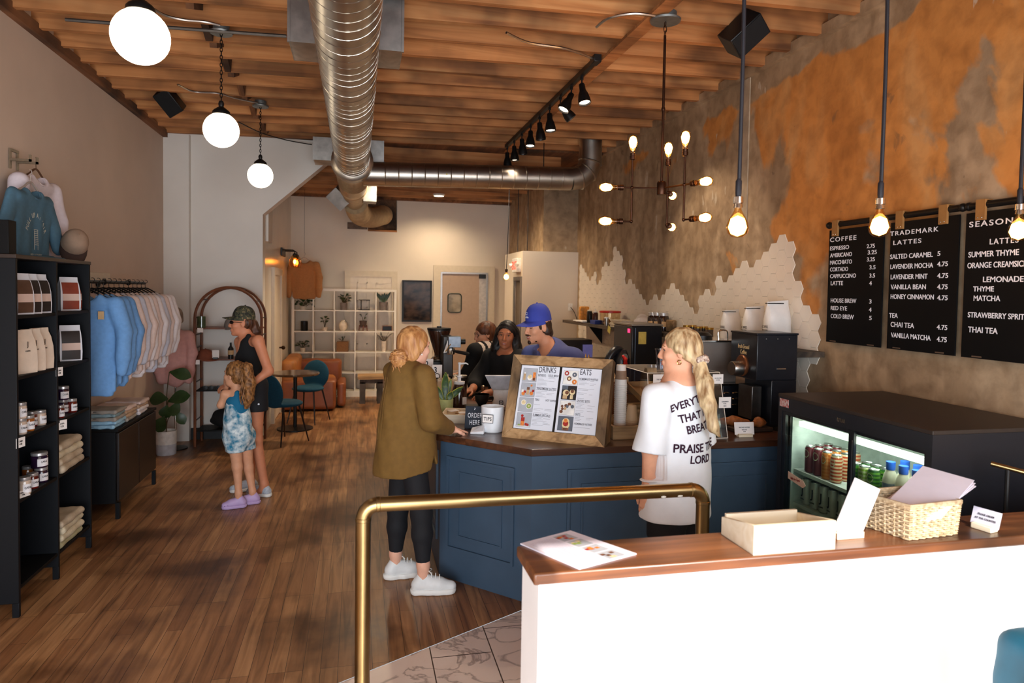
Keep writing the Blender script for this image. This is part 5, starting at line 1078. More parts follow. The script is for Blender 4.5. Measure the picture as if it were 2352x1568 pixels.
FC = dict(grey=mat('photo_grey', (176, 180, 188), rough=0.5, var=0.05), slate=mat('photo_slate', (96, 102, 114), rough=0.5), black=mat('photo_black', (34, 28, 30), rough=0.5), white=mat('photo_white', (232, 230, 226), rough=0.5), tan=mat('photo_tan', (196, 164, 124), rough=0.5), red=mat('photo_red', (170, 44, 36), rough=0.5, var=0.3, scale=90), orange=mat('photo_orange', (222, 130, 60), rough=0.5, var=0.25, scale=90), green=mat('photo_green', (148, 170, 88), rough=0.5), brown=mat('photo_brown', (112, 72, 52), rough=0.5, var=0.4, scale=120), cream=mat('photo_cream', (226, 206, 160), rough=0.5, var=0.15, scale=90))
FL = list(FC); FM = list(FC.values())
def disc(t, x, y, r, c, z=0.001, sy=1.0, n=16): t.add([(x+r*math.cos(2*math.pi*i/n), y+r*sy*math.sin(2*math.pi*i/n), z) for i in range(n)], [tuple(range(n))], FL.index(c))
def rect(t, x0, y0, x1, y1, c, z=0.001): t.add([(x0, y0, z), (x1, y0, z), (x1, y1, z), (x0, y1, z)], [(0, 1, 2, 3)], FL.index(c))
PH = [[('grey', [('r', .05, .12, .22, .6, 'tan'), ('d', .14, .64, .07, 'white'), ('d', .52, .3, .19, 'white'), ('d', .52, .38, .15, 'cream'), ('r', .72, .1, .92, .72, 'orange'), ('r', .74, .1, .9, .3, 'brown')]),
       ('grey', [('r', .06, .3, .2, .5, 'white'), ('d', .3, .34, .1, 'red'), ('d', .2, .2, .13, 'orange'), ('r', .42, .15, .6, .6, 'tan'), ('r', .42, .5, .62, .7, 'brown'), ('d', .72, .82, .08, 'orange'), ('d', .78, .25, .14, 'orange'), ('r', .8, .35, .96, .52, 'red')]),
       ('grey', [('d', .32, .66, .2, 'white'), ('d', .32, .66, .16, 'cream'), ('d', .72, .42, .22, 'white'), ('d', .72, .42, .18, 'green'), ('d', .72, .42, .07, 'cream')]),
       ('grey', [('r', .3, .08, .55, .55, 'orange'), ('r', .3, .4, .55, .68, 'red'), ('d', .36, .78, .1, 'red'), ('d', .68, .2, .1, 'red'), ('d', .8, .16, .1, 'red'), ('d', .2, .1, .09, 'green'), ('r', 0, 0, 1, .07, 'white')])],
      [('white', [('d', .2, .8, .17, 'red'), ('d', .2, .8, .08, 'white'), ('d', .74, .72, .17, 'slate'), ('d', .74, .72, .05, 'white'), ('d', .4, .42, .17, 'brown'), ('d', .4, .42, .09, 'cream'), ('d', .78, .2, .18, 'orange'), ('d', .78, .2, .05, 'white')]),
       ('black', [('r', .0, .7, .4, 1., 'slate'), ('d', .3, .46, .24, 'cream'), ('d', .36, .5, .14, 'brown'), ('d', .72, .55, .2, 'cream'), ('d', .72, .62, .13, 'brown'), ('r', .1, .05, .4, .3, 'tan'), ('r', .6, .05, .8, .35, 'cream')]),
       ('white', [('d', .15, .6, .1, 'brown'), ('d', .18, .42, .1, 'brown'), ('d', .4, .66, .12, 'brown'), ('d', .36, .46, .11, 'tan'), ('d', .62, .76, .13, 'brown'), ('d', .66, .6, .1, 'white'), ('d', .84, .62, .13, 'slate'), ('d', .12, .22, .12, 'brown'), ('d', .5, .6, .1, 'slate')]),
       ('slate', [('d', .52, .62, .26, 'cream'), ('r', .34, .06, .74, .3, 'orange'), ('d', .54, .42, .28, 'cream'), ('d', .52, .5, .2, 'red'), ('d', .5, .7, .14, 'orange'), ('r', .36, .02, .72, .2, 'brown')])]]
TXT = [[('DRINKS', .46, .925, .038), ('ESPRESSO', .46, .865, .014), ('COLD BREW', .72, .865, .014), ('TRADEMARK LATTES', .46, .65, .016), ('TEAS', .46, .475, .015), ('HOT COFFEE', .74, .475, .013), ('SUMMER SPECIALS', .46, .235, .016)], [('EATS', .46, .925, .038), ('HOMEMADE WAFFLES', .46, .845, .014), ('SAVORY BITES', .46, .505, .015), ('GRITS', .46, .3, .014), ('HOMEMADE PASTRIES', .46, .16, .013)]]
for s in range(2):
    x0 = f+0.003 if s == 0 else mid+0.007
    sheet = inb((x0, f+0.004, -0.0155), (x0+pw, Lb-f-0.004, -0.0135)).build('menu_sheet', WPAP, mb, ang=0)
    y0 = f+0.004; hh = ph-0.008
    for k, (bg, items) in enumerate(PH[s]):
        t = M(); a, b_ = x0+pw*0.06, x0+pw*0.43; c, d = y0+hh*(0.955-0.236*(k+1)+0.02), y0+hh*(0.955-0.236*k)
        rect(t, a-0.0012, c-0.0012, b_+0.0012, d+0.0012, 'slate', -0.0132); rect(t, a, c, b_, d, bg, -0.0130); z = -0.0129
        for it in items:
            z += 0.0001
            if it[0] == 'r': rect(t, a+(b_-a)*it[1], c+(d-c)*it[2], a+(b_-a)*it[3], c+(d-c)*it[4], it[5], z)
            else: disc(t, a+(b_-a)*it[1], c+(d-c)*it[2], it[3]*(d-c), it[4], z)
        t.xf(T).build('photo', FM, sheet, ang=0)
    L_ = [(w, x0+pw*u-0.0, y0+hh*v-0.01, h, 0.62, 1.05, 'LEFT') for w, u, v, h in TXT[s]]
    words(L_, T @ Matrix.Translation((0, 0, -0.0134)), bold=0.006).build('print', mat('grey_print', (72, 72, 82), rough=0.7, var=0), sheet, ang=0); tm = M(); r_ = random.Random(3+s)
    for v in np.arange(0.83, 0.06, -0.021):
        if any(abs(v-q[2]+0.01) < 0.02 for q in TXT[s]): continue
        if r_.random() < 0.82:
            u1 = 0.46+r_.uniform(0.12, 0.3); tm.join(inb((x0+pw*0.46, y0+hh*v, -0.0134), (x0+pw*u1, y0+hh*v+0.0016, -0.0131)))
            if r_.random() < 0.5: tm.join(inb((x0+pw*0.74, y0+hh*v, -0.0134), (x0+pw*(0.74+r_.uniform(.08, .2)), y0+hh*v+0.0016, -0.0131)))
    tm.build('fine_print', mat('pale_fine_print', (150, 152, 164), rough=0.7, var=0), sheet, ang=0)
for x, y in ((0.02, 0.17), (0.02, 0.36)): M().ball(T @ Vector((-0.001, y, -0.03)), 0.004, 8).build('screw', CHROME, mb)
# tips jar, order sign, card reader
WCER = mat('white_ceramic', (236, 238, 242), rough=0.22, var=0, coat=0.3)
p = oc(1131, 990); t = thing('tips_jar', 'white cylinder tip jar with a TIPS tag beside the menu board', 'tip jar', p)
M().lathe([(0.066, 0), (0.072, 0.006), (0.077, 0.168), (0.072, 0.168), (0.068, 0.02), (0.0001, 0.015)], n=40).build('jar', WCER, t)
Tt = frame((-0.048, -0.078, 0.098), (0.93, -0.3, -0.03), (0, 0, 1)); tg = M().box((-0.036, -0.028, -0.001), (0.036, 0.028, 0.001)).xf(Tt).build('tag', mat('black_ink', None), t, ang=0)
M().box((-0.033, -0.025, 0.001), (0.033, 0.025, 0.0016)).xf(Tt).build('tag_face', PAPER, tg, ang=0); words([('TIPS', 0, -0.011, 0.024, 0.8, 1.1, 'CENTER')], Tt @ Matrix.Translation((0, 0, 0.0017)), bold=0.02).build('print', INK, tg, ang=0)
p = oc(1088, 985); t = thing('order_sign', 'small dark ORDER HERE sign leaning beside the tip jar', 'sign', p)
To = Matrix.Translation((0, 0, 0.004)) @ Matrix.Rotation(math.radians(-16), 4, 'Z') @ Matrix.Rotation(math.radians(-22), 4, 'X'); sl = mat('slate_board', (34, 42, 54), rough=0.6, var=0.06)
M().box((-0.062, -0.006, 0), (0.075, 0.006, 0.15)).xf(To).build('board', sl, t, bevel=0.001)
M().box((-0.05, 0.015, 0), (0.06, 0.05, 0.006)).build('foot', sl, t)
wm = words([('ORDER', 0, 0.072, 0.033, 0.62, 1.1, 'CENTER'), ('HERE', 0, 0.024, 0.033, 0.62, 1.1, 'CENTER')], To @ frame((0.004, -0.0062, 0), (1, 0, 0), (0, 0, 1)), bold=0.01); wm.build('print', mat('chalk_white', (226, 226, 230), rough=0.8), t, ang=0)
bm_ = M(); bm_.add([(0.0, -0.0066, 0.142), (0.006, -0.0066, 0.136), (0.002, -0.0066, 0.126), (-0.004, -0.0066, 0.125), (0.0, -0.0066, 0.133)], [(4, 3, 2, 1, 0)]); bm_.xf(To).build('bird_mark', MATS['chalk_white'], t, ang=0)
t = thing('card_reader', 'small white wedge card reader in front of the order sign', 'card reader', oc(1097, 995), -0.3)
M().add([(-0.045, -0.035, 0), (0.045, -0.035, 0), (0.045, 0.045, 0), (-0.045, 0.045, 0), (-0.045, -0.035, 0.012), (0.045, -0.035, 0.022), (0.045, 0.045, 0.055), (-0.045, 0.045, 0.03)], [(3, 2, 1, 0), (4, 5, 6, 7), (0, 1, 5, 4), (1, 2, 6, 5), (2, 3, 7, 6), (3, 0, 4, 7)]).build('body', WCER, t, ang=0, bevel=0.008)
# black box and bowl cup, tablet stand
p = oc(1088, 965); bxp = Vector((0.87, 4.98, CZ))
M().box((-0.085, -0.07, 0), (0.085, 0.07, 0.075)).build('black_box', BLK, loc=bxp, bevel=0.004, label='low black box behind the order sign carrying the black cup', cat='box')
t = thing('latte_cup', 'black latte cup with a white inside on the black box', 'cup', bxp+Vector((0.035, 0.0, 0.075))); M().lathe([(0.026, 0), (0.028, 0.006), (0.045, 0.03), (0.058, 0.085), (0.0565, 0.085)], n=28).build('bowl', BLK, t); M().lathe([(0.0001, 0.012), (0.042, 0.03), (0.0565, 0.085)], n=28).build('inside', WCER, t, fix=False); M().tube(spline([(0.05, 0.0, 0.06), (0.085, 0.01, 0.06), (0.08, 0.01, 0.03), (0.045, 0, 0.03)], 4), 0.005, 8).build('handle', BLK, t)
p = oc(1148, 940); t = thing('tablet_stand', 'white tablet register seen from behind with a rounded square mark', 'tablet', Vector((1.10, 5.22, CZ)), -0.12)
WPL = mat('white_plastic', None)
M().hexa([(-0.06, -0.03, 0), (0.075, -0.03, 0), (0.075, 0.09, 0), (-0.06, 0.09, 0)], [(-0.06, 0.0, 0.15), (0.075, 0.0, 0.15), (0.075, 0.03, 0.15), (-0.06, 0.03, 0.15)]).build('stand', WPL, t, ang=0, bevel=0.006)
Tk = Matrix.Translation((0.03, 0.02, 0.2)) @ Matrix.Rotation(math.radians(38), 4, 'X'); M().hexa([(-0.09, -0.006, -0.08), (0.13, -0.006, -0.08), (0.13, 0.006, -0.08), (-0.09, 0.006, -0.08)], [(-0.16, -0.006, 0.09), (0.13, -0.006, 0.09), (0.13, 0.006, 0.09), (-0.16, 0.006, 0.09)]).xf(Tk).build('tablet', mat('pale_grey_plastic', (206, 206, 212), rough=0.35), t, bevel=0.004)
Tl = frame((0.0, -0.0225, 0.055), (1, 0, 0), (0, 0.2, 1)); lg = M()
for k in range(16):
    a = 2*math.pi*k/16
rr = lambda h: [(max(-h, min(h, 1.35*h*math.cos(a))), max(-h, min(h, 1.35*h*math.sin(a))), 0.0) for a in [2*math.pi*k/24 for k in range(24)]]
o_, i_ = rr(0.017), rr(0.0115); lg.add(o_+i_, [(k, (k+1) % 24, 24+(k+1) % 24, 24+k) for k in range(24)]); lg.add(rr(0.004), [tuple(range(24))]); lg.xf(Tl).build('square_mark', INK, t, ang=0)
# wooden caddy with packets, plant, pump jar, number cards
cp_ = oc(1034, 968); t = thing('wooden_caddy', 'pale wooden caddy of packets and cards at the counter edge', 'caddy', Vector((0.72, 4.83, CZ)), -0.25)
wd = M(); wd.box((-0.12, -0.14, 0), (0.12, 0.14, 0.008)); wd.box((-0.12, -0.14, 0.008), (-0.11, 0.14, 0.06)); wd.box((0.11, -0.14, 0.008), (0.12, 0.14, 0.06)); wd.box((-0.11, -0.14, 0.008), (0.11, -0.13, 0.06)); wd.box((-0.11, 0.13, 0.008), (0.11, 0.14, 0.06)); wd.build('tray', PINE, t, ang=0, bevel=0.001)
r_ = random.Random(5)
for i in range(9):
    o = M().box((-0.035, -0.025, 0), (0.035, 0.025, 0.006)).build('sugar_packet', PAPER if i % 3 else mat('kraft_tag', None), ang=0, loc=Vector((0.72, 4.83, CZ))+Vector((r_.uniform(-.06, .06), r_.uniform(-.09, .09), 0.01+0.0065*i)), label='paper packet lying in the pale wooden caddy on the counter', cat='packet', group='packets in the wooden caddy'); o.rotation_euler = (0, 0, r_.uniform(0, 3))
t = thing('counter_plant', 'snake plant in a ribbed pale green pot at the counter edge', 'plant', Vector((0.655, 5.16, CZ)))
rb = M(); n = 48; vs = []
for z, r in ((0, 0.05), (0.004, 0.056), (0.1, 0.062), (0.1, 0.054), (0.085, 0.052)):
    for j in range(n): a = 2*math.pi*j/n; q = r+(0.0016 if j % 2 and z < 0.1 else 0); vs.append((q*math.cos(a), q*math.sin(a), z))
rb.add(vs, [(i*n+j, i*n+(j+1) % n, (i+1)*n+(j+1) % n, (i+1)*n+j) for i in range(4) for j in range(n)]+[tuple(4*n+j for j in range(n))]); rb.build('pot', mat('pale_green_glaze', (196, 206, 140), rough=0.4), t, ang=20)
def vleaf_fn(nt, N, L, b):
    tc = N.new('ShaderNodeTexCoord'); w = N.new('ShaderNodeTexNoise'); w.inputs['Scale'].default_value = 30; w.inputs['Detail'].default_value = 4; L.new(tc.outputs['Object'], w.inputs['Vector'])
    r = ramp(N, [(0.35, (32, 62, 34)), (0.55, (70, 104, 52)), (0.7, (110, 134, 66))]); L.new(w.outputs['Fac'], r.inputs[0]); L.new(r.outputs[0], b.inputs['Base Color']); b.inputs['Roughness'].default_value = 0.35
VL = node_mat('mottled_snake_leaf', vleaf_fn); lf = M(); ed = M()
for a, d, w in (((0, 0, .09), (0.0, 0.0, 0.3), 0.026), ((0.01, 0, .09), (0.13, -0.02, 0.19), 0.02), ((-0.02, -0.01, .09), (-0.07, -0.01, 0.2), 0.018), ((0.02, -0.03, .09), (0.045, -0.03, 0.155), 0.022), ((0.0, 0.02, .09), (0.05, 0.05, 0.24), 0.02)):
    leaf(ed, (a[0], a[1]+0.003, a[2]), (d[0], d[1]+0.003, d[2]+0.004), w+0.004, up=(0, -1, 0.2), sag=-0.06, n=8); leaf(lf, a, d, w, up=(0, -1, 0.2), sag=-0.06, n=8)
lf.build('foliage', VL, t); ed.build('leaf_margin', mat('yellow_leaf_edge', (186, 186, 70), rough=0.4), t)
t = thing('pump_jar', 'brown syrup jar with a white pump behind the snake plant', 'pump jar', Vector((0.79, 5.36, CZ)))
M().lathe([(0.05, 0), (0.056, 0.006), (0.058, 0.13), (0.045, 0.17), (0.04, 0.185)], n=24).build('jar', mat('dark_syrup', (50, 22, 14), rough=0.08, coat=1), t)
M().lathe([(0.043, 0.185), (0.045, 0.205), (0.014, 0.21), (0.014, 0.235), (0.022, 0.24), (0.022, 0.252), (0.009, 0.255), (0.009, 0.34), (0.013, 0.342), (0.013, 0.356), (0.0001, 0.358)], n=18).build('pump', WCER, t); M().tube([(0, 0, 0.345), (0.05, -0.02, 0.352), (0.066, -0.026, 0.342)], [0.009, 0.006, 0.004], 8).build('spout', WCER, t)
M().box((0.018, -0.06, 0.03), (0.05, -0.045, 0.085), rot=Matrix.Rotation(0.35, 3, 'Z')).build('label', PAPER, t, ang=0)
SYR = mat('cream_bottle', (222, 196, 160), rough=0.4)
first = None
names = ['cream squeeze bottle behind the pump jar, %s of the cluster' % q for q in ('front left', 'front middle', 'front right', 'back left', 'back middle', 'back right')]
for i in range(6):
    loc = Vector((0.66+0.062*(i % 3)+0.02*(i//3), 5.62+0.075*(i//3), CZ))
    if first is None:
        first = thing('squeeze_bottle', names[0], 'bottle', loc, 0, 'squeeze bottles by the pump jar'); M().lathe([(0.026, 0), (0.028, 0.005), (0.028, 0.16), (0.02, 0.175)], n=16).build('bottle', SYR, first); M().lathe([(0.022, 0.175), (0.022, 0.192), (0.006, 0.196), (0.003, 0.225), (0.0001, 0.226)], n=12).build('cap', mat('cream_cap', (236, 222, 196), rough=0.4), first)
    else: dup(first, loc, 0, names[i])
for i, (px, py, d, lb) in enumerate(((1004, 852, '3', 'white order number card 3 on a black wire stand'), (984, 838, '2', 'white order number card 2 half hidden behind the customer in olive'))):
    p = P(px, py, y=5.28+0.16*i); t = thing('number_stand', lb, 'number stand', (p.x, p.y, CZ), -0.12); z = p.z-CZ
    M().box((-0.038, -0.0015, z-0.05), (0.038, 0.0015, z+0.05)).build('card', PAPER, t, ang=0)
    words([(d, -0.012, z-0.012, 0.045, 0.8, 1, 'CENTER')], frame((0, -0.002, 0), (1, 0, 0), (0, 0, 1)), bold=0.03).build('print', mat('navy_ink', (22, 34, 52), rough=0.7), t, ang=0)
    w = M(); w.cyl((0, -0.004, 0.0), (0, -0.004, z-0.055), 0.003, n=6); w.tube([(0.02*math.cos(a), -0.005, z-0.038+0.02*math.sin(a)) for a in np.linspace(0, 6.283, 17)], 0.0025, 5, caps=False); w.lathe([(0.028, 0), (0.026, 0.01), (0.004, 0.014)], n=16); w.build('wire_stand', BLK, t)
# espresso grinder and machine group
gx = P(1008, 800, y=5.95); gy = 5.95
t = thing('espresso_grinder', 'coffee grinder with a dark funnel hopper at the far end of the counter', 'grinder', (gx.x, gy, CZ))
zt = P(1008, 753, y=gy).z-CZ; zb = P(1008, 818, y=gy).z-CZ
M().lathe([(0.03, zb), (0.036, zb+0.02), (0.1, zt-0.03), (0.1, zt-0.02)], n=26).build('hopper', mat('smoked_hopper', (44, 22, 14), rough=0.12, coat=0.8), t); M().lathe([(0.102, zt-0.02), (0.104, zt), (0.02, zt+0.004), (0.02, zt+0.015), (0.0001, zt+0.016)], n=26).build('lid', BLK, t)
M().lathe([(0.07, zb-0.03), (0.072, zb-0.02), (0.05, zb)], n=24).build('collar', CHROME, t); M().box((-0.075, -0.09, 0), (0.075, 0.09, zb-0.03)).build('body', BLK, t, bevel=0.012)
a, b = P(1029, 772, y=5.7), P(1057, 797, y=5.7)
t = thing('espresso_machine', 'espresso machine with a steel group block and black portafilter handle', 'espresso machine', (a.x+0.05, 5.75, CZ))
ox, oz = a.x+0.05, CZ
M().box((-0.09, -0.02, a.z-CZ-0.35), (0.0, 0.62, a.z-CZ+0.0)).build('body', mat('machine_body', (52, 48, 46), rough=0.35, metal=0.5), t, bevel=0.01)
for x in (-0.075, -0.015):
    for y in (0.0, 0.58): M().cyl((x, y, 0), (x, y, a.z-CZ-0.34), 0.014, n=8).build('foot', BLK, t)
M().box((a.x-ox, -0.09, b.z-CZ), (b.x-ox, 0.02, a.z-CZ)).build('group_block', mat('blue_grey_steel', (128, 136, 146), rough=0.4, metal=0.4, var=0.15, scale=30), t, bevel=0.003)
M().add([(a.x-ox-0.005, -0.085, b.z-CZ-0.04), (a.x-ox-0.005, -0.085, a.z-CZ-0.03), (a.x-ox-0.04, -0.085, b.z-CZ-0.045), (a.x-ox-0.005, -0.07, b.z-CZ-0.04), (a.x-ox-0.005, -0.07, a.z-CZ-0.03), (a.x-ox-0.04, -0.07, b.z-CZ-0.045)], [(0, 1, 2), (5, 4, 3), (0, 3, 4, 1), (1, 4, 5, 2), (2, 5, 3, 0)]).build('side_panel', WPL, t, ang=0)
M().cyl((b.x-ox, -0.035, (a.z+b.z)/2-CZ), (b.x-ox+0.045, -0.035, (a.z+b.z)/2-CZ), 0.024, 0.022, n=14).build('knob', BLK, t)
h0, h1 = P(1042, 806, y=5.62)-Vector((ox, 5.75, CZ)), P(1078, 813, y=5.55)-Vector((ox, 5.75, CZ)); q = M(); q.tube([h0, h0.lerp(h1, 0.3), h0.lerp(h1, 0.8), h1], [0.009, 0.014, 0.016, 0.01], 10); q.build('portafilter_handle', BLK, t)
g = M(); g.lathe([(0.03, -0.03), (0.034, -0.02), (0.034, 0.02)], (h0.x-0.02, h0.y+0.03, h0.z+0.0), 16); g.build('portafilter', CHROME, t)
M().cyl(h0+Vector((-0.03, -0.03, 0.06)), h0+Vector((-0.075, -0.05, 0.0)), 0.004, n=6).build('steam_wand', mat('brass_wand', (196, 160, 96), rough=0.3, metal=1), t)
t = thing('knock_drum', 'round black knock drum with a steel rim beside the grinder', 'drum', (gx.x+0.16, 5.75, CZ)); M().lathe([(0.055, 0), (0.06, 0.01), (0.06, 0.2), (0.055, 0.2)], n=22).build('drum', BLK, t); M().lathe([(0.062, 0.19), (0.062, 0.205), (0.05, 0.205), (0.0001, 0.195)], n=22).build('rim', STEEL, t)
# tamper, mat, cloth
p = oc(1106, 903); p = Vector((1.08, 5.78, CZ)); M().box((-0.1, -0.07, 0), (0.1, 0.07, 0.012)).build('tamping_mat', mat('brown_rubber', (40, 28, 22), rough=0.6), loc=p, bevel=0.003, label='dark rubber tamping mat on the counter behind the tablet', cat='mat')
t = thing('tamper', 'steel coffee tamper standing on the dark rubber mat', 'tamper', p+Vector((-0.02, 0, 0.012))); M().lathe([(0.029, 0), (0.029, 0.02), (0.012, 0.03)], n=18).build('base', CHROME, t); M().lathe([(0.012, 0.03), (0.011, 0.045), (0.018, 0.065), (0.016, 0.095), (0.0001, 0.104)], n=16).build('grip', mat('bronze_grip', (150, 128, 106), rough=0.3, metal=1), t)
b = Blob(0.02); b.box((0, 0, 0.02), (0.06, 0.05, 0.008), rd=0.01).cap((-0.05, 0, 0.03), (0.05, 0.02, 0.028), 0.018); o = b.build('bar_cloth', mat('olive_brown_cloth', (78, 62, 42), rough=0.95, var=0.1), h=0.008, ripple=lambda x, y, z: 0.003*np.sin(70*x+30*y), label='crumpled olive brown bar cloth on the counter near her hand', cat='cloth'); o.location = (0.97, 5.98, CZ)
# paper cups in the wooden crate
cr = thing('wooden_crate', 'low reclaimed wood crate of paper cups right of the menu board', 'crate', (1.785, 4.23, CZ), 0.0)
k = M(); k.box((-0.21, -0.20, 0), (0.2, -0.18, 0.085)); k.box((-0.21, 0.18, 0), (0.2, 0.2, 0.085)); k.box((-0.21, -0.18, 0), (-0.19, 0.18, 0.085)); k.box((0.18, -0.18, 0), (0.2, 0.18, 0.085)); k.box((-0.19, -0.18, 0), (0.18, 0.18, 0.014)); k.build('box', RUSTIC, cr, ang=0, bevel=0.002)
def paper_cup(loc, h, r0, r1, m, label, group, name='paper_cup', sleeve=None):
    """mouth down"""
    t = thing(name, label, 'paper cup', loc, 0, group); M().lathe([(r1+0.002, 0.0), (r1+0.003, 0.003), (r1, 0.006), (r0, h-0.004), (r0-0.002, h), (0.0001, h-0.003)], n=26).build('cup', m, t)
    if sleeve: M().lathe([(r1+(r0-r1)*0.3+0.001, h*0.3), (r1+(r0-r1)*0.72+0.001, h*0.72)], n=26).build('sleeve', sleeve, t)
    return t
WC = mat('white_paper_cup', (232, 230, 226), rough=0.55, var=0); KC = mat('kraft_cup', (196, 160, 122), rough=0.6, var=0.03); KS = mat('brown_sleeve', (150, 122, 100), rough=0.7)
c0 = P(1424, 975, y=4.25); zb = CZ+0.0145; g_ = 'white paper cups nested in the tall stack'
lab_w = 'white paper cup nested mouth down in the tall stack beside the menu board'
prot = paper_cup(Vector((c0.x, 4.25, zb)), 0.135, 0.031, 0.0405, WC, lab_w, g_)
nst = 24
for i in range(1, nst): dup(prot, Vector((c0.x+random.uniform(-.0008, .0008), 4.25, zb+0.0125*i)))
paper_cup(Vector((c0.x, 4.25, zb+0.0125*nst)), 0.137, 0.031, 0.0405, WC, 'topmost white cup of the tall stack, wrapped in a brown sleeve', g_, 'sleeved_cup', KS)
c1 = P(1451, 975, y=4.22); prot = paper_cup(Vector((c1.x, 4.22, zb)), 0.1, 0.031, 0.042, KC, 'kraft paper cup nested mouth down in the short stack', 'kraft paper cups in the short stack')
for i in range(1, 5): dup(prot, Vector((c1.x, 4.22, zb+0.0135*i)))
paper_cup(Vector((c1.x, 4.22, zb+0.0135*5)), 0.105, 0.031, 0.042, KC, 'top kraft paper cup of the short stack with a white base', 'kraft paper cups in the short stack')
# pastry case
ACR = glassy('clear_acrylic', (244, 244, 240), mix=0.95)
x0, x1, y0, y1, zt = 1.80, 2.335, 3.96, 4.5, 0.42
pc = thing('pastry_case', 'clear acrylic pastry case with two slanted wooden trays', 'display case', (0, 0, CZ))
sh_ = 0.03
def pane(name, q, d): M().slab(q, d).build(name, ACR, pc, ang=0, fix=True)
pane('front_pane', [(x0, y0, 0.002), (x1+0.0, y0, 0.002), (x1-sh_, y0+0.07, zt), (x0+0.0, y0+0.07, zt)], (0, 0.005, 0)); pane('top_pane', [(x0, y0+0.07, zt), (x1-sh_, y0+0.07, zt), (x1-sh_, y1, zt), (x0, y1, zt)], (0, 0, 0.005))
pane('side_pane', [(x0, y0, 0.002), (x0, y1, 0.002), (x0, y1, zt), (x0, y0+0.07, zt)], (0.005, 0, 0)); pane('side_pane', [(x1, y0, 0.002), (x1, y1, 0.002), (x1-sh_, y1, zt), (x1-sh_, y0+0.07, zt)], (-0.005, 0, 0))
eg = M(); pts = [(x0, y0, .003), (x1, y0, .003), (x1-sh_, y0+.07, zt), (x0, y0+.07, zt), (x0, y1, .003), (x1, y1, .003), (x1-sh_, y1, zt), (x0, y1, zt)]
for i, j in ((0, 3), (1, 2), (3, 2), (3, 7), (2, 6), (7, 6), (4, 7), (5, 6), (0, 1)): eg.cyl(pts[i], pts[j], 0.0028, n=5)
eg.build('polished_edge', mat('bright_acrylic_edge', (224, 214, 200), rough=0.15, var=0), pc)
for z, d in ((0.08, 0.0), (0.23, 0.04)):
    T3 = Matrix.Translation(((x0+x1)/2-0.01, 4.27, z)) @ Matrix.Rotation(math.radians(14), 4, 'X'); q = M(); w = (x1-x0)/2-0.035-d/4; q.box((-w, -0.17, 0), (w, 0.17, 0.006)); q.box((-w, -0.18, 0), (w, -0.17, 0.04)); q.box((-w, 0.17, 0), (w, 0.18, 0.04)); q.box((-w-0.01, -0.18, 0), (-w, 0.18, 0.04)); q.box((w, -0.18, 0), (w+0.01, 0.18, 0.04)); q.xf(T3).build('tray', mat('tan_tray', (176, 138, 96), rough=0.6, var=0.1), pc, ang=0)
CRU = mat('brown_crust', (150, 86, 40), rough=0.6, var=0.3, scale=40); CRU2 = mat('pale_bun', (206, 160, 100), rough=0.6, var=0.2, scale=30)
def pastry(loc, kind, label, cat='pastry'):
    b = Blob(0.015)
    if kind == 'roll': b.ell((0, 0, 0.025), (0.05, 0.045, 0.028)).ell((0, 0, 0.045), (0.028, 0.026, 0.016))
    elif kind == 'croissant':
        for i in range(7): a = (i-3)*0.42; b.ell((0.055*math.sin(a), 0.03-0.045*math.cos(a), 0.022), (0.016, 0.028*(1-abs(i-3)*0.16)+0.004, 0.026-abs(i-3)*0.004), R=Euler((0, 0, -a)).to_matrix())
    else: b.box((0, 0, 0.02), (0.05, 0.03, 0.008), rd=0.012)
    o = b.build(kind, CRU if kind != 'bar' else CRU2, h=0.006, label=label, cat=cat, group='pastries in the acrylic case'); o.location = loc; o.rotation_euler = (0.24, 0, random.uniform(-.5, .5)); return o
PN = [('croissant', 1.93, 4.24, .262, 'brown croissant at the left of the upper tray in the pastry case'), ('croissant', 2.06, 4.24, .262, 'brown croissant in the middle of the upper tray in the pastry case'), ('roll', 2.2, 4.24, .262, 'round roll at the right of the upper tray in the pastry case'), ('bar', 1.91, 4.2, .10, 'pale bar at the left of the lower tray in the pastry case'), ('bar', 2.04, 4.2, .10, 'pale bar in the middle of the lower tray in the pastry case'), ('roll', 2.18, 4.2, .10, 'round roll at the right of the lower tray in the pastry case')]
for kd, x, y, z, lb in PN: pastry((x, y, CZ+z), kd, lb)
def stick_card(px, py, w, h, lines, label, y=None, z=None, x=None):
    p = P(px, py, y=y); o = thing('price_card', label, 'price card', p); c = M().box((-w/2, -0.0008, -h/2), (w/2, 0.0008, h/2)).build('card', PAPER, o, ang=0)
    words(lines, frame((0, -0.0012, 0), (1, 0, 0), (0, 0, 1)), bold=0.004).build('print', mat('grey_print', None), c, ang=0)
stick_card(1517, 872, 0.1, 0.07, [('THE RINGER', 0, -0.002, 0.009, 0.8, 1, 'CENTER'), ('$2.75', 0, -0.022, 0.009, 0.8, 1, 'CENTER')], 'white price card on the case front, left of the blonde customer', y=4.0)
stick_card(1649, 870, 0.075, 0.062, [('GLUTEN FREE', 0, 0.002, 0.007, 0.8, 1, 'CENTER'), ('SCONE', 0, -0.01, 0.007, 0.8, 1, 'CENTER')], 'white price card high on the case front, right of the blonde customer', y=4.0)
stick_card(1665, 924, 0.085, 0.07, [('CINNAMON', 0, 0.002, 0.008, 0.8, 1, 'CENTER'), ('ROLL', 0, -0.01, 0.008, 0.8, 1, 'CENTER'), ('$4.50', 0, -0.026, 0.008, 0.8, 1, 'CENTER')], 'white price card low on the case front, right of the blonde customer', y=3.95)
t = thing('clear_cup', 'clear plastic cup with a white bird ring on top of the pastry case', 'cup', (1.93, 4.1, CZ+zt+0.006))
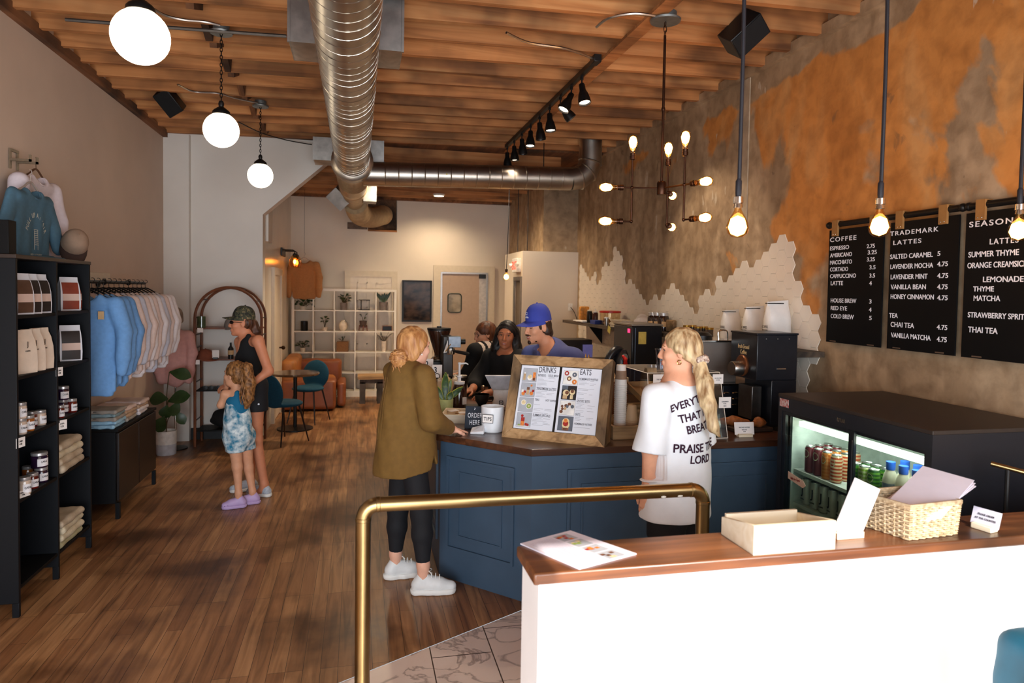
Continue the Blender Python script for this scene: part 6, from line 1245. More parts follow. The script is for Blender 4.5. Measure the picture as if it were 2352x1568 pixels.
M().lathe([(0.031, 0), (0.032, 0.004), (0.044, 0.135), (0.047, 0.137), (0.047, 0.141), (0.0435, 0.141), (0.03, 0.006), (0.0001, 0.006)], n=28).build('cup', glassy('clear_plastic', (232, 234, 240), mix=0.93), t); lg = M(); lg.tube([(0.016*math.cos(a)+0.012, -0.0415-0.0, 0.075+0.016*math.sin(a)) for a in np.linspace(0, 6.283, 21)], 0.0012, 4, caps=False)
lg.add([(0.010, -0.042, 0.088), (0.018, -0.042, 0.078), (0.024, -0.042, 0.07), (0.012, -0.042, 0.064), (0.005, -0.042, 0.066), (0.009, -0.042, 0.074)], [(5, 4, 3, 2, 1, 0)]); lg.build('bird_ring', WPAP, t, ang=0)
t = thing('white_cup', 'white paper cup on the case, half hidden behind the ponytail', 'cup', (2.235, 4.25, CZ+zt+0.006)); M().lathe([(0.03, 0), (0.042, 0.12), (0.044, 0.12), (0.044, 0.125), (0.0001, 0.124)], n=22).build('cup', WC, t)
card(oc(1714, 1004)+Vector((0, 0.02, 0)), -0.08, 0.135, 0.08, PAPER, 'white VINTAGE PASTRIES card in a wooden block holder on the counter end', lines=[('VINTAGE PASTRIES', 0, 0.042, 0.009, 0.72, 1, 'CENTER'), ('BAKED DAILY', 0, 0.028, 0.006, 0.72, 1, 'CENTER'), ('$4.50', 0, 0.016, 0.007, 0.72, 1, 'CENTER')], foot=PINE, cat='sign')
t = thing('bread_basket', 'dark tray of crusty loaves behind the pastry card', 'bread basket', (2.6, 4.2, CZ)); M().box((-0.13, -0.1, 0), (0.16, 0.1, 0.03)).build('tray', mat('dark_wicker', (46, 28, 18), rough=0.7, var=0.3, scale=60), t, bevel=0.008)
for x, y, a, l, lb in ((2.53, 4.22, -0.35, 0.15, 'long crusty loaf on the dark tray'), (2.68, 4.15, 0.3, 0.08, 'short dark loaf on the right of the tray')):
    b = Blob(0.015); b.chain([(-l/1.6, 0, 0.025), (0, 0, 0.032), (l/1.6, 0, 0.025)], [0.02, 0.034, 0.018]); o = b.build('bread_loaf', CRU, h=0.007, ripple=lambda x, y, z: 0.002*np.sin(120*x), label=lb, cat='bread'); o.location = (x, y, CZ+0.028); o.rotation_euler = (0, 0, a)
# ================================================================== back counter, right wall shelf, fridge, wall menus
BX = 2.68
bc = thing('back_counter', 'dark back counter along the tiled wall behind the baristas', 'counter', (0, 0, 0))
M().box((BX, 4.66, 0), (XR-0.012, 9.6, 0.87)).build('body', mat('dark_cabinet', (40, 36, 36), rough=0.5), bc, ang=0); M().box((BX-0.03, 4.64, 0.87), (XR-0.01, 9.65, 0.91)).build('counter_top', mat('brown_worktop', (92, 70, 52), rough=0.4, var=0.1), bc, ang=0)
ws = thing('wall_shelf', 'long rough dark wooden shelf on brackets along the tiled wall', 'wall shelf', (0, 0, 0))
SZ = 1.46
M().prism([(3.05, 4.3), (XR-0.009, 4.3), (XR-0.009, 9.6), (2.93, 9.6), (2.93, 7.3), (3.05, 7.3)], SZ-0.04, SZ).build('shelf_board', node_mat('rough_dark_timber', wood_fn((52, 42, 34), (76, 62, 50), (98, 82, 66), 'y', rough=0.8)), ws, ang=0, bevel=0.002)
for y in (4.75, 6.2, 7.6, 8.9): M().slab([(3.08, y, SZ-0.04), (XR-0.009, y, SZ-0.04), (XR-0.009, y, SZ-0.3)], (0, 0.012, 0)).build('bracket', BLK, ws, ang=0, fix=True)
def onw(px, x=3.08, dz=0.0, py=740): p = P(px, py, x=x); return Vector((x, p.y, SZ+dz))
# big white coffee sacks
SACK = mat('white_sack', (226, 222, 218), rough=0.6, var=0.04, scale=12)
def sack(px, w, h, label, rz):
    t = thing('coffee_sack', label, 'coffee sack', onw(px, 3.165), rz, 'white coffee sacks on the wall shelf'); d = 0.105; vs = []
    prof = [(0.98, 0.9, 0), (1.0, 1.0, 0.06), (1.0, 1.02, 0.35), (1.0, 0.96, 0.6), (0.98, 0.7, 0.76), (0.95, 0.34, 0.88), (0.93, 0.2, 0.95), (0.92, 0.26, 1.0)]
    for k, (sx, sy, z) in enumerate(prof):
        for j in range(16):
            s = math.sin(2.3*j+1.7*k+w*50)*0.004; q = j/16*4; e = int(q); u = q-e
            x, y = ((-1+2*u, -1), (1, -1+2*u), (1-2*u, 1), (-1, 1-2*u))[e]; c = 1-0.12*(x*x*y*y)
            vs.append((x*c*w/2*sx+s, y*c*d/2*sy*(1+0.18*(1-x*x) if abs(y) == 1 else 1)+s, z*h+0.02*h*x*(k > 5)))
    M().add(vs, [(k*16+j, k*16+(j+1) % 16, (k+1)*16+(j+1) % 16, (k+1)*16+j) for k in range(7) for j in range(16)]+[tuple(range(15, -1, -1)), tuple(range(112, 128))]).build('sack', SACK, t, ang=60)
    M().box((-w*0.47, -0.02, h*0.935), (w*0.2, 0.02, h*0.955)).build('tin_tie', BLK, t, ang=0)
    words([('COFFEE', 0, h*0.42, 0.02, 0.7, 1, 'CENTER'), ('WHOLE BEAN', 0, h*0.36, 0.01, 0.7, 1, 'CENTER')], frame((-w/2-0.005, 0, 0), (0, -1, 0), (0, 0, 1))).build('print', INK, t, ang=0)
sack(1679, 0.17, 0.27, 'smallest white coffee sack, left of three on the wall shelf', 0.12); sack(1733, 0.19, 0.31, 'middle white coffee sack of three on the wall shelf', 0.1); sack(1785, 0.21, 0.36, 'tallest white coffee sack, right of three on the wall shelf', 0.08)
# shelf stock
p = onw(1500, 3.05); t = thing('wrapped_loaf_bag', 'crumpled white bag on the wall shelf left of the dark jars', 'bag', onw(1477, 3.16)); b = Blob(0.03); b.ell((0, 0, 0.07), (0.1, 0.12, 0.075)).ell((0.02, 0.06, 0.12), (0.06, 0.08, 0.05)); b.build('bag', mat('crumpled_white_bag', (226, 212, 206), rough=0.5, var=0.05), t, h=0.011, ripple=lambda x, y, z: 0.006*np.sin(45*x+30*z)*np.sin(38*y), clip=lambda x, y, z: 0.001-z)
DKJ = mat('dark_brew', (34, 14, 10), rough=0.06, coat=1)
first = None
for i, px in enumerate((1500, 1508, 1520)):
    loc = onw(px, 3.14+0.03*i)+Vector((0, -0.02*i, 0)); lb = 'dark syrup jar with a pale label, %s of the row on the wall shelf' % ('left', 'middle', 'right')[i]
    if not first:
        first = thing('syrup_jar', lb, 'jar', loc, 0, 'dark syrup jars on the wall shelf'); M().lathe([(0.055, 0), (0.062, 0.008), (0.064, 0.14), (0.05, 0.17)], n=22).build('jar', DKJ, first); M().lathe([(0.052, 0.165), (0.054, 0.195), (0.05, 0.2), (0.0001, 0.2)], n=22).build('lid', mat('silver_lid', None), first)
        l = M(); vs = []
        for a in np.linspace(-2.9, -1.4, 9): vs += [(0.065*math.cos(a), 0.065*math.sin(a), 0.05), (0.065*math.cos(a), 0.065*math.sin(a), 0.105)]
        l.add(vs, [(2*k, 2*k+2, 2*k+3, 2*k+1) for k in range(8)]); l.build('label', mat('kraft_tag', None), first)
    else: dup(first, loc, 0.3*i, lb)
M().box((-0.02, -0.09, 0), (0.02, 0.09, 0.13)).build('cutting_board', RUSTIC, loc=onw(1542, 3.2), bevel=0.012, label='small wooden board standing behind the dark jars on the wall shelf', cat='board')
t = thing('snack_tub', 'clear round tub of crackers with a red lid on the wall shelf', 'tub', onw(1401, 3.12)); M().lathe([(0.115, 0.0), (0.125, 0.01), (0.13, 0.15)], n=30).build('tub', glassy('tub_plastic', (240, 226, 204), mix=0.9), t); M().lathe([(0.132, 0.15), (0.137, 0.155), (0.137, 0.172), (0.12, 0.176), (0.0001, 0.176)], n=30).build('lid', mat('red_lid', (196, 40, 30), rough=0.4), t)
b = Blob(0.01); r_ = random.Random(2)
for i in range(26): b.ell((r_.uniform(-.08, .08), r_.uniform(-.08, .08), 0.015+r_.uniform(0, .06)), (0.025, 0.02, 0.01), R=Euler((r_.uniform(-1, 1), r_.uniform(-1, 1), 0)).to_matrix())
b.build('crackers', CRU2, t, h=0.009)
for px, m, lb, h, nm in ((1354, BLK, 'black sauce bottle with a white collar on the wall shelf', 0.19, 0), (1367, mat('brown_sauce', (70, 34, 28), rough=0.3), 'brown sauce bottle with a clear top on the wall shelf', 0.17, 1)):
    t = thing('sauce_bottle', lb, 'bottle', onw(px, 3.02+0.05*nm)); M().lathe([(0.036, 0), (0.038, 0.005), (0.038, h*0.75), (0.03, h*0.82)], n=18).build('bottle', m, t); M().lathe([(0.031, h*0.82), (0.031, h*0.9), (0.008, h*0.93), (0.004, h*1.12), (0.0001, h*1.12)], n=14).build('cap', WPL if nm else MATS['cream_cap'], t)
t = thing('chip_bag', 'orange snack bag at the far end of the wall shelf', 'bag', onw(1341, 3.15)); b = Blob(0.02); b.box((0, 0, 0.1), (0.05, 0.03, 0.085), rd=0.02); b.build('bag', mat('orange_snack', (216, 144, 60), rough=0.45, var=0.25, scale=30), t, h=0.012, clip=lambda x, y, z: 0.001-z)
M().box((-0.06, -0.09, 0), (0.06, 0.09, 0.05)).build('blue_box', mat('blue_card', (30, 52, 128), rough=0.5), loc=onw(1371, 2.99), label='small blue box on the wall shelf in front of the sauce bottles', cat='box', bevel=0.002)
b = Blob(0.006); b.box((0, 0, 0.012), (0.07, 0.2, 0.004), rd=0.006).cap((-0.06, -0.1, 0.018), (0.0, 0.1, 0.022), 0.01); o = b.build('paper_sheaf', PAPER, h=0.008, ripple=lambda x, y, z: 0.002*np.sin(30*y+40*x), label='loose sheaf of paper hanging over the far end of the wall shelf', cat='paper'); o.location = onw(1338, 2.99)
t = thing('spice_shaker', 'small steel shaker with a white top on the shelf edge', 'shaker', onw(1393, 2.97)); M().lathe([(0.026, 0), (0.027, 0.09)], n=16).build('shaker', STEEL, t); M().lathe([(0.03, 0.09), (0.03, 0.105), (0.0001, 0.108)], n=16).build('cap', WPL, t)
r_ = random.Random(4)
for i in range(7):
    o = M().box((-0.1, -0.19, 0), (0.08, 0.19, 0.011)).build('napkin_bundle', mat('napkin_paper', (222, 208, 184), rough=0.8, var=0.06), ang=0, loc=onw(1432, 3.06, 0.0125*i)+Vector((r_.uniform(-.015, .015), r_.uniform(-.04, .04), 0)), label='flat bundle of napkins in the pile on the wall shelf', cat='napkins', group='napkin bundles on the wall shelf')
# jars with gold lids and soft stuff right of the brewer
first = None
for i in range(5):
    loc = onw(1578+13*i, 3.12+0.07*(i % 2)); lb = 'glass jar with a gold lid, %s of five behind her ponytail' % ('first', 'second', 'third', 'fourth', 'last')[i]
    if not first: first = thing('gold_lid_jar', lb, 'jar', loc, 0, 'gold lidded jars on the wall shelf'); M().lathe([(0.034, 0), (0.036, 0.005), (0.036, 0.085)], n=18).build('jar', mat('smoky_jar', (84, 70, 58), rough=0.15, coat=1), first); M().lathe([(0.037, 0.083), (0.038, 0.1), (0.0001, 0.102)], n=18).build('lid', mat('gold_lid', (204, 156, 66), rough=0.3, metal=0.9), first)
    else: dup(first, loc, 0, lb)
# brewers and grinder
def on_bc(px, y): p = P(px, 900, y=y); return Vector((p.x, y, 0.91))
t = thing('tall_brewer', 'tall black brewer with a red display and a sticky note on its side', 'coffee brewer', (2.87, 6.7, 0.91))
M().box((-0.17, -0.25, 0.0), (0.165, 0.25, 0.62)).build('body', mat('black_enamel', (24, 26, 32), rough=0.3), t, bevel=0.012); M().box((-0.175, -0.255, 0.62), (0.17, 0.255, 0.64)).build('top_plate', STEEL, t, bevel=0.003)
M().box((-0.174, -0.2, 0.55), (-0.1701, -0.15, 0.59)).build('display', glow('red_display', (255, 40, 80), 4.0), t, ang=0)
a = P(1467, 762, y=6.446); c = P(1484, 790, y=6.446); M().box((a.x-2.87, -0.2535, c.z-0.91), (c.x-2.87, -0.2505, a.z-0.91)).build('sticky_note', mat('yellow_note', (206, 186, 96), rough=0.8), t, ang=0)
M().cyl((-0.13, -0.2502, 0.05), (-0.13, -0.2502, 0.6), 0.006, n=6).build('edge_strip', mat('blue_grey_edge', (70, 84, 104), rough=0.3), t)
t = thing('steel_brewer', 'brushed steel coffee brewer on a black louvred base left of the tall grinder', 'coffee brewer', (2.74, 4.87, 0.91))
M().box((-0.2, -0.15, 0.28), (0.1, 0.2, 0.59)).build('upper_body', mat('dark_steel_panel', (124, 116, 110), rough=0.35, metal=0.1, var=0.12, scale=3), t, bevel=0.006); M().box((-0.23, -0.17, 0.59), (0.11, 0.22, 0.605)).build('top_plate', CHROME, t, bevel=0.002)
M().box((-0.05, -0.22, 0.0), (0.23, 0.25, 0.265)).build('base', mat('black_enamel', None), t, bevel=0.005); M().box((-0.21, -0.225, 0.265), (0.235, 0.25, 0.28)).build('base_rim', CHROME, t)
for i in range(3):
    for x in (0.06, -0.02): M().ball((x, -0.221, 0.12+0.045*i), (0.032, 0.012, 0.009), 10).build('louver', CHROME, t)
M().tube(spline([(0.0, -0.05, 0.605), (0.0, -0.05, 0.665), (0.07, -0.05, 0.67), (0.08, -0.05, 0.605)], 5), 0.006, 8).build('handle', CHROME, t); M().lathe([(0.09, 0.605), (0.09, 0.63), (0.06, 0.655), (0.0001, 0.66)], (-0.1, 0.05, 0), 20).build('black_lid', BLK, t)
a = P(1740, 765, y=4.25); b_ = P(1833, 766, y=4.25); gx0, gx1, gz = a.x, b_.x, a.z
t = thing('coffee_grinder', 'tall black shop coffee grinder with a round steel dial beside the fridge', 'grinder', ((gx0+gx1)/2, 4.42, CZ)); w = (gx1-gx0)/2; gh = gz-CZ
BEN = mat('black_enamel', None)
M().box((-w, -0.17, 0.33), (w, 0.17, gh-0.012)).build('head', BEN, t, bevel=0.006); M().box((-w-0.004, -0.175, gh-0.014), (w+0.004, 0.175, gh)).build('lid', BEN, t, bevel=0.003); M().box((-w+0.12, -0.17, 0.0), (w, 0.17, 0.33)).build('column', BEN, t, bevel=0.005); M().box((-w, -0.15, 0.0), (-w+0.12, 0.15, 0.03)).build('base_plate', BEN, t, bevel=0.003)
M().box((-w+0.02, -0.09, 0.04), (-w+0.1, 0.09, 0.28)).build('bag_clamp', mat('grey_chute', (88, 84, 82), rough=0.3, metal=0.8), t, bevel=0.006)
d = M(); d.lathe([(0.075, 0.0), (0.078, 0.012), (0.07, 0.02)], (-w, 0.0, 0.42), 30, axis=(-1, 0, 0)); do = d.build('dial_plate', mat('orange_brown_dial', (120, 74, 46), rough=0.35, metal=0.6), t)
d = M(); d.lathe([(0.052, 0.015), (0.054, 0.03), (0.05, 0.095), (0.046, 0.1), (0.0001, 0.1)], (-w, 0.0, 0.40), 26, axis=(-1, -0.12, 0)); d.build('dial_knob', STEEL, t)
gt = words([('Fresh Ground', 0, 0.0, 0.03, 0.62, 1, 'CENTER'), ('Coffee', 0, -0.04, 0.032, 0.7, 1, 'CENTER')], frame((-w-0.001, 0, gh-0.12), (0, -1, 0), (0, 0, 1)), bold=0.004); gt.build('lettering', mat('gold_script', (206, 178, 130), rough=0.5), t, ang=0)
M().box((0.0, -0.1735, gh-0.255), (0.07, -0.1705, gh-0.245)).build('latch', CHROME, t); 
for x in (-0.09, 0.0, 0.09): M().ball((x, -0.1705, gh-0.04), 0.004, 8).build('screw', STEEL, t)
# airpot, printer, squeeze bottles at the back
t = thing('airpot', 'black airpot with a red tag and a pump spout behind the cups', 'airpot', on_bc(1424, 6.3)+Vector((0, 0, 0))); M().lathe([(0.085, 0), (0.09, 0.01), (0.09, 0.3), (0.07, 0.36), (0.05, 0.4), (0.0001, 0.41)], n=24).build('body', BEN, t); M().tube(spline([(0, 0, 0.38), (-0.06, -0.03, 0.4), (-0.13, -0.04, 0.33), (-0.17, -0.04, 0.2), (-0.19, -0.04, 0.1)], 5), [0.04]*21, 12).build('spout', BEN, t)
M().lathe([(0.035, 0), (0.035, 0.008), (0.0001, 0.01)], (0.0, -0.1, 0.33), 18, axis=(0, -1, 0)).build('gauge', STEEL, t); b = Blob(0.01); b.chain([(-0.02, -0.115, 0.34), (0.0, -0.12, 0.31), (-0.01, -0.115, 0.25)], [0.014, 0.018, 0.008]).cap((0.0, -0.12, 0.31), (0.02, -0.115, 0.26), 0.01); b.build('red_tag', mat('red_tag', (206, 36, 24), rough=0.5), t, h=0.006)
t = thing('label_printer', 'dark printer with a small violet screen at the far end of the back counter', 'printer', on_bc(1318, 8.3)); M().box((-0.24, -0.16, 0.0), (0.18, 0.2, 0.36)).build('body', mat('brown_black_plastic', (44, 36, 30), rough=0.4), t, bevel=0.01); M().box((0.05, -0.2, 0.13), (0.17, -0.17, 0.3)).build('screen', mat('violet_screen', (92, 86, 130), rough=0.2, emit=(110, 104, 160), estr=0.4), t, ang=0)
M().box((-0.2, -0.28, 0.0), (0.2, -0.165, 0.12)).build('tray', mat('grey_metal_tray', (112, 108, 104), rough=0.35, metal=0.7), t, bevel=0.005)
for i, px in enumerate((1337, 1344, 1351)):
    loc = on_bc(px, 7.5+0.1*(i % 2)); t = thing('yellow_bottle', 'yellow squeeze bottle beyond the menu board, %s of three' % ('left', 'middle', 'right')[i], 'bottle', loc, 0, 'yellow bottles on the back counter'); M().lathe([(0.028, 0), (0.03, 0.16), (0.01, 0.2), (0.004, 0.235), (0.0001, 0.236)], n=14).build('bottle', mat('honey_yellow', (206, 160, 78), rough=0.35), t)
for i, px in enumerate((1420, 1437)):
    p = P(px, 838, y=4.85); t = thing('sauce_squeezer', 'caramel squeeze bottle with a cream tip behind the cup stack, %s of two' % ('left', 'right')[i], 'bottle', (p.x, 4.75, 0.0+0.0), 0, 'caramel squeeze bottles'); t.location = (1.78+0.075*i, 4.56, CZ); M().lathe([(0.032, 0), (0.034, 0.008), (0.034, 0.3)], n=18).build('bottle', mat('caramel_sauce', (136, 84, 50), rough=0.3), t); M().lathe([(0.036, 0.3), (0.036, 0.325), (0.012, 0.33), (0.01, 0.345), (0.004, 0.365), (0.0001, 0.366)], n=16).build('cap', mat('cream_cap', None), t)
t = thing('metal_bin', 'low dark steel pan with a pale front edge on the back counter', 'pan', on_bc(1383, 7.3)); M().box((-0.22, -0.25, 0.0), (0.16, 0.25, 0.2)).build('pan', mat('dim_steel', (112, 92, 70), rough=0.35, metal=0.8), t, bevel=0.006)
t = thing('shelf_note', 'yellow paper note taped to the wall shelf edge', 'note', P(1401, 746, x=2.928)); M().box((-0.003, -0.045, -0.1), (-0.001, 0.045, -0.02)).xf(Matrix.Rotation(0.35, 4, 'X')).build('note', mat('yellow_note', None), t, ang=0)
# ------------------------------------------------------------------ fridge
FX0, FX1, FY0, FY1, FZ = 2.5, 3.24, 2.53, 3.67, 1.27
FB = mat('black_fridge_shell', (26, 28, 34), rough=0.35, var=0.03); FT = mat('brown_black_top', (46, 36, 30), rough=0.5, var=0.08)
fr = thing('drinks_fridge', 'black double glass-door drinks fridge by the right wall', 'fridge', (0, 0, 0))
k = M(); k.box((FX0+0.05, FY0, 0.06), (FX1, FY0+0.05, FZ-0.02)); k.box((FX0+0.05, FY1-0.05, 0.06), (FX1, FY1, FZ-0.02)); k.box((FX1-0.05, FY0+0.05, 0.06), (FX1, FY1-0.05, FZ-0.02)); k.box((FX0+0.05, FY0+0.05, 0.06), (FX1-0.05, FY1-0.05, 0.3)); k.build('cabinet', FB, fr, ang=0)
M().box((FX0-0.002, FY0-0.002, FZ-0.02), (FX1, FY1+0.002, FZ)).build('top_panel', FT, fr, ang=0, bevel=0.003)
FW = mat('fridge_white_liner', (216, 222, 216), rough=0.35); k = M(); k.box((FX0+0.06, FY0+0.05, 0.3), (FX1-0.055, FY0+0.058, FZ-0.06)); k.box((FX0+0.06, FY1-0.058, 0.3), (FX1-0.055, FY1-0.05, FZ-0.06)); k.box((FX1-0.06, FY0+0.058, 0.3), (FX1-0.05, FY1-0.058, FZ-0.06)); k.box((FX0+0.06, FY0+0.05, FZ-0.06), (FX1-0.05, FY1-0.05, FZ-0.021)); k.box((FX0+0.06, FY0+0.058, 0.3), (FX1-0.06, FY1-0.058, 0.31)); k.build('liner', FW, fr, ang=0)
ff = M(); ff.box((FX0, FY0, FZ-0.1), (FX0+0.05, FY1, FZ-0.02)); ff.box((FX0, FY0, 0.06), (FX0+0.05, FY1, 0.3)); ff.box((FX0, FY0, 0.3), (FX0+0.05, FY0+0.035, FZ-0.1)); ff.box((FX0, FY1-0.035, 0.3), (FX0+0.05, FY1, FZ-0.1)); ff.build('front_frame', FB, fr, ang=0)
ym = 3.045
FGL = glassy('fridge_glass', (224, 236, 230), mix=0.95)
DF = mat('black_door_frame', (18, 20, 26), rough=0.3)
for (a, b, x) in ((ym-0.02, FY1-0.035, FX0+0.012), (FY0+0.035, ym+0.045, FX0+0.032)):
    q = M(); s = 0.032; z0, z1 = 0.302, FZ-0.102
    q.box((x-0.008, a, z0), (x+0.008, a+s, z1)); q.box((x-0.008, b-s, z0), (x+0.008, b, z1)); q.box((x-0.008, a+s, z0), (x+0.008, b-s, z0+s)); q.box((x-0.008, a+s, z1-s*0.6), (x+0.008, b-s, z1)); dr = q.build('glass_door', DF, fr, ang=0)
    M().box((x-0.003, a+s, z0+s), (x+0.003, b-s, z1-s*0.6)).build('pane', FGL, dr, ang=0)
    M().box((x-0.0105, a+0.004, z0+0.1), (x-0.0085, a+0.012, z1-0.05)).build('edge_trim', CHROME, dr, ang=0)
M().box((FX0+0.075, FY0+0.1, FZ-0.185), (FX0+0.105, FY1-0.1, FZ-0.155)).build('light_tube', glow('fridge_tube', (255, 244, 232), 9.0), fr, ang=0)
light('fridge_light', 'AREA', (FX0+0.13, (FY0+FY1)/2, FZ-0.16), 3.5, (0.95, 1.0, 0.97), (0, 0, 0), shape='RECTANGLE', size=0.06, size_y=0.9)
for z in (0.82, 0.62): M().box((FX0+0.075, FY0+0.06, z-0.02), (FX1-0.07, FY1-0.06, z)).build('wire_shelf', FW, fr, ang=0)
M().box((FX0-0.003, FY1-0.1, FZ-0.075), (FX0-0.0005, FY1-0.015, FZ-0.028)).build('red_badge', mat('red_badge', (170, 34, 30), rough=0.4, col2=(210, 200, 196), scale=60), fr, ang=0)
words([('true', 0, -0.012, 0.03, 0.9, 1, 'CENTER')], frame((FX0-0.001, 3.12, FZ-0.062), (0, -1, 0), (0, 0, 1))).build('brand_lettering', mat('dim_lettering', (84, 70, 54), rough=0.5), fr, ang=0)
ar_ = M(); ar_.slab([(FX0+0.002, 3.56, 0.82), (FX0+0.002, 3.42, 0.80), (FX0+0.002, 3.395, 0.777), (FX0+0.002, 3.42, 0.757), (FX0+0.002, 3.56, 0.777)], (0.0015, 0, 0)); ar_.build('slide_sticker', mat('red_cream_sticker', (206, 178, 160), rough=0.5), fr, ang=0, fix=True)
words([('Slide to Open', 0, 0, 0.014, 0.8, 1, 'CENTER')], frame((FX0+0.001, 3.49, 0.783), (0, -1, 0.06), (0, 0, 1))).build('sticker_print', mat('red_print', (130, 30, 26), rough=0.6), fr, ang=0)
CANT = mat('can_aluminium', (206, 204, 202), rough=0.25, metal=1, var=0)
def striped(name, c1, c2, sc=1.0):
    def fn(nt, N, L, b):
        tc = N.new('ShaderNodeTexCoord'); w = N.new('ShaderNodeTexWave'); w.bands_direction = 'Z'; w.inputs['Scale'].default_value = 16*sc; w.inputs['Distortion'].default_value = 0
        L.new(tc.outputs['Object'], w.inputs['Vector']); r = ramp(N, [(0.45, c1), (0.55, c2)]); L.new(w.outputs['Fac'], r.inputs[0]); L.new(r.outputs[0], b.inputs['Base Color']); b.inputs['Roughness'].default_value = 0.3; b.inputs['Metallic'].default_value = 0.3
    return node_mat(name, fn)
CANM = dict(berry=mat('berry_can', (112, 44, 50), rough=0.3, metal=0.3), orange=striped('orange_can', (206, 112, 40), (214, 132, 66)), red=striped('orange_red_can', (190, 70, 36), (222, 186, 150)), green=striped('green_can', (96, 150, 40), (40, 92, 34)), lime=striped('lime_can', (150, 176, 60), (206, 204, 150)), grey=mat('pale_grey_can', (188, 186, 178), rough=0.4, metal=0.2))
PC = {}
def can(loc, kind, label, group, r=0.031, h=0.155):
    if kind not in PC:
        t = PC[kind] = thing('drink_can', label, 'can', loc, 0, group)
        M().lathe([(r*0.8, 0), (r, 0.008), (r, h-0.014), (r*0.86, h-0.004)], n=20).build('can', CANM[kind], t); M().lathe([(r*0.86, h-0.005), (r*0.84, h), (r*0.76, h-0.003), (0.0001, h-0.004)], n=20).build('rim', CANT, t)
        if kind == 'grey': words([('J', 0, h*0.42, 0.05, 0.9, 1, 'CENTER'), ('COFFEE', 0, h*0.2, 0.008, 0.8, 1, 'CENTER')], frame((-r-0.001, 0, 0), (0, -1, 0), (0, 0, 1)), bold=0.02).build('print', INK, t, ang=0)
        else:
            v = []
            for a in np.linspace(0, 6.283, 17)[:-1]: v.append((-math.sqrt(max(0, (r+.001)**2-(0.02*math.cos(a))**2)), 0.02*math.cos(a), h*0.72+0.024*math.sin(a)))
            M().add(v, [tuple(range(15, -1, -1))]).build('round_label', mat('cream_label', (206, 206, 170), rough=0.5), t, ang=0)
        return t
    return dup(PC[kind], loc, random.uniform(-0.3, 0.3), label, group)
kinds = ['berry', 'berry', 'orange', 'red']
for row in range(3):
    for i in range(4):
        can((2.62+0.075*row, 3.52-0.075*i+0.02*row, 0.8205), kinds[i], '%s can, %s row, %s from the left on the upper shelf behind the left door' % (kinds[i], ('front', 'middle', 'rear')[row], ('first', 'second', 'third', 'fourth')[i]), 'cans on the upper fridge shelf')
for row in range(2):
    for i in range(3): can((2.6+0.07*row, 3.12-0.066*i, 0.8205), ('green', 'lime', 'green')[i] if row == 0 else 'green', 'green can, %s row, %s behind the door joint of the fridge' % (('front', 'rear')[row], ('left', 'middle', 'right')[i]), 'green cans on the upper fridge shelf', h=0.155)
for row in range(2):
    for i in range(5): can((2.62+0.075*row, 3.54-0.078*i-0.02*row, 0.6205), 'grey', 'pale grey can lettered J, %s row, %s from the left on the lower fridge shelf' % (('front', 'rear')[row], ('first', 'second', 'third', 'fourth', 'fifth')[i]), 'grey cans on the lower fridge shelf')
first = None
for row in range(2):
    for i in range(4):
        loc = (2.62+0.085*row, 2.90-0.083*i, 0.8205); lb = 'white bottle with a blue cap, %s row, %s from the left behind the right door' % (('front', 'rear')[row], ('first', 'second', 'third', 'fourth')[i])
        if not first:
            first = thing('milk_bottle', lb, 'bottle', loc, 0, 'blue capped bottles in the fridge'); M().lathe([(0.033, 0), (0.036, 0.006), (0.036, 0.12), (0.03, 0.15), (0.018, 0.175), (0.018, 0.18)], n=20).build('bottle', mat('cream_milk', (222, 212, 188), rough=0.3), first); M().lathe([(0.021, 0.175), (0.022, 0.18), (0.022, 0.215), (0.0001, 0.217)], n=18).build('cap', mat('blue_cap', (40, 92, 190), rough=0.4), first)
            M().lathe([(0.0365, 0.03), (0.0365, 0.11)], n=20).build('label', mat('grey_milk_label', (170, 176, 180), rough=0.5, col2=(120, 130, 150), scale=40), first)
        else: dup(first, loc, random.uniform(-.3, .3), lb)
# ------------------------------------------------------------------ menu boards on the right wall
BK = mat('matt_black_board', (9, 9, 10), rough=0.6, spec=0.2, var=0); LT = mat('white_letter', (232, 228, 232), rough=0.6, var=0)
STR = mat('leather_strap', (150, 106, 58), rough=0.6, var=0.1)
XW = 3.25
def zp(a, b): return 1760+a/3.409, 440+b/3.409
def wall_words(par, items, x=XW-0.0065):
    for t, a0, a1, b, h in items:
        p0 = P(*zp(a0, b), x=x); p1 = P(*zp(a1, b), x=x); pt = P(*zp(a0, b-h), x=x); hh = pt.z-p0.z; wd = p0.y-p1.y
        k = words([(t, 0, 0, hh, 1.0, 1.25 if t in ('COFFEE', 'TRADEMARK', 'LATTES', 'SEASONAL') else 1.0, 'LEFT')], Matrix.Identity(4), bold=0.018); mx = max(v[0] for v in k.v); mn = min(v[0] for v in k.v); s = wd/(mx-mn)
        k.v = [((v[0]-mn)*s, v[1], v[2]) for v in k.v]; k.xf(frame((x, p0.y, p0.z), (0, -1, 0), (0, 0, 1))).build('lettering', LT, par, ang=0)
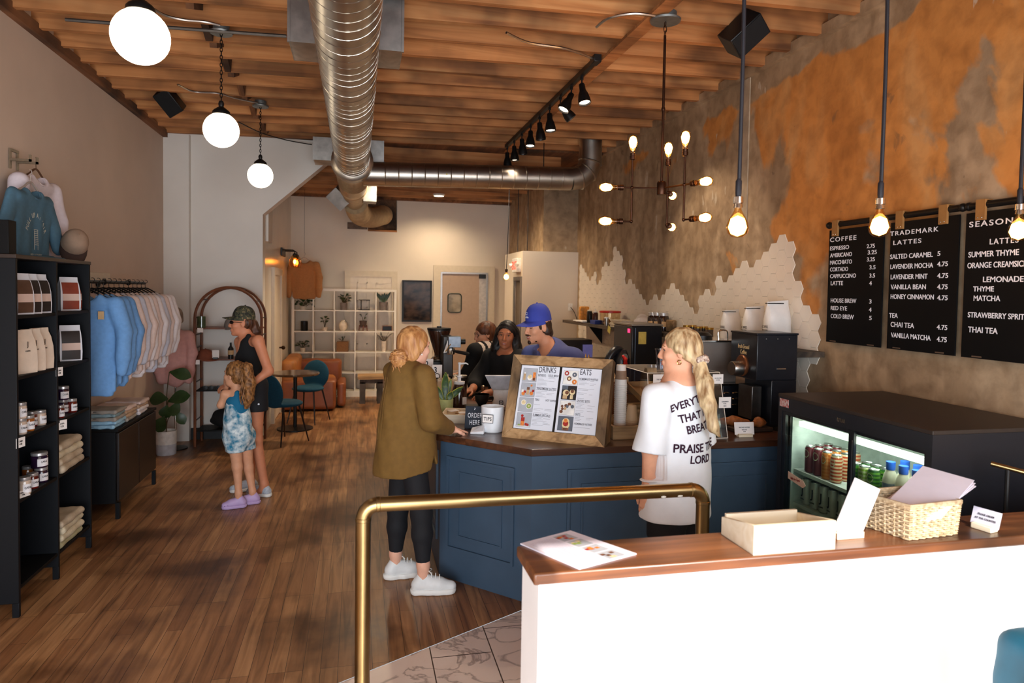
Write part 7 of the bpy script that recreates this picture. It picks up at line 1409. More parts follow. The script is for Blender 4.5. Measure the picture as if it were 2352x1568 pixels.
B1 = [('COFFEE', 500, 705, 395, 35), ('ESPRESSO', 500, 648, 460, 31), ('2.75', 787, 850, 443, 32), ('AMERICANO', 500, 670, 515, 32), ('3.25', 795, 865, 492, 33), ('MACCHIATO', 500, 670, 571, 32), ('3.25', 788, 850, 546, 32), ('CORTADO', 500, 640, 625, 32), ('3.5', 808, 855, 608, 32), ('CAPPUCCINO', 500, 702, 677, 32), ('3.5', 808, 852, 672, 32), ('LATTE', 505, 600, 732, 33), ('4', 806, 826, 732, 33), ('HOUSE BREW', 505, 705, 866, 33), ('3', 806, 824, 875, 33), ('RED EYE', 505, 632, 925, 33), ('4', 803, 824, 940, 34), ('COLD BREW', 505, 685, 988, 34), ('5', 806, 825, 1004, 34)]
B2 = [('TRADEMARK', 970, 1348, 347, 35), ('LATTES', 995, 1213, 418, 35), ('SALTED CARAMEL', 970, 1303, 528, 37), ('5', 1340, 1363, 502, 37), ('LAVENDER MOCHA', 972, 1306, 606, 37), ('4.75', 1338, 1422, 585, 37), ('LAVENDER MINT', 974, 1262, 686, 38), ('4.75', 1338, 1424, 676, 38), ('VANILLA BEAN', 974, 1250, 763, 37), ('4.75', 1338, 1420, 763, 38), ('HONEY CINNAMON', 974, 1312, 838, 37), ('4.75', 1338, 1420, 848, 38), ('TEA', 962, 1030, 985, 37), ('CHAI TEA', 974, 1158, 1056, 39), ('4.75', 1335, 1417, 1078, 39), ('VANILLA MATCHA', 976, 1288, 1138, 38), ('4.75', 1335, 1413, 1172, 40)]
B3 = [('SEASONAL', 1590, 2060, 280, 44), ('LATTES', 1750, 1975, 413, 44), ('SUMMER THYME', 1583, 1978, 515, 44), ('ORANGE CREAMSICLE', 1575, 2065, 600, 44), ('LEMONADE', 1697, 2015, 708, 44), ('THYME', 1620, 1782, 780, 40), ('MATCHA', 1624, 1832, 853, 42), ('STRAWBERRY SPRITZER', 1578, 2120, 982, 42), ('THAI TEA', 1580, 1812, 1098, 45)]
for (ya, yb), B, st, lb in (((4.23, 3.716), B1, (4.16, 3.80), 'black coffee price board, first of three hanging on the plaster wall'), ((3.66, 3.16), B2, (3.58, 3.26), 'black trademark lattes and tea board, middle of three on the plaster wall'), ((3.117, 2.6), B3, (3.02, 2.68), 'black seasonal drinks board, nearest of three on the plaster wall')):
    t = thing('wall_menu', lb, 'menu board', (0, 0, 0), 0, 'black menu boards'); bo = M().box((XW-0.005, yb, 1.54), (XW+0.005, ya, 2.325)).build('board', BK, t, ang=0)
    wall_words(bo, B)
    for y in st:
        q = M(); q.box((XW-0.02, y-0.028, 2.28), (XW-0.0055, y+0.028, 2.385)); q.box((XW-0.02, y-0.028, 2.385), (XW+0.03, y+0.028, 2.39)); so_ = q.build('strap', STR, t, ang=0)
        for d in (-0.012, 0.012): M().ball((XW-0.0205, y+d, 2.293), 0.004, 8).build('rivet', CHROME, so_)
    for y in st: M().box((XW-0.0065, y-0.03, 1.546), (XW-0.0052, y+0.03, 1.553)).build('clip', mat('brown_clip', (96, 76, 60), rough=0.5), t, ang=0)
for (ya, yb), lb in (((4.245, 3.15), 'black pipe rail carrying the coffee and lattes boards'), ((3.11, 2.55), 'black pipe rail carrying the seasonal board')):
    t = thing('pipe_rail', lb, 'rail', (0, 0, 0)); q = M(); q.cyl((XW+0.004, yb, 2.362), (XW+0.004, ya, 2.362), 0.019, n=14); q.ball((XW+0.004, ya, 2.362), 0.024, 10); q.ball((XW+0.004, yb, 2.362), 0.024, 10); q.build('pipe', BLK, t)
    for y in (ya-0.25, yb+0.2): M().cyl((XW+0.004, y, 2.362), (XR-0.001, y, 2.362), 0.012, n=8).build('standoff', BLK, t)
t = thing('wall_outlet', 'small white wall outlet with a hanging cord on the closet front', 'outlet', P(1310, 705, y=10.039)); M().box((-0.035, -0.006, -0.055), (0.035, -0.0005, 0.055)).build('plate', WPL, t, ang=0, bevel=0.002); M().tube(spline([(0.0, -0.012, 0.0), (0.05, -0.05, -0.08), (0.10, -0.06, -0.22), (0.14, -0.05, -0.4)], 6), 0.005, 6).build('cord', BLK, t)
# ================================================================== foreground: low wall, brass rails, ledge things
lw = M(); lw.box((0.548, 1.995, 0), (3.28, 2.205, 0.9615)); structure(lw.build('wall_low', mat('white_low_wall', (236, 234, 234), rough=0.6, var=0.02, scale=3, bump=0.02), ang=0))
M().box((0.53, 1.985, 0.962), (3.29, 2.222, 1.0)).build('ledge', LEDGEWOOD, bevel=0.007, label='worn brown wooden ledge capping the white low wall', cat='ledge')
BRASS = mat('brushed_brass', (158, 134, 92), rough=0.3, metal=1, var=0.1, scale=7)
hr = thing('brass_handrail', 'thick brass pipe handrail with rounded corners behind the low wall', 'handrail', (0, 0, 0))
a, b = Vector((0.028, 2.85, 0.972)), Vector((1.535, 2.80, 0.978)); r = 0.031; c = 0.06
pts = [Vector((a.x, a.y, 0.0)), Vector((a.x, a.y, a.z-c))]+[Vector((a.x+c-c*math.cos(t), a.y-0.002*t, a.z-c+c*math.sin(t))) for t in np.linspace(0.2, math.pi/2, 7)]+[Vector((b.x-c+c*math.sin(t), b.y, b.z-c+c*math.cos(t))) for t in np.linspace(0.0, math.pi/2-0.2, 7)]+[Vector((b.x, b.y, b.z-c)), Vector((b.x, b.y, 0.0))]
M().tube(pts, r, 24).build('pipe', BRASS, hr, ang=60)
for q, d in ((pts[1], (0, 0, 1)), (pts[8], (1, 0, 0)), (pts[9], (1, 0, 0)), (pts[-2], (0, 0, 1))): M().lathe([(r, -0.008), (r+0.002, -0.006), (r+0.002, 0.006), (r, 0.008)], q, 24, axis=d).build('elbow_joint', BRASS, hr)
for p in (a, b): M().lathe([(0.07, 0), (0.07, 0.006), (0.034, 0.012)], (p.x, p.y, 0), 24).build('floor_flange', BRASS, hr)
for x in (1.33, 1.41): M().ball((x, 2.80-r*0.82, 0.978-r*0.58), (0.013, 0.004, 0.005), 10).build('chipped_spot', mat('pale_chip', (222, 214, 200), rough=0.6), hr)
h2 = thing('brass_grab_rail', 'short brass rail on black posts at the right, between ledge and fridge', 'handrail', (0, 0, 0))
p0, p1 = P(2276, 1064, y=2.42), P(2352, 1084, y=2.33); d = (p1-p0).normalized(); p2 = p0+d*0.5
M().tube([p0, p2], 0.0105, 14).build('pipe', BRASS, h2)
for k in (0.06, 0.4): q = p0+d*k; M().cyl((q.x, q.y, 0), (q.x, q.y, q.z-0.008), 0.009, n=8).build('post', BLK, h2)
Z = 1.0005
# printed menu sheets
mp = [P(1195, 1250, z=Z), P(1330, 1308, z=Z), P(1462, 1273, z=Z), P(1310, 1220, z=Z)]
MENUP = mat('glossy_menu_paper', (226, 220, 232), rough=0.35, var=0.02)
pm = M().slab(mp, (0, 0, 0.004)).build('paper_menu', MENUP, ang=0, fix=True, label='printed menu sheets lying on the left end of the ledge', cat='paper menu')
ex, ey = mp[2]-mp[1], mp[3]-mp[2]; t = M(); r_ = random.Random(8)
for k, cs_ in enumerate((('grey', 'red', 'orange'), ('grey', 'green', 'cream'), ('grey', 'orange', 'red'), ('grey', 'brown', 'cream'))):
    u0 = 0.06+0.235*k
    def pt(u, v, dz): return mp[3]*(1-v)*(1-u)+mp[2]*(1-v)*u+mp[0]*v*(1-u)+mp[1]*v*u+Vector((0, 0, 0.0043+dz))
    t.quad(pt(u0, 0.16, 0), pt(u0, 0.44, 0), pt(u0+0.2, 0.44, 0), pt(u0+0.2, 0.16, 0), FL.index('grey'))
    for j in range(5): u, v = u0+r_.uniform(0.02, 0.15), r_.uniform(0.2, 0.38); t.quad(pt(u, v, .0002*(j+1)), pt(u, v+0.07, .0002*(j+1)), pt(u+0.05, v+0.07, .0002*(j+1)), pt(u+0.05, v, .0002*(j+1)), FL.index(cs_[1+j % 2]))
t.build('photo', FM, pm, ang=0)
t = M()
for j in range(11): v = 0.5+0.04*j; u1 = r_.uniform(0.3, 0.9); t.quad(pt(0.08, v, 0), pt(0.08, v+0.008, 0), pt(u1, v+0.008, 0), pt(u1, v, 0))
t.build('print', mat('faint_print', (186, 172, 190), rough=0.6), pm, ang=0)
# pine organiser
bx = thing('pine_box', 'pale wooden slant-sided box in the middle of the ledge', 'box', (0, 0, 0)); q = M()
A, B_ = (1.282, 1.996), (1.592, 1.996); yb = 2.20
q.hexa([(A[0], A[1], Z), (B_[0], A[1], Z), (B_[0], A[1]+0.012, Z), (A[0], A[1]+0.012, Z)], [(A[0], A[1], Z+0.098), (B_[0], A[1], Z+0.098), (B_[0], A[1]+0.012, Z+0.098), (A[0], A[1]+0.012, Z+0.098)])
for x in (A[0], B_[0]-0.012): q.hexa([(x, A[1]+0.012, Z), (x+0.012, A[1]+0.012, Z), (x+0.012, yb, Z), (x, yb, Z)], [(x, A[1]+0.012, Z+0.098), (x+0.012, A[1]+0.012, Z+0.098), (x+0.012, yb, Z+0.062), (x, yb, Z+0.062)])
q.box((A[0]+0.012, yb-0.012, Z), (B_[0]-0.012, yb, Z+0.075)); q.box((A[0]+0.012, A[1]+0.012, Z), (B_[0]-0.012, yb-0.012, Z+0.01)); q.build('box', PINE, bx, ang=0)
# tall white card
t = thing('tall_card', 'tall blank-backed white card leaning in a wooden block beside the wicker basket', 'card', (1.715, 2.09, Z), 0.0)
M().box((-0.055, -0.02, 0), (0.055, 0.02, 0.022)).build('holder', PINE, t, ang=0, bevel=0.001)
T4 = Matrix.Translation((0.0, 0.0, 0.006)) @ Matrix.Rotation(math.radians(-0.62*57.3*0), 4, 'Z') @ Matrix.Rotation(math.radians(24), 4, 'Y'); c = M().box((-0.062, -0.0015, 0), (0.055, 0.0015, 0.2)).xf(T4).build('card', PAPER, t, ang=0)
# wicker basket with papers
bk = thing('wicker_basket', 'woven pale wicker basket on the ledge holding papers', 'basket', (0, 0, 0))
def wick_fn(nt, N, L, b):
    tc = N.new('ShaderNodeTexCoord'); sp = N.new('ShaderNodeSeparateXYZ'); L.new(tc.outputs['Object'], sp.inputs[0])
    n = N.new('ShaderNodeTexNoise'); n.inputs['Scale'].default_value = 60; n.inputs['Detail'].default_value = 4; L.new(tc.outputs['Object'], n.inputs['Vector'])
    r = ramp(N, [(0.3, (150, 122, 88)), (0.55, (188, 164, 130)), (0.75, (208, 188, 158))]); L.new(n.outputs['Fac'], r.inputs[0]); L.new(r.outputs[0], b.inputs['Base Color']); b.inputs['Roughness'].default_value = 0.7
WICK = node_mat('pale_wicker', wick_fn)
c0 = [Vector((1.845, 2.205, 0)), Vector((1.905, 2.012, 0)), Vector((2.145, 2.035, 0)), Vector((2.09, 2.225, 0))]; ctr = sum(c0, Vector())/4; bh = 0.115
def ring(k, off):
    out = []; s = 0.94+0.06*k+0.0
    n_ = (11, 14, 11, 14)
    for i in range(4):
        a, b = c0[i], c0[(i+1) % 4]
        for j in range(n_[i]):
            q = a.lerp(b, j/n_[i]); q = ctr+(q-ctr)*s; nr = (b-a).cross(Vector((0, 0, 1))).normalized()
            edge = 0.0 if j == 0 else 1.0
            out.append(q+nr*(0.004*off*(1 if (j % 2) else -1)*edge)+Vector((0, 0, Z+0.004+bh*k)))
    return out
q = M(); rows = 15
for i in range(rows): rg_ = ring(i/(rows-1), 1 if i % 2 else -1); q.tube(rg_+[rg_[0]], 0.0041, 5, caps=False)
for w in range(0, 50, 2): q.tube([ring(k, 0)[w] for k in (0.0, 0.35, 0.7, 1.0)], 0.003, 5)
q.build('weave', WICK, bk); tp = ring(1.0, 0); q = M()
for d in (0, 0.006): q.tube([v+Vector((0, 0, d)) for v in tp]+[tp[0]+Vector((0, 0, d))], 0.006, 6, caps=False)
q.build('rim', WICK, bk); M().add([v for v in ring(0.0, 0)], [tuple(range(50))]).build('base', WICK, bk, ang=0)
for i in range(3):
    o = M().box((-0.16, -0.09, 0), (0.14, 0.09, 0.002)).build('loose_paper', MENUP, ang=0, label='sheet of paper sticking out of the wicker basket, %s of three' % ('lowest', 'middle', 'top')[i], cat='paper', group='papers in the wicker basket'); o.rotation_euler = (0.1, -0.32, 0.25+0.08*i); o.location = (2.10+0.006*i, 2.13, Z+0.125+0.007*i)
t = card(Vector((2.285, 2.065, Z)), -1.35, 0.10, 0.062, mat('lilac_card', (214, 208, 222), rough=0.5), 'small printed card in a wooden block at the right end of the ledge', lines=[('PLEASE ORDER', 0, 0.035, 0.008, 0.8, 1, 'CENTER'), ('AT THE COUNTER', 0, 0.02, 0.008, 0.8, 1, 'CENTER')], foot=PINE, cat='sign', tilt=0.3)
# teal bag at the lower right corner
st2 = thing('black_stool', 'black stool under the teal bag at the lower right corner', 'stool', (1.93, 1.55, 0)); M().lathe([(0.15, 0.42), (0.16, 0.43), (0.16, 0.45), (0.0001, 0.455)], n=24).build('seat', BLK, st2)
for k in range(4): a = math.pi/4+k*math.pi/2; M().cyl((0.11*math.cos(a), 0.11*math.sin(a), 0.43), (0.16*math.cos(a), 0.16*math.sin(a), 0), 0.012, n=8).build('leg', BLK, st2)
bg = thing('teal_backpack', 'teal backpack with a black buckle at the lower right corner', 'backpack', (2.04, 1.56, 0.455)); b = Blob(0.04); b.box((0, 0, 0.2), (0.07, 0.1, 0.14), rd=0.05).ell((-0.02, -0.06, 0.14), (0.09, 0.08, 0.1)); b.build('bag', mat('teal_nylon', (14, 76, 98), rough=0.6, var=0.08), bg, h=0.014, ripple=lambda x, y, z: 0.004*np.sin(30*z+20*x)); M().tube(spline([(-0.09, -0.02, 0.36), (-0.15, -0.02, 0.3), (-0.15, -0.02, 0.15), (-0.1, -0.02, 0.05)], 5), 0.009, 6).build('strap', mat('teal_nylon', None), bg); M().box((-0.175, -0.04, 0.25), (-0.13, -0.01, 0.29)).build('buckle', BLK, bg, bevel=0.006)
# ================================================================== people
V = Vector
def skin(name, c): return mat(name, c, rough=0.5, var=0.04, scale=30, spec=0.35)
LIP = mat('lip_rose', (176, 92, 82), rough=0.4, var=0); EYEW = mat('eye_white', (228, 224, 220), rough=0.2, var=0); IRIS = mat('dark_iris', (44, 28, 20), rough=0.15, var=0); TEETH = mat('teeth_white', (236, 230, 220), rough=0.3, var=0)
def hairmat(name, c1, c2, st=(60, 60, 5)): return mat(name, c1, rough=0.45, col2=c2, scale=1.0, stretch=st, spec=0.4, bump=0.5)
def rotm(yaw, pitch=0.0, roll=0.0): return (Matrix.Rotation(math.radians(yaw), 3, 'Z') @ Matrix.Rotation(math.radians(pitch), 3, 'X') @ Matrix.Rotation(math.radians(roll), 3, 'Y'))
class Head:
    """skull, jaw and face with the nose towards local +y"""
    def __init__(s, c, yaw, pitch=0, roll=0, sc=1.0): s.c = V(c); s.R = rotm(yaw, pitch, roll); s.s = sc
    def __call__(s, x, y, z): return s.c+s.R @ V((x, y, z))*s.s
    def add(s, b):
        k = s.s; R = np.array(s.R)
        E = lambda p, r, **kw: b.ell(s(*p), [q*k for q in r], R=R, **kw); C = lambda p, q, r0, r1=None, **kw: b.cap(s(*p), s(*q), r0*k, (r0 if r1 is None else r1)*k, **kw)
        E((0, -0.014, 0.034), (0.073, 0.092, 0.084), k=0.02); E((0, 0.022, -0.025), (0.060, 0.064, 0.082), k=0.03); E((0, 0.034, -0.078), (0.044, 0.044, 0.032), k=0.025)
        E((0, 0.068, -0.098), (0.02, 0.016, 0.015), k=0.02); C((-0.032, 0.076, 0.026), (0.032, 0.076, 0.026), 0.012, k=0.015)
        C((0, 0.085, 0.014), (0, 0.104, -0.026), 0.0075, 0.011, k=0.012); E((0, 0.1, -0.032), (0.013, 0.012, 0.009), k=0.008)
        for q in (-1, 1):
            E((q*0.012, 0.094, -0.034), (0.008, 0.01, 0.008), k=0.006); E((q*0.038, 0.058, -0.024), (0.022, 0.022, 0.022), k=0.02)
            E((q*0.03, 0.092, 0.006), (0.015, 0.012, 0.010), op='-', k=0.012); E((q*0.075, -0.008, -0.004), (0.009, 0.019, 0.032), k=0.008); E((q*0.083, -0.002, -0.002), (0.006, 0.010, 0.018), op='-', k=0.005)
        C((-0.019, 0.083, -0.056), (0.019, 0.083, -0.056), 0.0075, k=0.008); C((-0.015, 0.081, -0.068), (0.015, 0.081, -0.068), 0.008, k=0.008)
        return s
    def parts(s, root, brow, smile=False, lip=None, closed=False):
        k = s.s
        for q in (-1, 1):
            if not closed:
                m = M(); m.ball(s(q*0.030, 0.0675, 0.006), 0.0105*k, 12); eo = m.build('eye', EYEW, root); M().ball(s(q*0.030, 0.0737, 0.0055), 0.0060*k, 10).build('iris', IRIS, eo)
            c = M(); c.tube(spline([s(q*0.014, 0.085, 0.028), s(q*0.030, 0.087, 0.033), s(q*0.050, 0.070, 0.027)], 4), [0.0024*k]*4+[0.0028*k]*4+[0.0014*k], 6); c.build('eyebrow', brow, root)
            l = M(); l.tube(spline([s(q*0.018, 0.0775, 0.008), s(q*0.030, 0.080, 0.0125 if not closed else 0.003), s(q*0.044, 0.0725, 0.007)], 4), 0.0022*k, 5); l.build('eyelash', IRIS, root)
        up = 0.006 if smile else 0.0
        m = M(); m.tube(spline([s(-0.026, 0.074, -0.060+up), s(-0.012, 0.0905, -0.058), s(0, 0.0925, -0.0585), s(0.012, 0.0905, -0.058), s(0.026, 0.074, -0.060+up)], 3), [0.0015*k]*3+[0.0035*k]*7+[0.0015*k]*3, 6)
        m.tube(spline([s(-0.025, 0.074, -0.062+up), s(-0.01, 0.0895, -0.0695), s(0.01, 0.0895, -0.0695), s(0.025, 0.074, -0.062+up)], 4), [0.0015*k]*3+[0.0042*k]*7+[0.0015*k]*3, 6); lo = m.build('lips', lip[0] if lip else LIP, root)
        if smile: m = M(); m.tube(spline([s(-0.019, 0.080, -0.0615+up*.6), s(0, 0.091, -0.064), s(0.019, 0.080, -0.0615+up*.6)], 4), 0.0032*k, 6); m.build('teeth', TEETH, lo)
def hand(b, w, d, n, side, s=1.0, curl=0.35, spread=0.10, k=0.006):
    """palm, four bent fingers and a thumb; d finger direction, n palm normal, side = thumb side (+-1 along n x d)"""
    w, d, n = V(w), V(d).normalized(), V(n).normalized(); u = n.cross(d).normalized()*side; n = d.cross(u)*side if False else n
    kn = w+d*0.085*s
    b.cap(w, w+d*0.03*s, 0.024*s, 0.027*s, k=0.015); b.cap(w+d*0.035*s+u*0.018*s, kn+u*0.022*s, 0.016*s, 0.0125*s, k=0.012); b.cap(w+d*0.035*s-u*0.016*s, kn-u*0.024*s-d*0.008*s, 0.015*s, 0.0115*s, k=0.012); b.cap(w+d*0.03*s, kn, 0.017*s, 0.013*s, k=0.012)
    for i, (o, L_, bk) in enumerate(((0.030, 0.070, 0.0), (0.0105, 0.079, 0.004), (-0.0095, 0.073, 0.0), (-0.028, 0.057, -0.009))):
        p = kn+u*o*s+d*bk*s; a = 0.0; dd = (d+u*(o*spread*60)).normalized(); pts = [p]; 
        for f in (0.42, 0.32, 0.26):
            a += curl*(1.0+0.12*i); q = (dd*math.cos(a)+n*math.sin(a)); p = p+q*L_*f*s; pts.append(p)
        b.chain(pts, [0.0086*s, 0.0080*s, 0.0074*s, 0.0064*s], k=k*0.4)
    t0 = w+d*0.028*s+u*0.024*s; t1 = t0+(u*0.72+d*0.55+n*0.35).normalized()*0.036*s; t2 = t1+(d*0.85+u*0.35+n*0.3).normalized()*0.03*s; t3 = t2+(d*0.95+n*0.25).normalized()*0.022*s
    b.chain([t0, t1, t2, t3], [0.0135*s, 0.0105*s, 0.0092*s, 0.0075*s], k=0.008)
def shoe(name, root, heel, toe, m, sole_m, w=0.046, h=0.075, chunky=1.0, lace=None):
    heel, toe = V(heel), V(toe); d = toe-heel; d.z = 0; L_ = d.length; d.normalize(); s = V((d.y, -d.x, 0)); z0 = heel.z
    b = Blob(0.02); P_ = lambda a, h_: V((heel.x, heel.y, z0))+d*L_*a+V((0, 0, h_))
    b.cap(P_(0.14, 0.045*chunky), P_(0.24, 0.075*chunky+h*0.25), w*0.82, w*0.66); b.cap(P_(0.2, 0.045*chunky), P_(0.62, 0.042*chunky), w*0.86, w*0.9); b.cap(P_(0.6, 0.04*chunky), P_(0.86, 0.034*chunky), w*0.92, w*0.72); b.cap(P_(0.3, 0.075*chunky), P_(0.6, 0.055*chunky), w*0.66, w*0.6)
    b.cap(P_(0.24, 0.15*chunky), P_(0.24, 0.22), w*0.7, op='-', k=0.01)
    o = b.build(name, m, root, h=0.007, clip=lambda x, y, z: z0+0.022*chunky-z)
    q = Blob(0.015); q.cap(P_(0.14, 0.02*chunky), P_(0.84, 0.018*chunky), w*0.98, w*0.86); q.cap(P_(0.45, 0.02*chunky), P_(0.7, 0.02*chunky), w*1.02, w*1.02)
    q.build('sole', sole_m, o, h=0.007, clip=lambda x, y, z: np.maximum(z0+0.001-z, z-(z0+0.03*chunky)), ripple=(lambda x, y, z: 0.002*np.sin(90*(x*d.x+y*d.y))) if chunky > 1 else None)
    if lace:
        l = M()
        for i in range(4):
            a = 0.36+0.085*i; zt = 0.088*chunky+(0.62-a)*0.09; c = P_(a, zt); l.tube(spline([c-s*w*0.5-V((0, 0, 0.018)), c+V((0, 0, 0.006)), c+s*w*0.5-V((0, 0, 0.018))], 4), 0.0032, 5)
        c = P_(0.34, 0.088*chunky+0.03)
        for q_ in (-1, 1): l.tube(spline([c, c+s*q_*0.022+V((0, 0, 0.008))+d*0.012, c+s*q_*0.036+d*0.03-V((0, 0, 0.006)), c+d*0.016], 4), 0.0028, 5)
        l.build('laces', lace, o)
    return o
def wrinkle(a=0.004, f=26, s=0.0): return lambda x, y, z: a*(np.sin(f*x+f*0.45*z+s)*np.sin(f*0.8*y-f*0.6*z+1.3*s)+0.5*np.sin(1.9*f*(x-y)+0.9*f*z))
NAVYC = mat('black_leggings', (18, 19, 24), rough=0.8, var=0.08, scale=40); WSH = mat('white_sneaker', (226, 228, 228), rough=0.5, var=0.04); SOLE = mat('white_rubber', (236, 236, 232), rough=0.5, var=0)
# ---------------------------------------------------------------- customer in olive, left hand on the counter
def person(name, label, loc): return thing(name, label, 'person', loc)
def unparent_offset(root):
    for o in root.children: o.location = o.location-root.location
p1 = person('person', 'woman in an olive shirt and black leggings resting a hand on the counter', (0, 0, 0))
SK = skin('fair_skin', (230, 176, 150)); f = V((0.88, 0.47, 0)); rt = V((f.y, -f.x, 0))
hc = P(953, 797, y=4.27); Hd = Head(hc, -58, -3, 0, 1.0)
cx = P(938, 930, y=4.27); cx.z = 0; C_ = lambda fx, rx, z: V((cx.x, cx.y, z))+f*fx+rt*rx
sR, eR, wR = C_(0.0, 0.17, 1.34), C_(0.02, 0.225, 1.08), V((0.575, 4.27, 0.985)); hR = V((0.625, 4.345, 0.966))
sL, eL, wL = C_(0.0, -0.17, 1.34), C_(0.05, -0.22, 1.09), C_(0.24, -0.16, 1.0)
legs = [[P(945, 1075, y=4.21), P(968, 1180, y=4.17), P(972, 1296, y=4.14)], [P(930, 1075, y=4.35), P(914, 1168, y=4.40), P(909, 1270, y=4.40)]]
b = Blob(0.03); Hd.add(b); b.cap(Hd(0, -0.02, -0.07), C_(-0.01, 0, 1.37), 0.05, 0.056); b.chain([C_(0, 0, 1.33), C_(0, 0, 1.15), C_(-0.01, 0, 0.92)], [0.10, 0.09, 0.11]); b.cap(sL, sR, 0.05)
b.chain([sR, eR, wR], [0.045, 0.038, 0.027]); b.chain([sL, eL, wL], [0.045, 0.038, 0.027])
hand(b, wR, (hR-wR)+V((0.012, 0.012, -0.008)), (0, 0.1, -1), 1, 1.02, 0.05, 0.16); hand(b, wL, (0.9, 0.2, -0.2), (0, -0.2, -1), -1, 0.95, 0.3)
for L_ in legs: b.chain(L_+[V((L_[2].x, L_[2].y, 0.07))], [0.055, 0.045, 0.036, 0.034]); b.cap(V((L_[2].x, L_[2].y, 0.06)), V((L_[2].x, L_[2].y, 0.05))+f*0.10, 0.03, 0.02)
b.build('body', SK, p1, h=0.0058); Hd.parts(p1, mat('fair_brow', (150, 106, 66), rough=0.8), True)
OLV = mat('olive_linen', (112, 82, 34), rough=0.85, var=0.08, scale=30)
b = Blob(0.05); b.chain([C_(-0.01, 0, 1.32), C_(-0.02, 0, 1.14), C_(-0.03, 0.0, 0.76)], [0.125, 0.145, 0.165], k=0.05); b.cap(C_(0, -0.13, 1.33), C_(0, 0.13, 1.33), 0.07, k=0.06); b.cap(C_(-0.075, -0.02, 1.05), C_(-0.10, 0.0, 0.74), 0.10, 0.12); b.cap(C_(0.05, 0.0, 1.1), C_(0.07, 0.0, 0.74), 0.09, 0.11); b.cap(C_(0.02, 0.07, 1.0), C_(0.03, 0.075, 0.72), 0.11, 0.125); b.cap(C_(0.02, -0.07, 1.0), C_(0.03, -0.07, 0.72), 0.11, 0.125)
b.chain([sR, eR+V((0.0, 0, 0.0)), eR.lerp(wR, 0.84)], [0.072, 0.07, 0.05], k=0.025); b.chain([sL, eL, eL.lerp(wL, 0.92)], [0.07, 0.068, 0.05], k=0.025); b.cap(Hd(0, -0.035, -0.155), C_(-0.02, 0, 1.37), 0.064, 0.075, k=0.03)
b.cap(Hd(0, 0.02, -0.14), Hd(0, 0.0, 0.05), 0.054, op='-', k=0.008)
fx_, fy_ = f.x, f.y
b.build('shirt', OLV, p1, h=0.0075, ripple=wrinkle(0.0045, 24), clip=lambda x, y, z: (0.755+0.03*np.clip(((x-cx.x)*fx_+(y-cx.y)*fy_)/0.12, -1, 1)+0.07*np.exp(-(((x-cx.x)*fx_+(y-cx.y)*fy_-0.075)/0.018)**2))-z)
cl = M(); ring_ = [Hd(0.068*math.cos(a), -0.025+0.068*math.sin(a), -0.15+0.02*math.sin(a)) for a in np.linspace(math.pi*0.62, math.pi*2.38, 22)]
cl.tube(ring_, 0.017, 8); cl.build('collar', OLV, p1); pl_ = M()
for r_i in (-0.012, 0.012): pl_.tube(spline([C_(-0.155, r_i, 1.33), C_(-0.185, r_i, 1.15), C_(-0.205, r_i*1.5, 0.95)], 5), 0.0014, 5)
pl_.build('back_pleat', OLV, p1)
b = Blob(0.02)
for L_ in legs: b.chain([V((L_[0].x, L_[0].y, 0.86)), L_[1], L_[1].lerp(L_[2], 0.4), L_[1].lerp(L_[2], 0.88)], [0.088, 0.066, 0.064, 0.045])
b.cap(C_(-0.05, -0.05, 0.88), C_(-0.05, 0.05, 0.88), 0.10); b.build('leggings', NAVYC, p1, h=0.008)
for L_, dx in ((legs[0], 0), (legs[1], 0)): a = V((L_[2].x, L_[2].y, 0.0)); d = V((0.97, -0.12 if L_ is legs[0] else 0.1, 0)); shoe('sneaker', p1, a-d*0.075, a+d*0.215, WSH, SOLE, 0.047, 0.08, 1.25, SOLE)
HR = hairmat('strawberry_hair', (150, 96, 52), (204, 150, 94), (40, 40, 9))
b = Blob(0.02); R = np.array(Hd.R); b.ell(Hd(0, -0.022, 0.042), (0.083, 0.102, 0.092), R=R); b.ell(Hd(0.0, -0.05, -0.01), (0.078, 0.07, 0.075), R=R); b.cap(Hd(-0.07, 0.01, 0.02), Hd(-0.055, -0.05, -0.06), 0.022, 0.026); b.cap(Hd(0.07, 0.01, 0.02), Hd(0.055, -0.05, -0.06), 0.022, 0.026)
b.ell(Hd(0, 0.075, -0.03), (0.062, 0.05, 0.075), R=R, op='-', k=0.01); b.ell(Hd(0, 0.1, 0.02), (0.045, 0.045, 0.05), R=R, op='-', k=0.015)
bc_ = Hd(0.005, -0.118, -0.062); b.ell(bc_, (0.056, 0.054, 0.046)); b.ell(bc_+V((0, 0, -0.03)), (0.04, 0.04, 0.035)); r_ = random.Random(1)
ho = b.build('hair', HR, p1, h=0.006, ripple=lambda x, y, z: 0.0022*np.sin(150*(x*0.8+y*0.6)+34*z)); bm2 = M()
for i in range(90):
    a0 = r_.uniform(0, 6.28); e0 = r_.uniform(-1.1, 1.1); a1 = a0+r_.uniform(0.7, 1.8); e1 = e0+r_.uniform(-.5, .5); am_ = (a0+a1)/2; k_ = r_.uniform(1.02, 1.12)
    S_ = lambda a, e, k: bc_+V((0.056*k*math.cos(a)*math.cos(e), 0.054*k*math.sin(a)*math.cos(e), 0.046*k*math.sin(e)))
    bm2.tube(spline([S_(a0, e0, 0.97), S_(am_, (e0+e1)/2, k_), S_(a1, e1, 1.0)], 5), [0.0035]*8+[0.0025]*2+[0.001], 5)
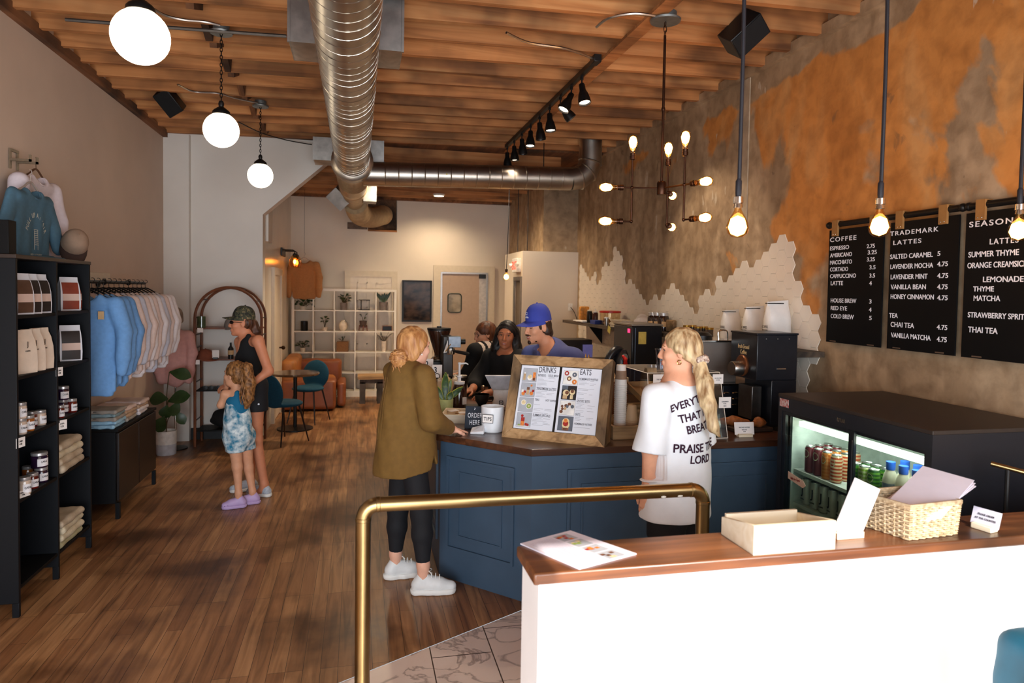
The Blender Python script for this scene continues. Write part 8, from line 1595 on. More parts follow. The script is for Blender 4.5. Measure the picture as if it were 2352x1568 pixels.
for i in range(16):
    a0 = r_.uniform(0, 6.28); q0 = bc_+V((0.03*math.cos(a0), 0.03*math.sin(a0), -0.03)); q2 = q0+V((r_.uniform(-.035, .035), r_.uniform(-.035, .035), -r_.uniform(0.04, 0.10))); bm2.tube(spline([q0, (q0+q2)/2+V((r_.uniform(-.015, .015), r_.uniform(-.015, .015), 0)), q2], 5), [0.004]*4+[0.003]*4+[0.0018]*2+[0.0008], 5)
bm2.build('bun_strands', HR, ho); M().ball(Hd(0.08, -0.004, -0.04), 0.006, 8).build('earring', mat('pearl', (236, 226, 214), rough=0.2), p1)
# ---------------------------------------------------------------- blonde customer in a printed white tee
p2 = person('person', 'blonde woman with a ponytail in a white printed tee, back turned, behind the brass rail', (0, 0, 0))
YB2 = 3.36; SK2 = skin('light_tan_skin', (222, 162, 130)); cx2 = P(1557, 950, y=YB2); f2 = V((-0.42, 0.90, 0)).normalized(); rt2 = V((f2.y, -f2.x, 0)); D_ = lambda fx, rx, z: V((cx2.x, cx2.y, z))+f2*fx+rt2*rx
Hd2 = Head(P(1560, 806, y=YB2), 62, -2, 0, 1.0)
sL2, eL2, wL2 = D_(0, -0.17, 1.325), D_(0.0, -0.215, 1.06), D_(0.03, -0.2, 0.82); sR2, eR2, wR2 = D_(0, 0.17, 1.325), D_(0.0, 0.2, 1.07), D_(0.16, 0.16, 0.95)
b = Blob(0.03); Hd2.add(b); b.cap(Hd2(0, -0.02, -0.07), D_(-0.0, 0, 1.40), 0.05, 0.056); b.chain([D_(0, 0, 1.36), D_(0, 0, 1.15), D_(0, 0, 0.92)], [0.10, 0.09, 0.12]); b.cap(sL2, sR2, 0.045)
b.chain([sL2, eL2, wL2], [0.048, 0.042, 0.028]); b.chain([sR2, eR2, wR2], [0.045, 0.04, 0.028]); hand(b, wL2, (-0.1, 0.1, -1), (0.8, 0.5, 0), 1, 0.95, 0.3); hand(b, wR2, (-0.5, 0.8, -0.2), (-0.5, -0.2, -0.8), -1, 0.95, 0.3)
for q in (-0.085, 0.085): b.chain([D_(-0.01, q, 0.86), D_(-0.005, q, 0.48), D_(-0.02, q, 0.09)], [0.092, 0.055, 0.038]); b.cap(D_(-0.01, q, 0.05), D_(0.10, q, 0.04), 0.035, 0.025)
b.build('body', SK2, p2, h=0.0065); Hd2.parts(p2, mat('fair_brow', None))
WT = mat('white_tee_cotton', (232, 234, 238), rough=0.85, var=0.02, scale=20)
b = Blob(0.05); b.chain([D_(-0.01, 0, 1.29), D_(-0.01, 0, 1.10), D_(-0.01, 0, 0.70)], [0.125, 0.145, 0.172], k=0.05); b.cap(D_(0, -0.13, 1.32), D_(0, 0.13, 1.32), 0.068, k=0.06); b.cap(D_(-0.0, -0.09, 1.1), D_(0, -0.1, 0.68), 0.10, 0.125); b.cap(D_(0, 0.09, 1.1), D_(0, 0.1, 0.68), 0.10, 0.125)
b.chain([sL2, eL2+rt2*-0.015+V((0, 0, -0.08))], [0.074, 0.09], k=0.03); b.chain([sR2, eR2+rt2*0.015+V((0, 0, -0.08))], [0.074, 0.09], k=0.03); b.cap(D_(-0.01, 0, 1.34), D_(-0.01, 0, 1.385), 0.085, 0.07, k=0.03); b.cap(Hd2(0, -0.02, -0.14), Hd2(0, 0, 0.05), 0.056, op='-', k=0.008)
tee = b.build('tee_shirt', WT, p2, h=0.0075, ripple=wrinkle(0.006, 17, 0.7), clip=lambda x, y, z: np.where((np.abs((x-cx2.x)*rt2.x+(y-cx2.y)*rt2.y) > 0.178) & (z > 0.9), 1.035+0.15*(np.abs((x-cx2.x)*rt2.x+(y-cx2.y)*rt2.y)-0.2), 0.675)-z)
from mathutils.bvhtree import BVHTree
bv = BVHTree.FromPolygons([v.co for v in tee.data.vertices], [tuple(p.vertices) for p in tee.data.polygons]); PLUM = mat('plum_print', (74, 42, 64), rough=0.8, var=0)
def print_on(text, px, py, h, rot, wf=0.95, sp=1.0):
    o = P(px, py, y=3.1); T = frame(o, V((1, 0, 0))*math.cos(rot)+V((0, 0, 1))*math.sin(rot), V((0, 0, 1))*math.cos(rot)-V((1, 0, 0))*math.sin(rot)); k = words([(text, 0, 0, h, wf, sp, 'LEFT')], T, bold=0.03); ok = {}
    for i, v in enumerate(k.v):
        hit = bv.ray_cast(V(v), V((0.0, 1, 0)), 0.6)
        if hit[0] is not None and hit[1].y < -0.25: ok[i] = hit[0]-V((0, 0.0045, 0))
    k.v = [tuple(ok.get(i, v)) for i, v in enumerate(k.v)]; keep = [(f_, m_) for f_, m_ in zip(k.f, k.m) if all(i in ok for i in f_)]; k.f = [a for a, _ in keep]; k.m = [b_ for _, b_ in keep]; k.build('print', PLUM, tee, ang=0)
for t_, x, y, h, r in (('EVERYTHING', 1567, 958, 0.040, 0.30), ('THAT HAS', 1586, 982, 0.040, 0.18), ('BREATH', 1599, 1006, 0.040, 0.10), ('PRAISE THE', 1567, 1050, 0.045, -0.02), ('LORD', 1604, 1075, 0.042, -0.04)): print_on(t_, x, y, h, r)
b = Blob(0.03); b.cap(D_(-0.01, -0.06, 0.74), D_(-0.01, 0.06, 0.74), 0.125); b.cap(D_(-0.01, -0.08, 0.72), D_(-0.005, -0.085, 0.58), 0.108, 0.1); b.cap(D_(-0.01, 0.08, 0.72), D_(-0.005, 0.085, 0.58), 0.108, 0.1); b.build('shorts', NAVYC, p2, h=0.01, clip=lambda x, y, z: 0.565-z)
for q in (-0.085, 0.085): shoe('sneaker', p2, D_(-0.09, q, 0), D_(0.18, q, 0), WSH, SOLE)
HB_ = hairmat('blonde_hair', (134, 98, 62), (220, 194, 150), (34, 34, 7))
b = Blob(0.02); R = np.array(Hd2.R); b.ell(Hd2(0, -0.02, 0.040), (0.082, 0.101, 0.09), R=R); b.ell(Hd2(0, -0.056, 0.004), (0.075, 0.064, 0.062), R=R); b.cap(Hd2(-0.07, 0.0, 0.02), Hd2(-0.05, -0.08, -0.04), 0.024, 0.03); b.cap(Hd2(0.07, 0.0, 0.02), Hd2(0.05, -0.08, -0.04), 0.024, 0.03)
b.ell(Hd2(0, 0.08, -0.03), (0.066, 0.055, 0.08), R=R, op='-', k=0.01); b.ell(Hd2(0, 0.1, 0.02), (0.05, 0.05, 0.05), R=R, op='-', k=0.012)
tl = [Hd2(0, -0.098, -0.03)]+[P(x, y, y=YB2-d) for x, y, d in ((1607, 825, 0.08), (1622, 880, 0.15), (1628, 930, 0.19), (1638, 980, 0.20), (1652, 1002, 0.20))]; b.chain(tl, [0.03, 0.025, 0.036, 0.036, 0.026, 0.008], k=0.02); b.cap(P(1600, 850, y=YB2-0.1), P(1612, 930, y=YB2-0.19), 0.018, 0.012)
ho = b.build('hair', HB_, p2, h=0.006, ripple=lambda x, y, z: 0.0016*np.sin(120*(x*0.7-y*0.7)+5*np.sin(6*z)))
sc = M(); r_ = random.Random(6); c_ = tl[1]
for i in range(16): a = i/16*6.283; sc.ball(c_+V((0.034*math.cos(a), -0.01+0.03*math.sin(a), 0.006*math.sin(3*a)+0.004)), (0.013, 0.013, 0.017), 8)
sc.build('scrunchie', mat('patterned_scrunchie', (232, 214, 196), rough=0.9, col2=(122, 84, 70), scale=70), ho)
eh = Hd2(-0.08, -0.002, -0.045); M().tube([eh+V((0.011*math.cos(a), 0.002*math.sin(a), -0.008+0.011*math.sin(a))) for a in np.linspace(0, 6.283, 15)], 0.0026, 6, caps=False).build('earring', mat('gold_hoop', (214, 172, 96), rough=0.2, metal=1), p2)
q = wL2.lerp(eL2, 0.12); M().lathe([(0.031, -0.01), (0.034, 0), (0.031, 0.01)], q, 18, axis=eL2-wL2).build('watch_band', mat('pale_watch_band', (214, 196, 180), rough=0.4), p2)
# ---------------------------------------------------------------- barista in the blue cap
p3 = person('person', 'man with a moustache in a blue cap and blue tee behind the counter', (0, 0, 0))
YM = 4.98; SK3 = skin('warm_skin', (212, 152, 120)); cx3 = P(1268, 800, y=YM); f3 = V((-0.75, -0.66, 0)).normalized(); rt3 = V((f3.y, -f3.x, 0)); E_ = lambda fx, rx, z: V((cx3.x, cx3.y, z))+f3*fx+rt3*rx
Hd3 = Head(P(1235, 751, y=YM), 108, -7, 0, 1.04); b = Blob(0.03); Hd3.add(b); b.cap(Hd3(0, -0.025, -0.07), E_(0.0, 0, 1.44), 0.055, 0.062); b.chain([E_(0, 0, 1.38), E_(0, 0, 1.1), E_(0, 0, 0.95)], [0.11, 0.10, 0.11]); b.cap(E_(0, -0.17, 1.38), E_(0, 0.17, 1.38), 0.05)
hm = [(E_(0, -0.2, 1.37), E_(0.0, -0.25, 1.08), E_(0.2, -0.16, 1.0)), (E_(0, 0.2, 1.37), E_(0.0, 0.25, 1.08), E_(0.2, 0.16, 1.0))]
for i, (a, e_, w_) in enumerate(hm): b.chain([a, e_, w_], [0.05, 0.043, 0.03]); hand(b, w_, f3+V((0, 0, -0.3)), (0, 0, -1), 1 if i == 0 else -1, 1.05, 0.25)
for q in (-0.09, 0.09): b.chain([E_(0, q, 0.95), E_(0, q, 0.5), E_(-0.01, q, 0.09)], [0.09, 0.055, 0.04]); b.cap(E_(0, q, 0.05), E_(0.14, q, 0.04), 0.036, 0.028)
b.build('body', SK3, p3, h=0.007); DKH = hairmat('dark_brown_hair', (34, 22, 16), (62, 42, 30), (60, 60, 20)); Hd3.parts(p3, DKH, True, closed=True)
BT = mat('periwinkle_tee', (82, 92, 146), rough=0.85, var=0.05, scale=20); b = Blob(0.05); b.chain([E_(0, 0, 1.36), E_(0, 0, 1.1), E_(0, 0, 0.92)], [0.14, 0.135, 0.14]); b.cap(E_(0, -0.15, 1.385), E_(0, 0.15, 1.385), 0.07); b.cap(E_(0, 0, 1.4), E_(0, 0, 1.45), 0.10, 0.075)
for a, e_, w_ in hm: b.cap(a, a.lerp(e_, 0.75), 0.072, 0.075)
b.cap(Hd3(0, -0.02, -0.135), Hd3(0, 0.0, 0.02), 0.066, op='-', k=0.008); b.cap(E_(0.06, 0, 1.47), E_(0.12, 0, 1.42), 0.05, op='-', k=0.01); b.build('tee_shirt', BT, p3, h=0.009, ripple=wrinkle(0.004, 20), clip=lambda x, y, z: 0.90-z)
b = Blob(0.03); b.cap(E_(0, -0.06, 0.93), E_(0, 0.06, 0.93), 0.12)
for q in (-0.09, 0.09): b.chain([E_(0, q, 0.9), E_(0, q, 0.5), E_(-0.01, q, 0.1)], [0.105, 0.075, 0.06])
b.build('trousers', NAVYC, p3, h=0.012, clip=lambda x, y, z: 0.05-z)
for q in (-0.09, 0.09): shoe('shoe', p3, E_(-0.09, q, 0), E_(0.2, q, 0), BLK, BLK)
BC_ = mat('royal_blue_cap', (52, 66, 158), rough=0.85, var=0.04); Rc = Matrix.Translation(Hd3(0, -0.012, 0.045)) @ Hd3.R.to_4x4() @ Matrix.Rotation(math.pi, 4, 'Z') @ Matrix.Diagonal((1.05, 1.05, 1.16, 1)); co, bo = cap_mesh(Rc, BC_, BC_, p3, 0.088, 0.085)
lg = M(); lg.tube([Rc @ V((0.0+0.012*math.cos(a), -0.096-0.002*0, 0.058+0.009*math.sin(a))) for a in np.linspace(0.3, 5.6, 10)], 0.0016, 5); words([('coffee', 0, 0.028, 0.014, 0.9, 1, 'CENTER')], Rc @ frame((0, -0.099, 0), (1, 0, 0), (0, 0.12, 1)), lg); lg.build('embroidery', WPAP, co, ang=0)
b = Blob(0.015); R = np.array(Hd3.R); b.ell(Hd3(0, -0.03, 0.01), (0.08, 0.085, 0.075), R=R); b.ell(Hd3(0, -0.072, -0.05), (0.066, 0.042, 0.055), R=R)
for q in (-1, 1): b.cap(Hd3(q*0.072, 0.028, 0.04), Hd3(q*0.074, 0.022, -0.008), 0.014, 0.008); b.ell(Hd3(q*0.07, -0.035, -0.03), (0.016, 0.03, 0.035), R=R)
b.ell(Hd3(0, 0.06, -0.03), (0.071, 0.075, 0.10), R=R, op='-', k=0.008); b.ell(Hd3(0.085, -0.005, -0.005), (0.014, 0.022, 0.034), R=R, op='-', k=0.004); b.ell(Hd3(-0.085, -0.005, -0.005), (0.014, 0.022, 0.034), R=R, op='-', k=0.004); b.build('hair', DKH, p3, h=0.007, ripple=lambda x, y, z: 0.003*np.sin(130*x+60*z)*np.sin(100*y), clip=lambda x, y, z: z-(hc.z*0+Hd3(0, 0, 0.06).z))
m = M(); m.tube(spline([Hd3(-0.03, 0.081, -0.052), Hd3(-0.014, 0.097, -0.046), Hd3(0, 0.1, -0.0445), Hd3(0.014, 0.097, -0.046), Hd3(0.03, 0.081, -0.052)], 3), [0.003]*3+[0.0055]*7+[0.003]*3, 6); m.build('moustache', DKH, p3)
b = Blob(0.006); b.ell(Hd3(0, 0.082, -0.1), (0.02, 0.012, 0.017), R=R).cap(Hd3(-0.045, 0.05, -0.095), Hd3(0.045, 0.05, -0.095), 0.006); b.build('beard', DKH, p3, h=0.005)
# ---------------------------------------------------------------- two people behind the counter further back
p4 = person('person', 'smiling woman with long black hair in a black top reaching over the counter', (0, 0, 0))
YW = 5.95; SK4 = skin('brown_skin', (176, 112, 80)); Hd4 = Head(P(1163, 770, y=YW), 158, -2, -4, 1.03); cx4 = P(1165, 850, y=YW+0.05); f4 = V((-0.62, -0.78, 0)).normalized(); rt4 = V((f4.y, -f4.x, 0)); G_ = lambda fx, rx, z: V((cx4.x, cx4.y, z))+f4*fx+rt4*rx
am = [(G_(0, -0.17, 1.25), G_(0.12, -0.22, 1.03), V((1.08, 5.72, 0.985))), (G_(0, 0.17, 1.25), G_(0.1, 0.26, 1.04), V((0.98, 5.86, 1.0)))]
b = Blob(0.03); Hd4.add(b); b.cap(Hd4(0, -0.02, -0.07), G_(0.0, 0, 1.30), 0.055, 0.065); b.chain([G_(0, 0, 1.24), G_(0, 0, 1.0), G_(0, 0, 0.88)], [0.13, 0.13, 0.13]); b.cap(am[0][0], am[1][0], 0.055)
for i, (a, e_, w_) in enumerate(am): b.chain([a, e_, w_], [0.055, 0.048, 0.032]); hand(b, w_, (-0.8, -0.5, -0.15), (0, 0, -1), 1 if i == 0 else -1, 1.0, 0.35)
for q in (-0.09, 0.09): b.chain([G_(0, q, 0.9), G_(0, q, 0.5), G_(0, q, 0.09)], [0.1, 0.06, 0.042]); b.cap(G_(0, q, 0.05), G_(0.12, q, 0.04), 0.036, 0.028)
b.build('body', SK4, p4, h=0.0075); BLH = hairmat('black_hair', (12, 10, 11), (28, 22, 22), (40, 40, 8)); Hd4.parts(p4, BLH, True)
BKT = mat('black_top_cloth', (14, 14, 16), rough=0.9, var=0.1, scale=30); b = Blob(0.05); b.chain([G_(0, 0, 1.24), G_(0, 0, 1.02), G_(0, 0, 0.8)], [0.155, 0.16, 0.16]); b.cap(am[0][0], am[1][0], 0.075)
for a, e_, w_ in am: b.chain([a, e_, e_.lerp(w_, 0.55)], [0.08, 0.075, 0.058])
b.cap(Hd4(0, 0.02, -0.13), Hd4(0, 0, 0.02), 0.075, op='-', k=0.01); b.build('top', BKT, p4, h=0.011, ripple=wrinkle(0.005, 20), clip=lambda x, y, z: 0.76-z)
b = Blob(0.03); b.cap(G_(0, -0.06, 0.85), G_(0, 0.06, 0.85), 0.14)
for q in (-0.09, 0.09): b.chain([G_(0, q, 0.85), G_(0, q, 0.5), G_(0, q, 0.1)], [0.115, 0.08, 0.06])
b.build('trousers', BKT, p4, h=0.014, clip=lambda x, y, z: 0.05-z)
for q in (-0.09, 0.09): shoe('shoe', p4, G_(-0.09, q, 0), G_(0.17, q, 0), BLK, BLK)
b = Blob(0.03); R = np.array(Hd4.R); b.ell(Hd4(0, -0.025, 0.04), (0.088, 0.104, 0.095), R=R); b.chain([Hd4(0.06, -0.05, 0.02), Hd4(0.085, -0.05, -0.12), Hd4(0.09, -0.05, -0.26)], [0.05, 0.05, 0.035]); b.chain([Hd4(-0.06, -0.05, 0.02), Hd4(-0.085, -0.05, -0.12), Hd4(-0.1, -0.03, -0.28)], [0.05, 0.055, 0.04]); b.chain([Hd4(0, -0.07, 0.0), Hd4(0, -0.09, -0.2)], [0.07, 0.07])
b.ell(Hd4(0.0, 0.08, -0.025), (0.066, 0.07, 0.092), R=R, op='-', k=0.012); b.build('hair', BLH, p4, h=0.009, ripple=lambda x, y, z: 0.003*np.sin(90*(x+y)+10*np.sin(12*z)))
p5 = person('person', 'brown-haired woman in a black and white top seen from behind, beside the espresso machine', (0, 0, 0))
YC = 6.62; SK5 = skin('warm_skin', None); Hd5 = Head(P(1113, 768, y=YC), 100, -8, 0, 1.0); cx5 = P(1115, 850, y=YC); f5 = V((-0.6, 0.8, 0)); rt5 = V((f5.y, -f5.x, 0)); K_ = lambda fx, rx, z: V((cx5.x, cx5.y, z))+f5*fx+rt5*rx
am = [(K_(0, -0.16, 1.28), K_(0.05, -0.2, 1.05), K_(0.22, -0.14, 1.02)), (K_(0, 0.16, 1.28), K_(0.05, 0.2, 1.05), K_(0.22, 0.12, 1.02))]
b = Blob(0.03); Hd5.add(b); b.cap(Hd5(0, -0.02, -0.07), K_(0, 0, 1.32), 0.05, 0.056); b.chain([K_(0, 0, 1.27), K_(0, 0, 1.0), K_(0, 0, 0.9)], [0.105, 0.10, 0.11]); b.cap(am[0][0], am[1][0], 0.05)
for i, (a, e_, w_) in enumerate(am): b.chain([a, e_, w_], [0.046, 0.04, 0.028]); hand(b, w_, f5, (0, 0, -1), 1 if i == 0 else -1, 0.95, 0.35)
for q in (-0.08, 0.08): b.chain([K_(0, q, 0.9), K_(0, q, 0.5), K_(0, q, 0.09)], [0.09, 0.055, 0.04]); b.cap(K_(0, q, 0.05), K_(0.12, q, 0.04), 0.036, 0.028)
b.build('body', SK5, p5, h=0.0085); Hd5.parts(p5, DKH); CRT = mat('cream_top_cloth', (214, 200, 188), rough=0.9, var=0.05)
b = Blob(0.05); b.chain([K_(0, 0, 1.26), K_(0, 0, 1.02), K_(0, 0, 0.82)], [0.135, 0.13, 0.14]); b.cap(am[0][0], am[1][0], 0.066)
for a, e_, w_ in am: b.chain([a, e_, e_.lerp(w_, 0.6)], [0.066, 0.062, 0.05])
b.cap(Hd5(0, -0.02, -0.13), Hd5(0, 0, 0.02), 0.066, op='-', k=0.01); b.build('top', [CRT, BKT], p5, h=0.009, clip=lambda x, y, z: 0.8-z, paint=lambda c, l: np.where((np.abs((c[:, 0]-cx5.x)*rt5.x+(c[:, 1]-cx5.y)*rt5.y+0.02) < 0.012) | (np.abs((c[:, 0]-cx5.x)*rt5.x+(c[:, 1]-cx5.y)*rt5.y+0.085) < 0.012) | (np.abs((c[:, 0]-cx5.x)*rt5.x+(c[:, 1]-cx5.y)*rt5.y) > 0.13) | (c[:, 2] < 1.09) | ((c[:, 0]-cx5.x)*rt5.x+(c[:, 1]-cx5.y)*rt5.y > 0.06), 1, 0))
b = Blob(0.03); b.cap(K_(0, -0.06, 0.86), K_(0, 0.06, 0.86), 0.125)
for q in (-0.08, 0.08): b.chain([K_(0, q, 0.86), K_(0, q, 0.5), K_(0, q, 0.1)], [0.11, 0.075, 0.06])
b.build('trousers', BKT, p5, h=0.014, clip=lambda x, y, z: 0.05-z)
for q in (-0.08, 0.08): shoe('shoe', p5, K_(-0.09, q, 0), K_(0.17, q, 0), BLK, BLK)
AUB = hairmat('auburn_hair', (58, 30, 18), (112, 66, 38), (40, 40, 8)); b = Blob(0.03); R = np.array(Hd5.R); b.ell(Hd5(0, -0.022, 0.04), (0.086, 0.104, 0.092), R=R); b.chain([Hd5(0, -0.06, 0.0), Hd5(0.01, -0.08, -0.12), Hd5(0.02, -0.07, -0.24)], [0.075, 0.07, 0.05]); b.chain([Hd5(0.06, -0.01, 0.0), Hd5(0.07, 0.0, -0.12), Hd5(0.06, 0.01, -0.24)], [0.035, 0.03, 0.02])
b.ell(Hd5(0, 0.09, -0.03), (0.062, 0.06, 0.085), R=R, op='-', k=0.01); b.build('hair', AUB, p5, h=0.009, ripple=lambda x, y, z: 0.003*np.sin(110*(x+y)+10*np.sin(14*z))); g = M()
for q in (-1, 1): g.tube([Hd5(q*0.034+0.022*math.cos(a), 0.094-0.012*abs(math.cos(a)), 0.006+0.018*math.sin(a)) for a in np.linspace(0, 6.283, 15)], 0.002, 5, caps=False); g.cyl(Hd5(q*0.055, 0.085, 0.01), Hd5(q*0.078, 0.0, 0.01), 0.002, n=5)
g.build('glasses', BLK, p5)
# ---------------------------------------------------------------- mother in the camouflage cap
p6 = person('person', 'woman in a camouflage cap, black tank top and black shorts standing behind the girl', (0, 0, 0))
YT = 6.42; SK6 = skin('tanned_skin', (202, 132, 98)); Hd6 = Head(P(556, 742, y=YT), 99, 2, 0, 1.0); f6 = V((-0.93, 0.1, 0)).normalized(); rt6 = V((f6.y, -f6.x, 0)); cx6 = P(572, 820, y=YT); T_ = lambda fx, rx, z: V((cx6.x, cx6.y, z))+f6*fx+rt6*rx
q6 = lambda x, y, d=0.0: P(x, y, y=YT+d)
am = [(q6(593, 783, -0.17), q6(617, 852, -0.22), q6(572, 886, -0.26)), (q6(552, 785, 0.15), q6(560, 850, 0.2), q6(530, 885, 0.1))]
b = Blob(0.03); Hd6.add(b); b.cap(Hd6(0, -0.025, -0.07), q6(572, 778), 0.05, 0.055); b.chain([q6(573, 793), q6(572, 840), q6(582, 880)], [0.105, 0.095, 0.115]); b.cap(am[0][0], am[1][0], 0.046)
for i, (a, e_, w_) in enumerate(am): b.chain([a, e_, w_], [0.047, 0.038, 0.026]); hand(b, w_, (-0.9, 0.2, -0.2), (0.1, 0.4, -0.8), -1 if i == 0 else 1, 0.95, 0.4)
lg6 = [[q6(585, 890, -0.08), q6(588, 1008, -0.08), q6(607, 1112, -0.06)], [q6(578, 890, 0.09), q6(578, 1005, 0.1), q6(575, 1105, 0.16)]]
for L_ in lg6: b.chain(L_, [0.092, 0.052, 0.034]); a = L_[2]; b.cap(a, V((a.x, a.y, 0.06))+f6*0.02, 0.034, 0.03); b.cap(V((a.x, a.y, 0.05)), V((a.x, a.y, 0.04))+f6*0.11, 0.03, 0.022)
b.build('body', SK6, p6, h=0.0068); Hd6.parts(p6, DKH, True); b = Blob(0.04); b.chain([q6(573, 800), q6(571, 840), q6(581, 885)], [0.118, 0.108, 0.12]); b.cap(q6(566, 790, -0.09), q6(571, 772, -0.095), 0.032, 0.024, k=0.03); b.cap(q6(560, 790, 0.08), q6(566, 772, 0.08), 0.032, 0.024, k=0.03)
b.ell(Hd6(0, 0.02, -0.2), (0.075, 0.12, 0.085), R=np.array(Hd6.R), op='-', k=0.01); b.build('tank_top', BKT, p6, h=0.008, ripple=wrinkle(0.003, 24), clip=lambda x, y, z: 0.93-z)
b = Blob(0.03); b.cap(q6(581, 885, -0.06), q6(581, 885, 0.07), 0.125); b.cap(lg6[0][0], q6(588, 945, -0.08), 0.11, 0.105); b.cap(lg6[1][0], q6(578, 945, 0.09), 0.11, 0.1); so6 = b.build('shorts', NAVYC, p6, h=0.009, ripple=wrinkle(0.003, 26), clip=lambda x, y, z: 0.775-z)
M().lathe([(0.0001, 0.001), (0.008, 0)], q6(594, 928, -0.19), 10, axis=(0.1, -1, 0)).build('logo_dot', WPAP, so6)
GSH = mat('grey_knit_sneaker', (176, 184, 196), rough=0.7, var=0.12, scale=80)
for L_ in lg6: a = V((L_[2].x, L_[2].y, 0.0)); d = V((-0.92, -0.38, 0)) if L_ is lg6[1] else V((-0.85, 0.35, 0)); shoe('sneaker', p6, a-d*0.07, a+d*0.19, GSH, SOLE, 0.042, 0.07, 1.1, None)
def camo_fn(nt, N, L, b):
    tc = N.new('ShaderNodeTexCoord'); n = N.new('ShaderNodeTexNoise'); n.inputs['Scale'].default_value = 26; n.inputs['Detail'].default_value = 2; L.new(tc.outputs['Object'], n.inputs['Vector'])
    r = ramp(N, [(0.0, (34, 34, 28)), (0.44, (70, 70, 48)), (0.52, (48, 50, 38)), (0.58, (122, 108, 76)), (0.63, (58, 60, 42))]); r.color_ramp.interpolation = 'CONSTANT'; L.new(n.outputs['Fac'], r.inputs[0]); L.new(r.outputs[0], b.inputs['Base Color']); b.inputs['Roughness'].default_value = 0.85
CAMO = node_mat('camouflage_cloth', camo_fn); Rc = Matrix.Translation(Hd6(0, -0.012, 0.042)) @ Hd6.R.to_4x4() @ Matrix.Rotation(math.pi, 4, 'Z'); cap_mesh(Rc @ Matrix.Rotation(-0.08, 4, 'X'), CAMO, CAMO, p6, 0.087, 0.08)
b = Blob(0.02); R = np.array(Hd6.R); b.ell(Hd6(0, -0.03, 0.01), (0.078, 0.085, 0.07), R=R); b.chain([Hd6(0, -0.1, 0.0), Hd6(0, -0.12, -0.07), Hd6(0, -0.105, -0.14)], [0.032, 0.04, 0.02]); b.ell(Hd6(0, 0.06, -0.03), (0.071, 0.075, 0.1), R=R, op='-', k=0.008)
for q in (-1, 1): b.ell(Hd6(q*0.085, -0.005, -0.005), (0.014, 0.022, 0.034), R=R, op='-', k=0.004)
b.build('hair', hairmat('chestnut_hair', (52, 30, 20), (96, 60, 40)), p6, h=0.008, ripple=lambda x, y, z: 0.003*np.sin(120*(x+y)+30*z), clip=lambda x, y, z: z-Hd6(0, 0, 0.055).z)
g = M()
for q in (-1, 1): g.ball(Hd6(q*0.033, 0.085, 0.006), (0.02, 0.02, 0.016), 10); g.cyl(Hd6(q*0.052, 0.075, 0.01), Hd6(q*0.077, 0.0, 0.008), 0.0025, n=5)
g.build('sunglasses', mat('dark_lens', (24, 20, 20), rough=0.1), p6)
# ---------------------------------------------------------------- girl in the blue romper
p7 = person('person', 'little girl with a curly ponytail in a blue and white romper and lilac clogs', (0, 0, 0))
YG = 6.12; SK7 = skin('child_skin', (214, 156, 122)); g7 = lambda x, y, d=0.0: P(x, y, y=YG+d); Hd7 = Head(g7(539, 861), 62, 4, 0, 0.92); f7 = V((-0.72, 0.69, 0)); am = [(g7(517, 905, -0.02), g7(507, 930, 0.0), g7(522, 888, 0.13)), (g7(572, 905, 0.04), g7(566, 935, 0.14), g7(541, 893, 0.17))]
lg7 = [[g7(538, 1000, -0.04), g7(545, 1072, -0.04), g7(548, 1132, -0.05)], [g7(562, 1000, 0.05), g7(570, 1072, 0.06), g7(580, 1128, 0.04)]]
b = Blob(0.025); Hd7.add(b); b.cap(Hd7(0, -0.02, -0.07), g7(545, 905), 0.036, 0.04); b.chain([g7(545, 912), g7(545, 950), g7(547, 985)], [0.075, 0.078, 0.085]); b.cap(am[0][0], am[1][0], 0.034)
for i, (a, e_, w_) in enumerate(am): b.chain([a, e_, w_], [0.032, 0.027, 0.02]); hand(b, w_, (-0.3, 0.4, 0.8), (0.5, 0.6, 0), 1 if i else -1, 0.7, 0.4)
for L_ in lg7: b.chain(L_, [0.066, 0.04, 0.026]); a = L_[2]; b.cap(a, V((a.x, a.y, 0.045)), 0.026, 0.026); b.cap(V((a.x, a.y, 0.04)), V((a.x-0.09, a.y, 0.035)), 0.024, 0.02)
b.build('body', SK7, p7, h=0.0065); Hd7.parts(p7, DKH)
TDY = mat('tie_dye_cloth', (224, 234, 236), rough=0.85, col2=(24, 118, 152), scale=22, var=0); TLB = mat('teal_knit', (18, 104, 142), rough=0.85, var=0.05)
b = Blob(0.03); b.chain([g7(545, 935), g7(546, 970), g7(548, 1000)], [0.095, 0.108, 0.12]); b.cap(lg7[0][0], g7(541, 1030, -0.04), 0.085, 0.08); b.cap(lg7[1][0], g7(564, 1030, 0.05), 0.085, 0.08); b.build('romper', TDY, p7, h=0.0075, ripple=wrinkle(0.005, 36), clip=lambda x, y, z: 0.475-z)
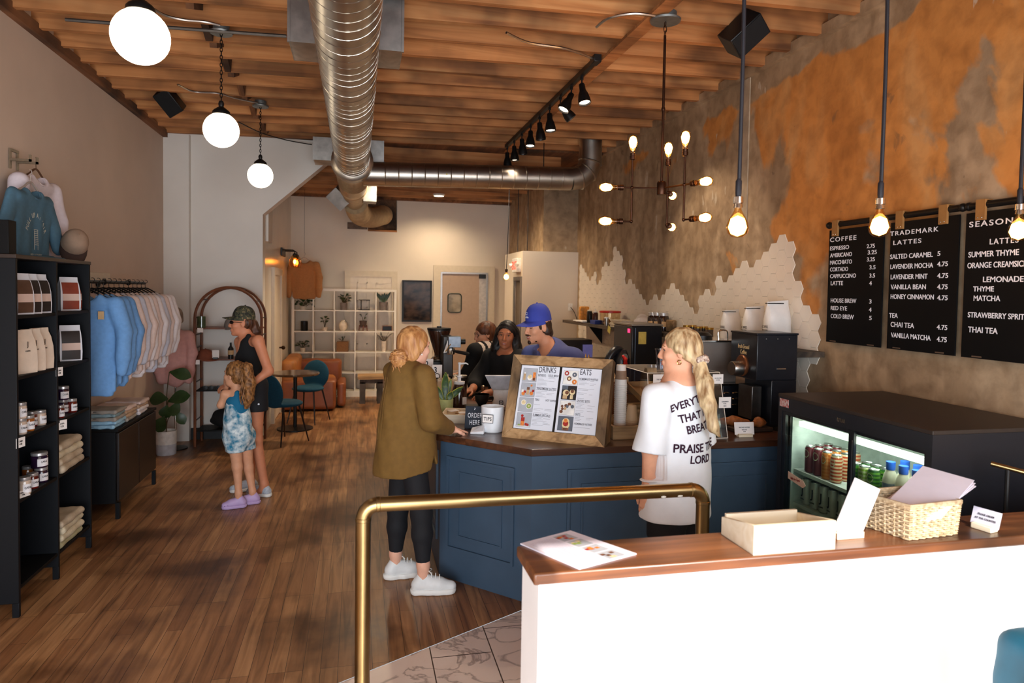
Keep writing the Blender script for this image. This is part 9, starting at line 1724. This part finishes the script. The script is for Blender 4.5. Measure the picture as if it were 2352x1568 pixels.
b = Blob(0.02); b.chain([g7(545, 922), g7(545, 942)], [0.09, 0.096]); b.cap(g7(545, 930, -0.05), g7(545, 902, -0.05), 0.03, 0.022); b.cap(g7(533, 912, 0.02), g7(534, 898, 0.03), 0.02); b.cap(g7(556, 912, 0.03), g7(553, 898, 0.04), 0.02); b.build('bodice', TLB, p7, h=0.007, clip=lambda x, y, z: np.minimum(1-0*x, z-9) if False else -1+0*x)
LIL = mat('lilac_clog', (186, 160, 206), rough=0.5, var=0.03)
for L_, d in ((lg7[0], V((-0.97, -0.22, 0))), (lg7[1], V((-0.97, -0.2, 0)))):
    a = V((L_[2].x, L_[2].y, 0.0)); o = shoe('clog', p7, a-d*0.06, a+d*0.135, LIL, LIL, 0.037, 0.05, 0.95); h_ = M(); s_ = V((d.y, -d.x, 0))
    for q in (-1, 1):
        for k in range(3): h_.ball(a+d*(0.06+0.025*k)+s_*q*(0.033-0.004*k)+V((0, 0, 0.04-0.004*k)), 0.0045, 8)
    h_.build('holes', mat('clog_hole', (96, 74, 116), rough=0.8), o)
CRL = hairmat('curly_brown_hair', (84, 52, 28), (168, 116, 66), (50, 50, 30)); b = Blob(0.02); R = np.array(Hd7.R); b.ell(Hd7(0, -0.02, 0.042), (0.078, 0.094, 0.086), R=R); b.ell(Hd7(0, -0.05, -0.01), (0.07, 0.06, 0.065), R=R); b.ell(Hd7(0, 0.08, -0.03), (0.06, 0.055, 0.08), R=R, op='-', k=0.01)
tl = [Hd7(0.02, -0.06, 0.06), g7(566, 845, -0.09), g7(573, 880, -0.1), g7(570, 915, -0.1), g7(565, 935, -0.1)]; b.chain(tl, [0.04, 0.045, 0.05, 0.042, 0.018]); ho = b.build('hair', CRL, p7, h=0.007, ripple=lambda x, y, z: 0.005*np.sin(90*x+70*z)*np.sin(95*y+60*z)); r_ = random.Random(9); m = M()
for i in range(22):
    s0 = tl[1]+V((r_.uniform(-.035, .035), r_.uniform(-.03, .02), r_.uniform(-.06, .03))); Ln = r_.uniform(0.14, 0.3); m.tube([s0+V((0.012*math.sin(t*20+i), 0.012*math.cos(t*20+i)-0.012, -t)) for t in np.linspace(0, Ln, 14)], [0.006]*12+[0.004, 0.002], 5)
m.build('ringlets', CRL, ho)
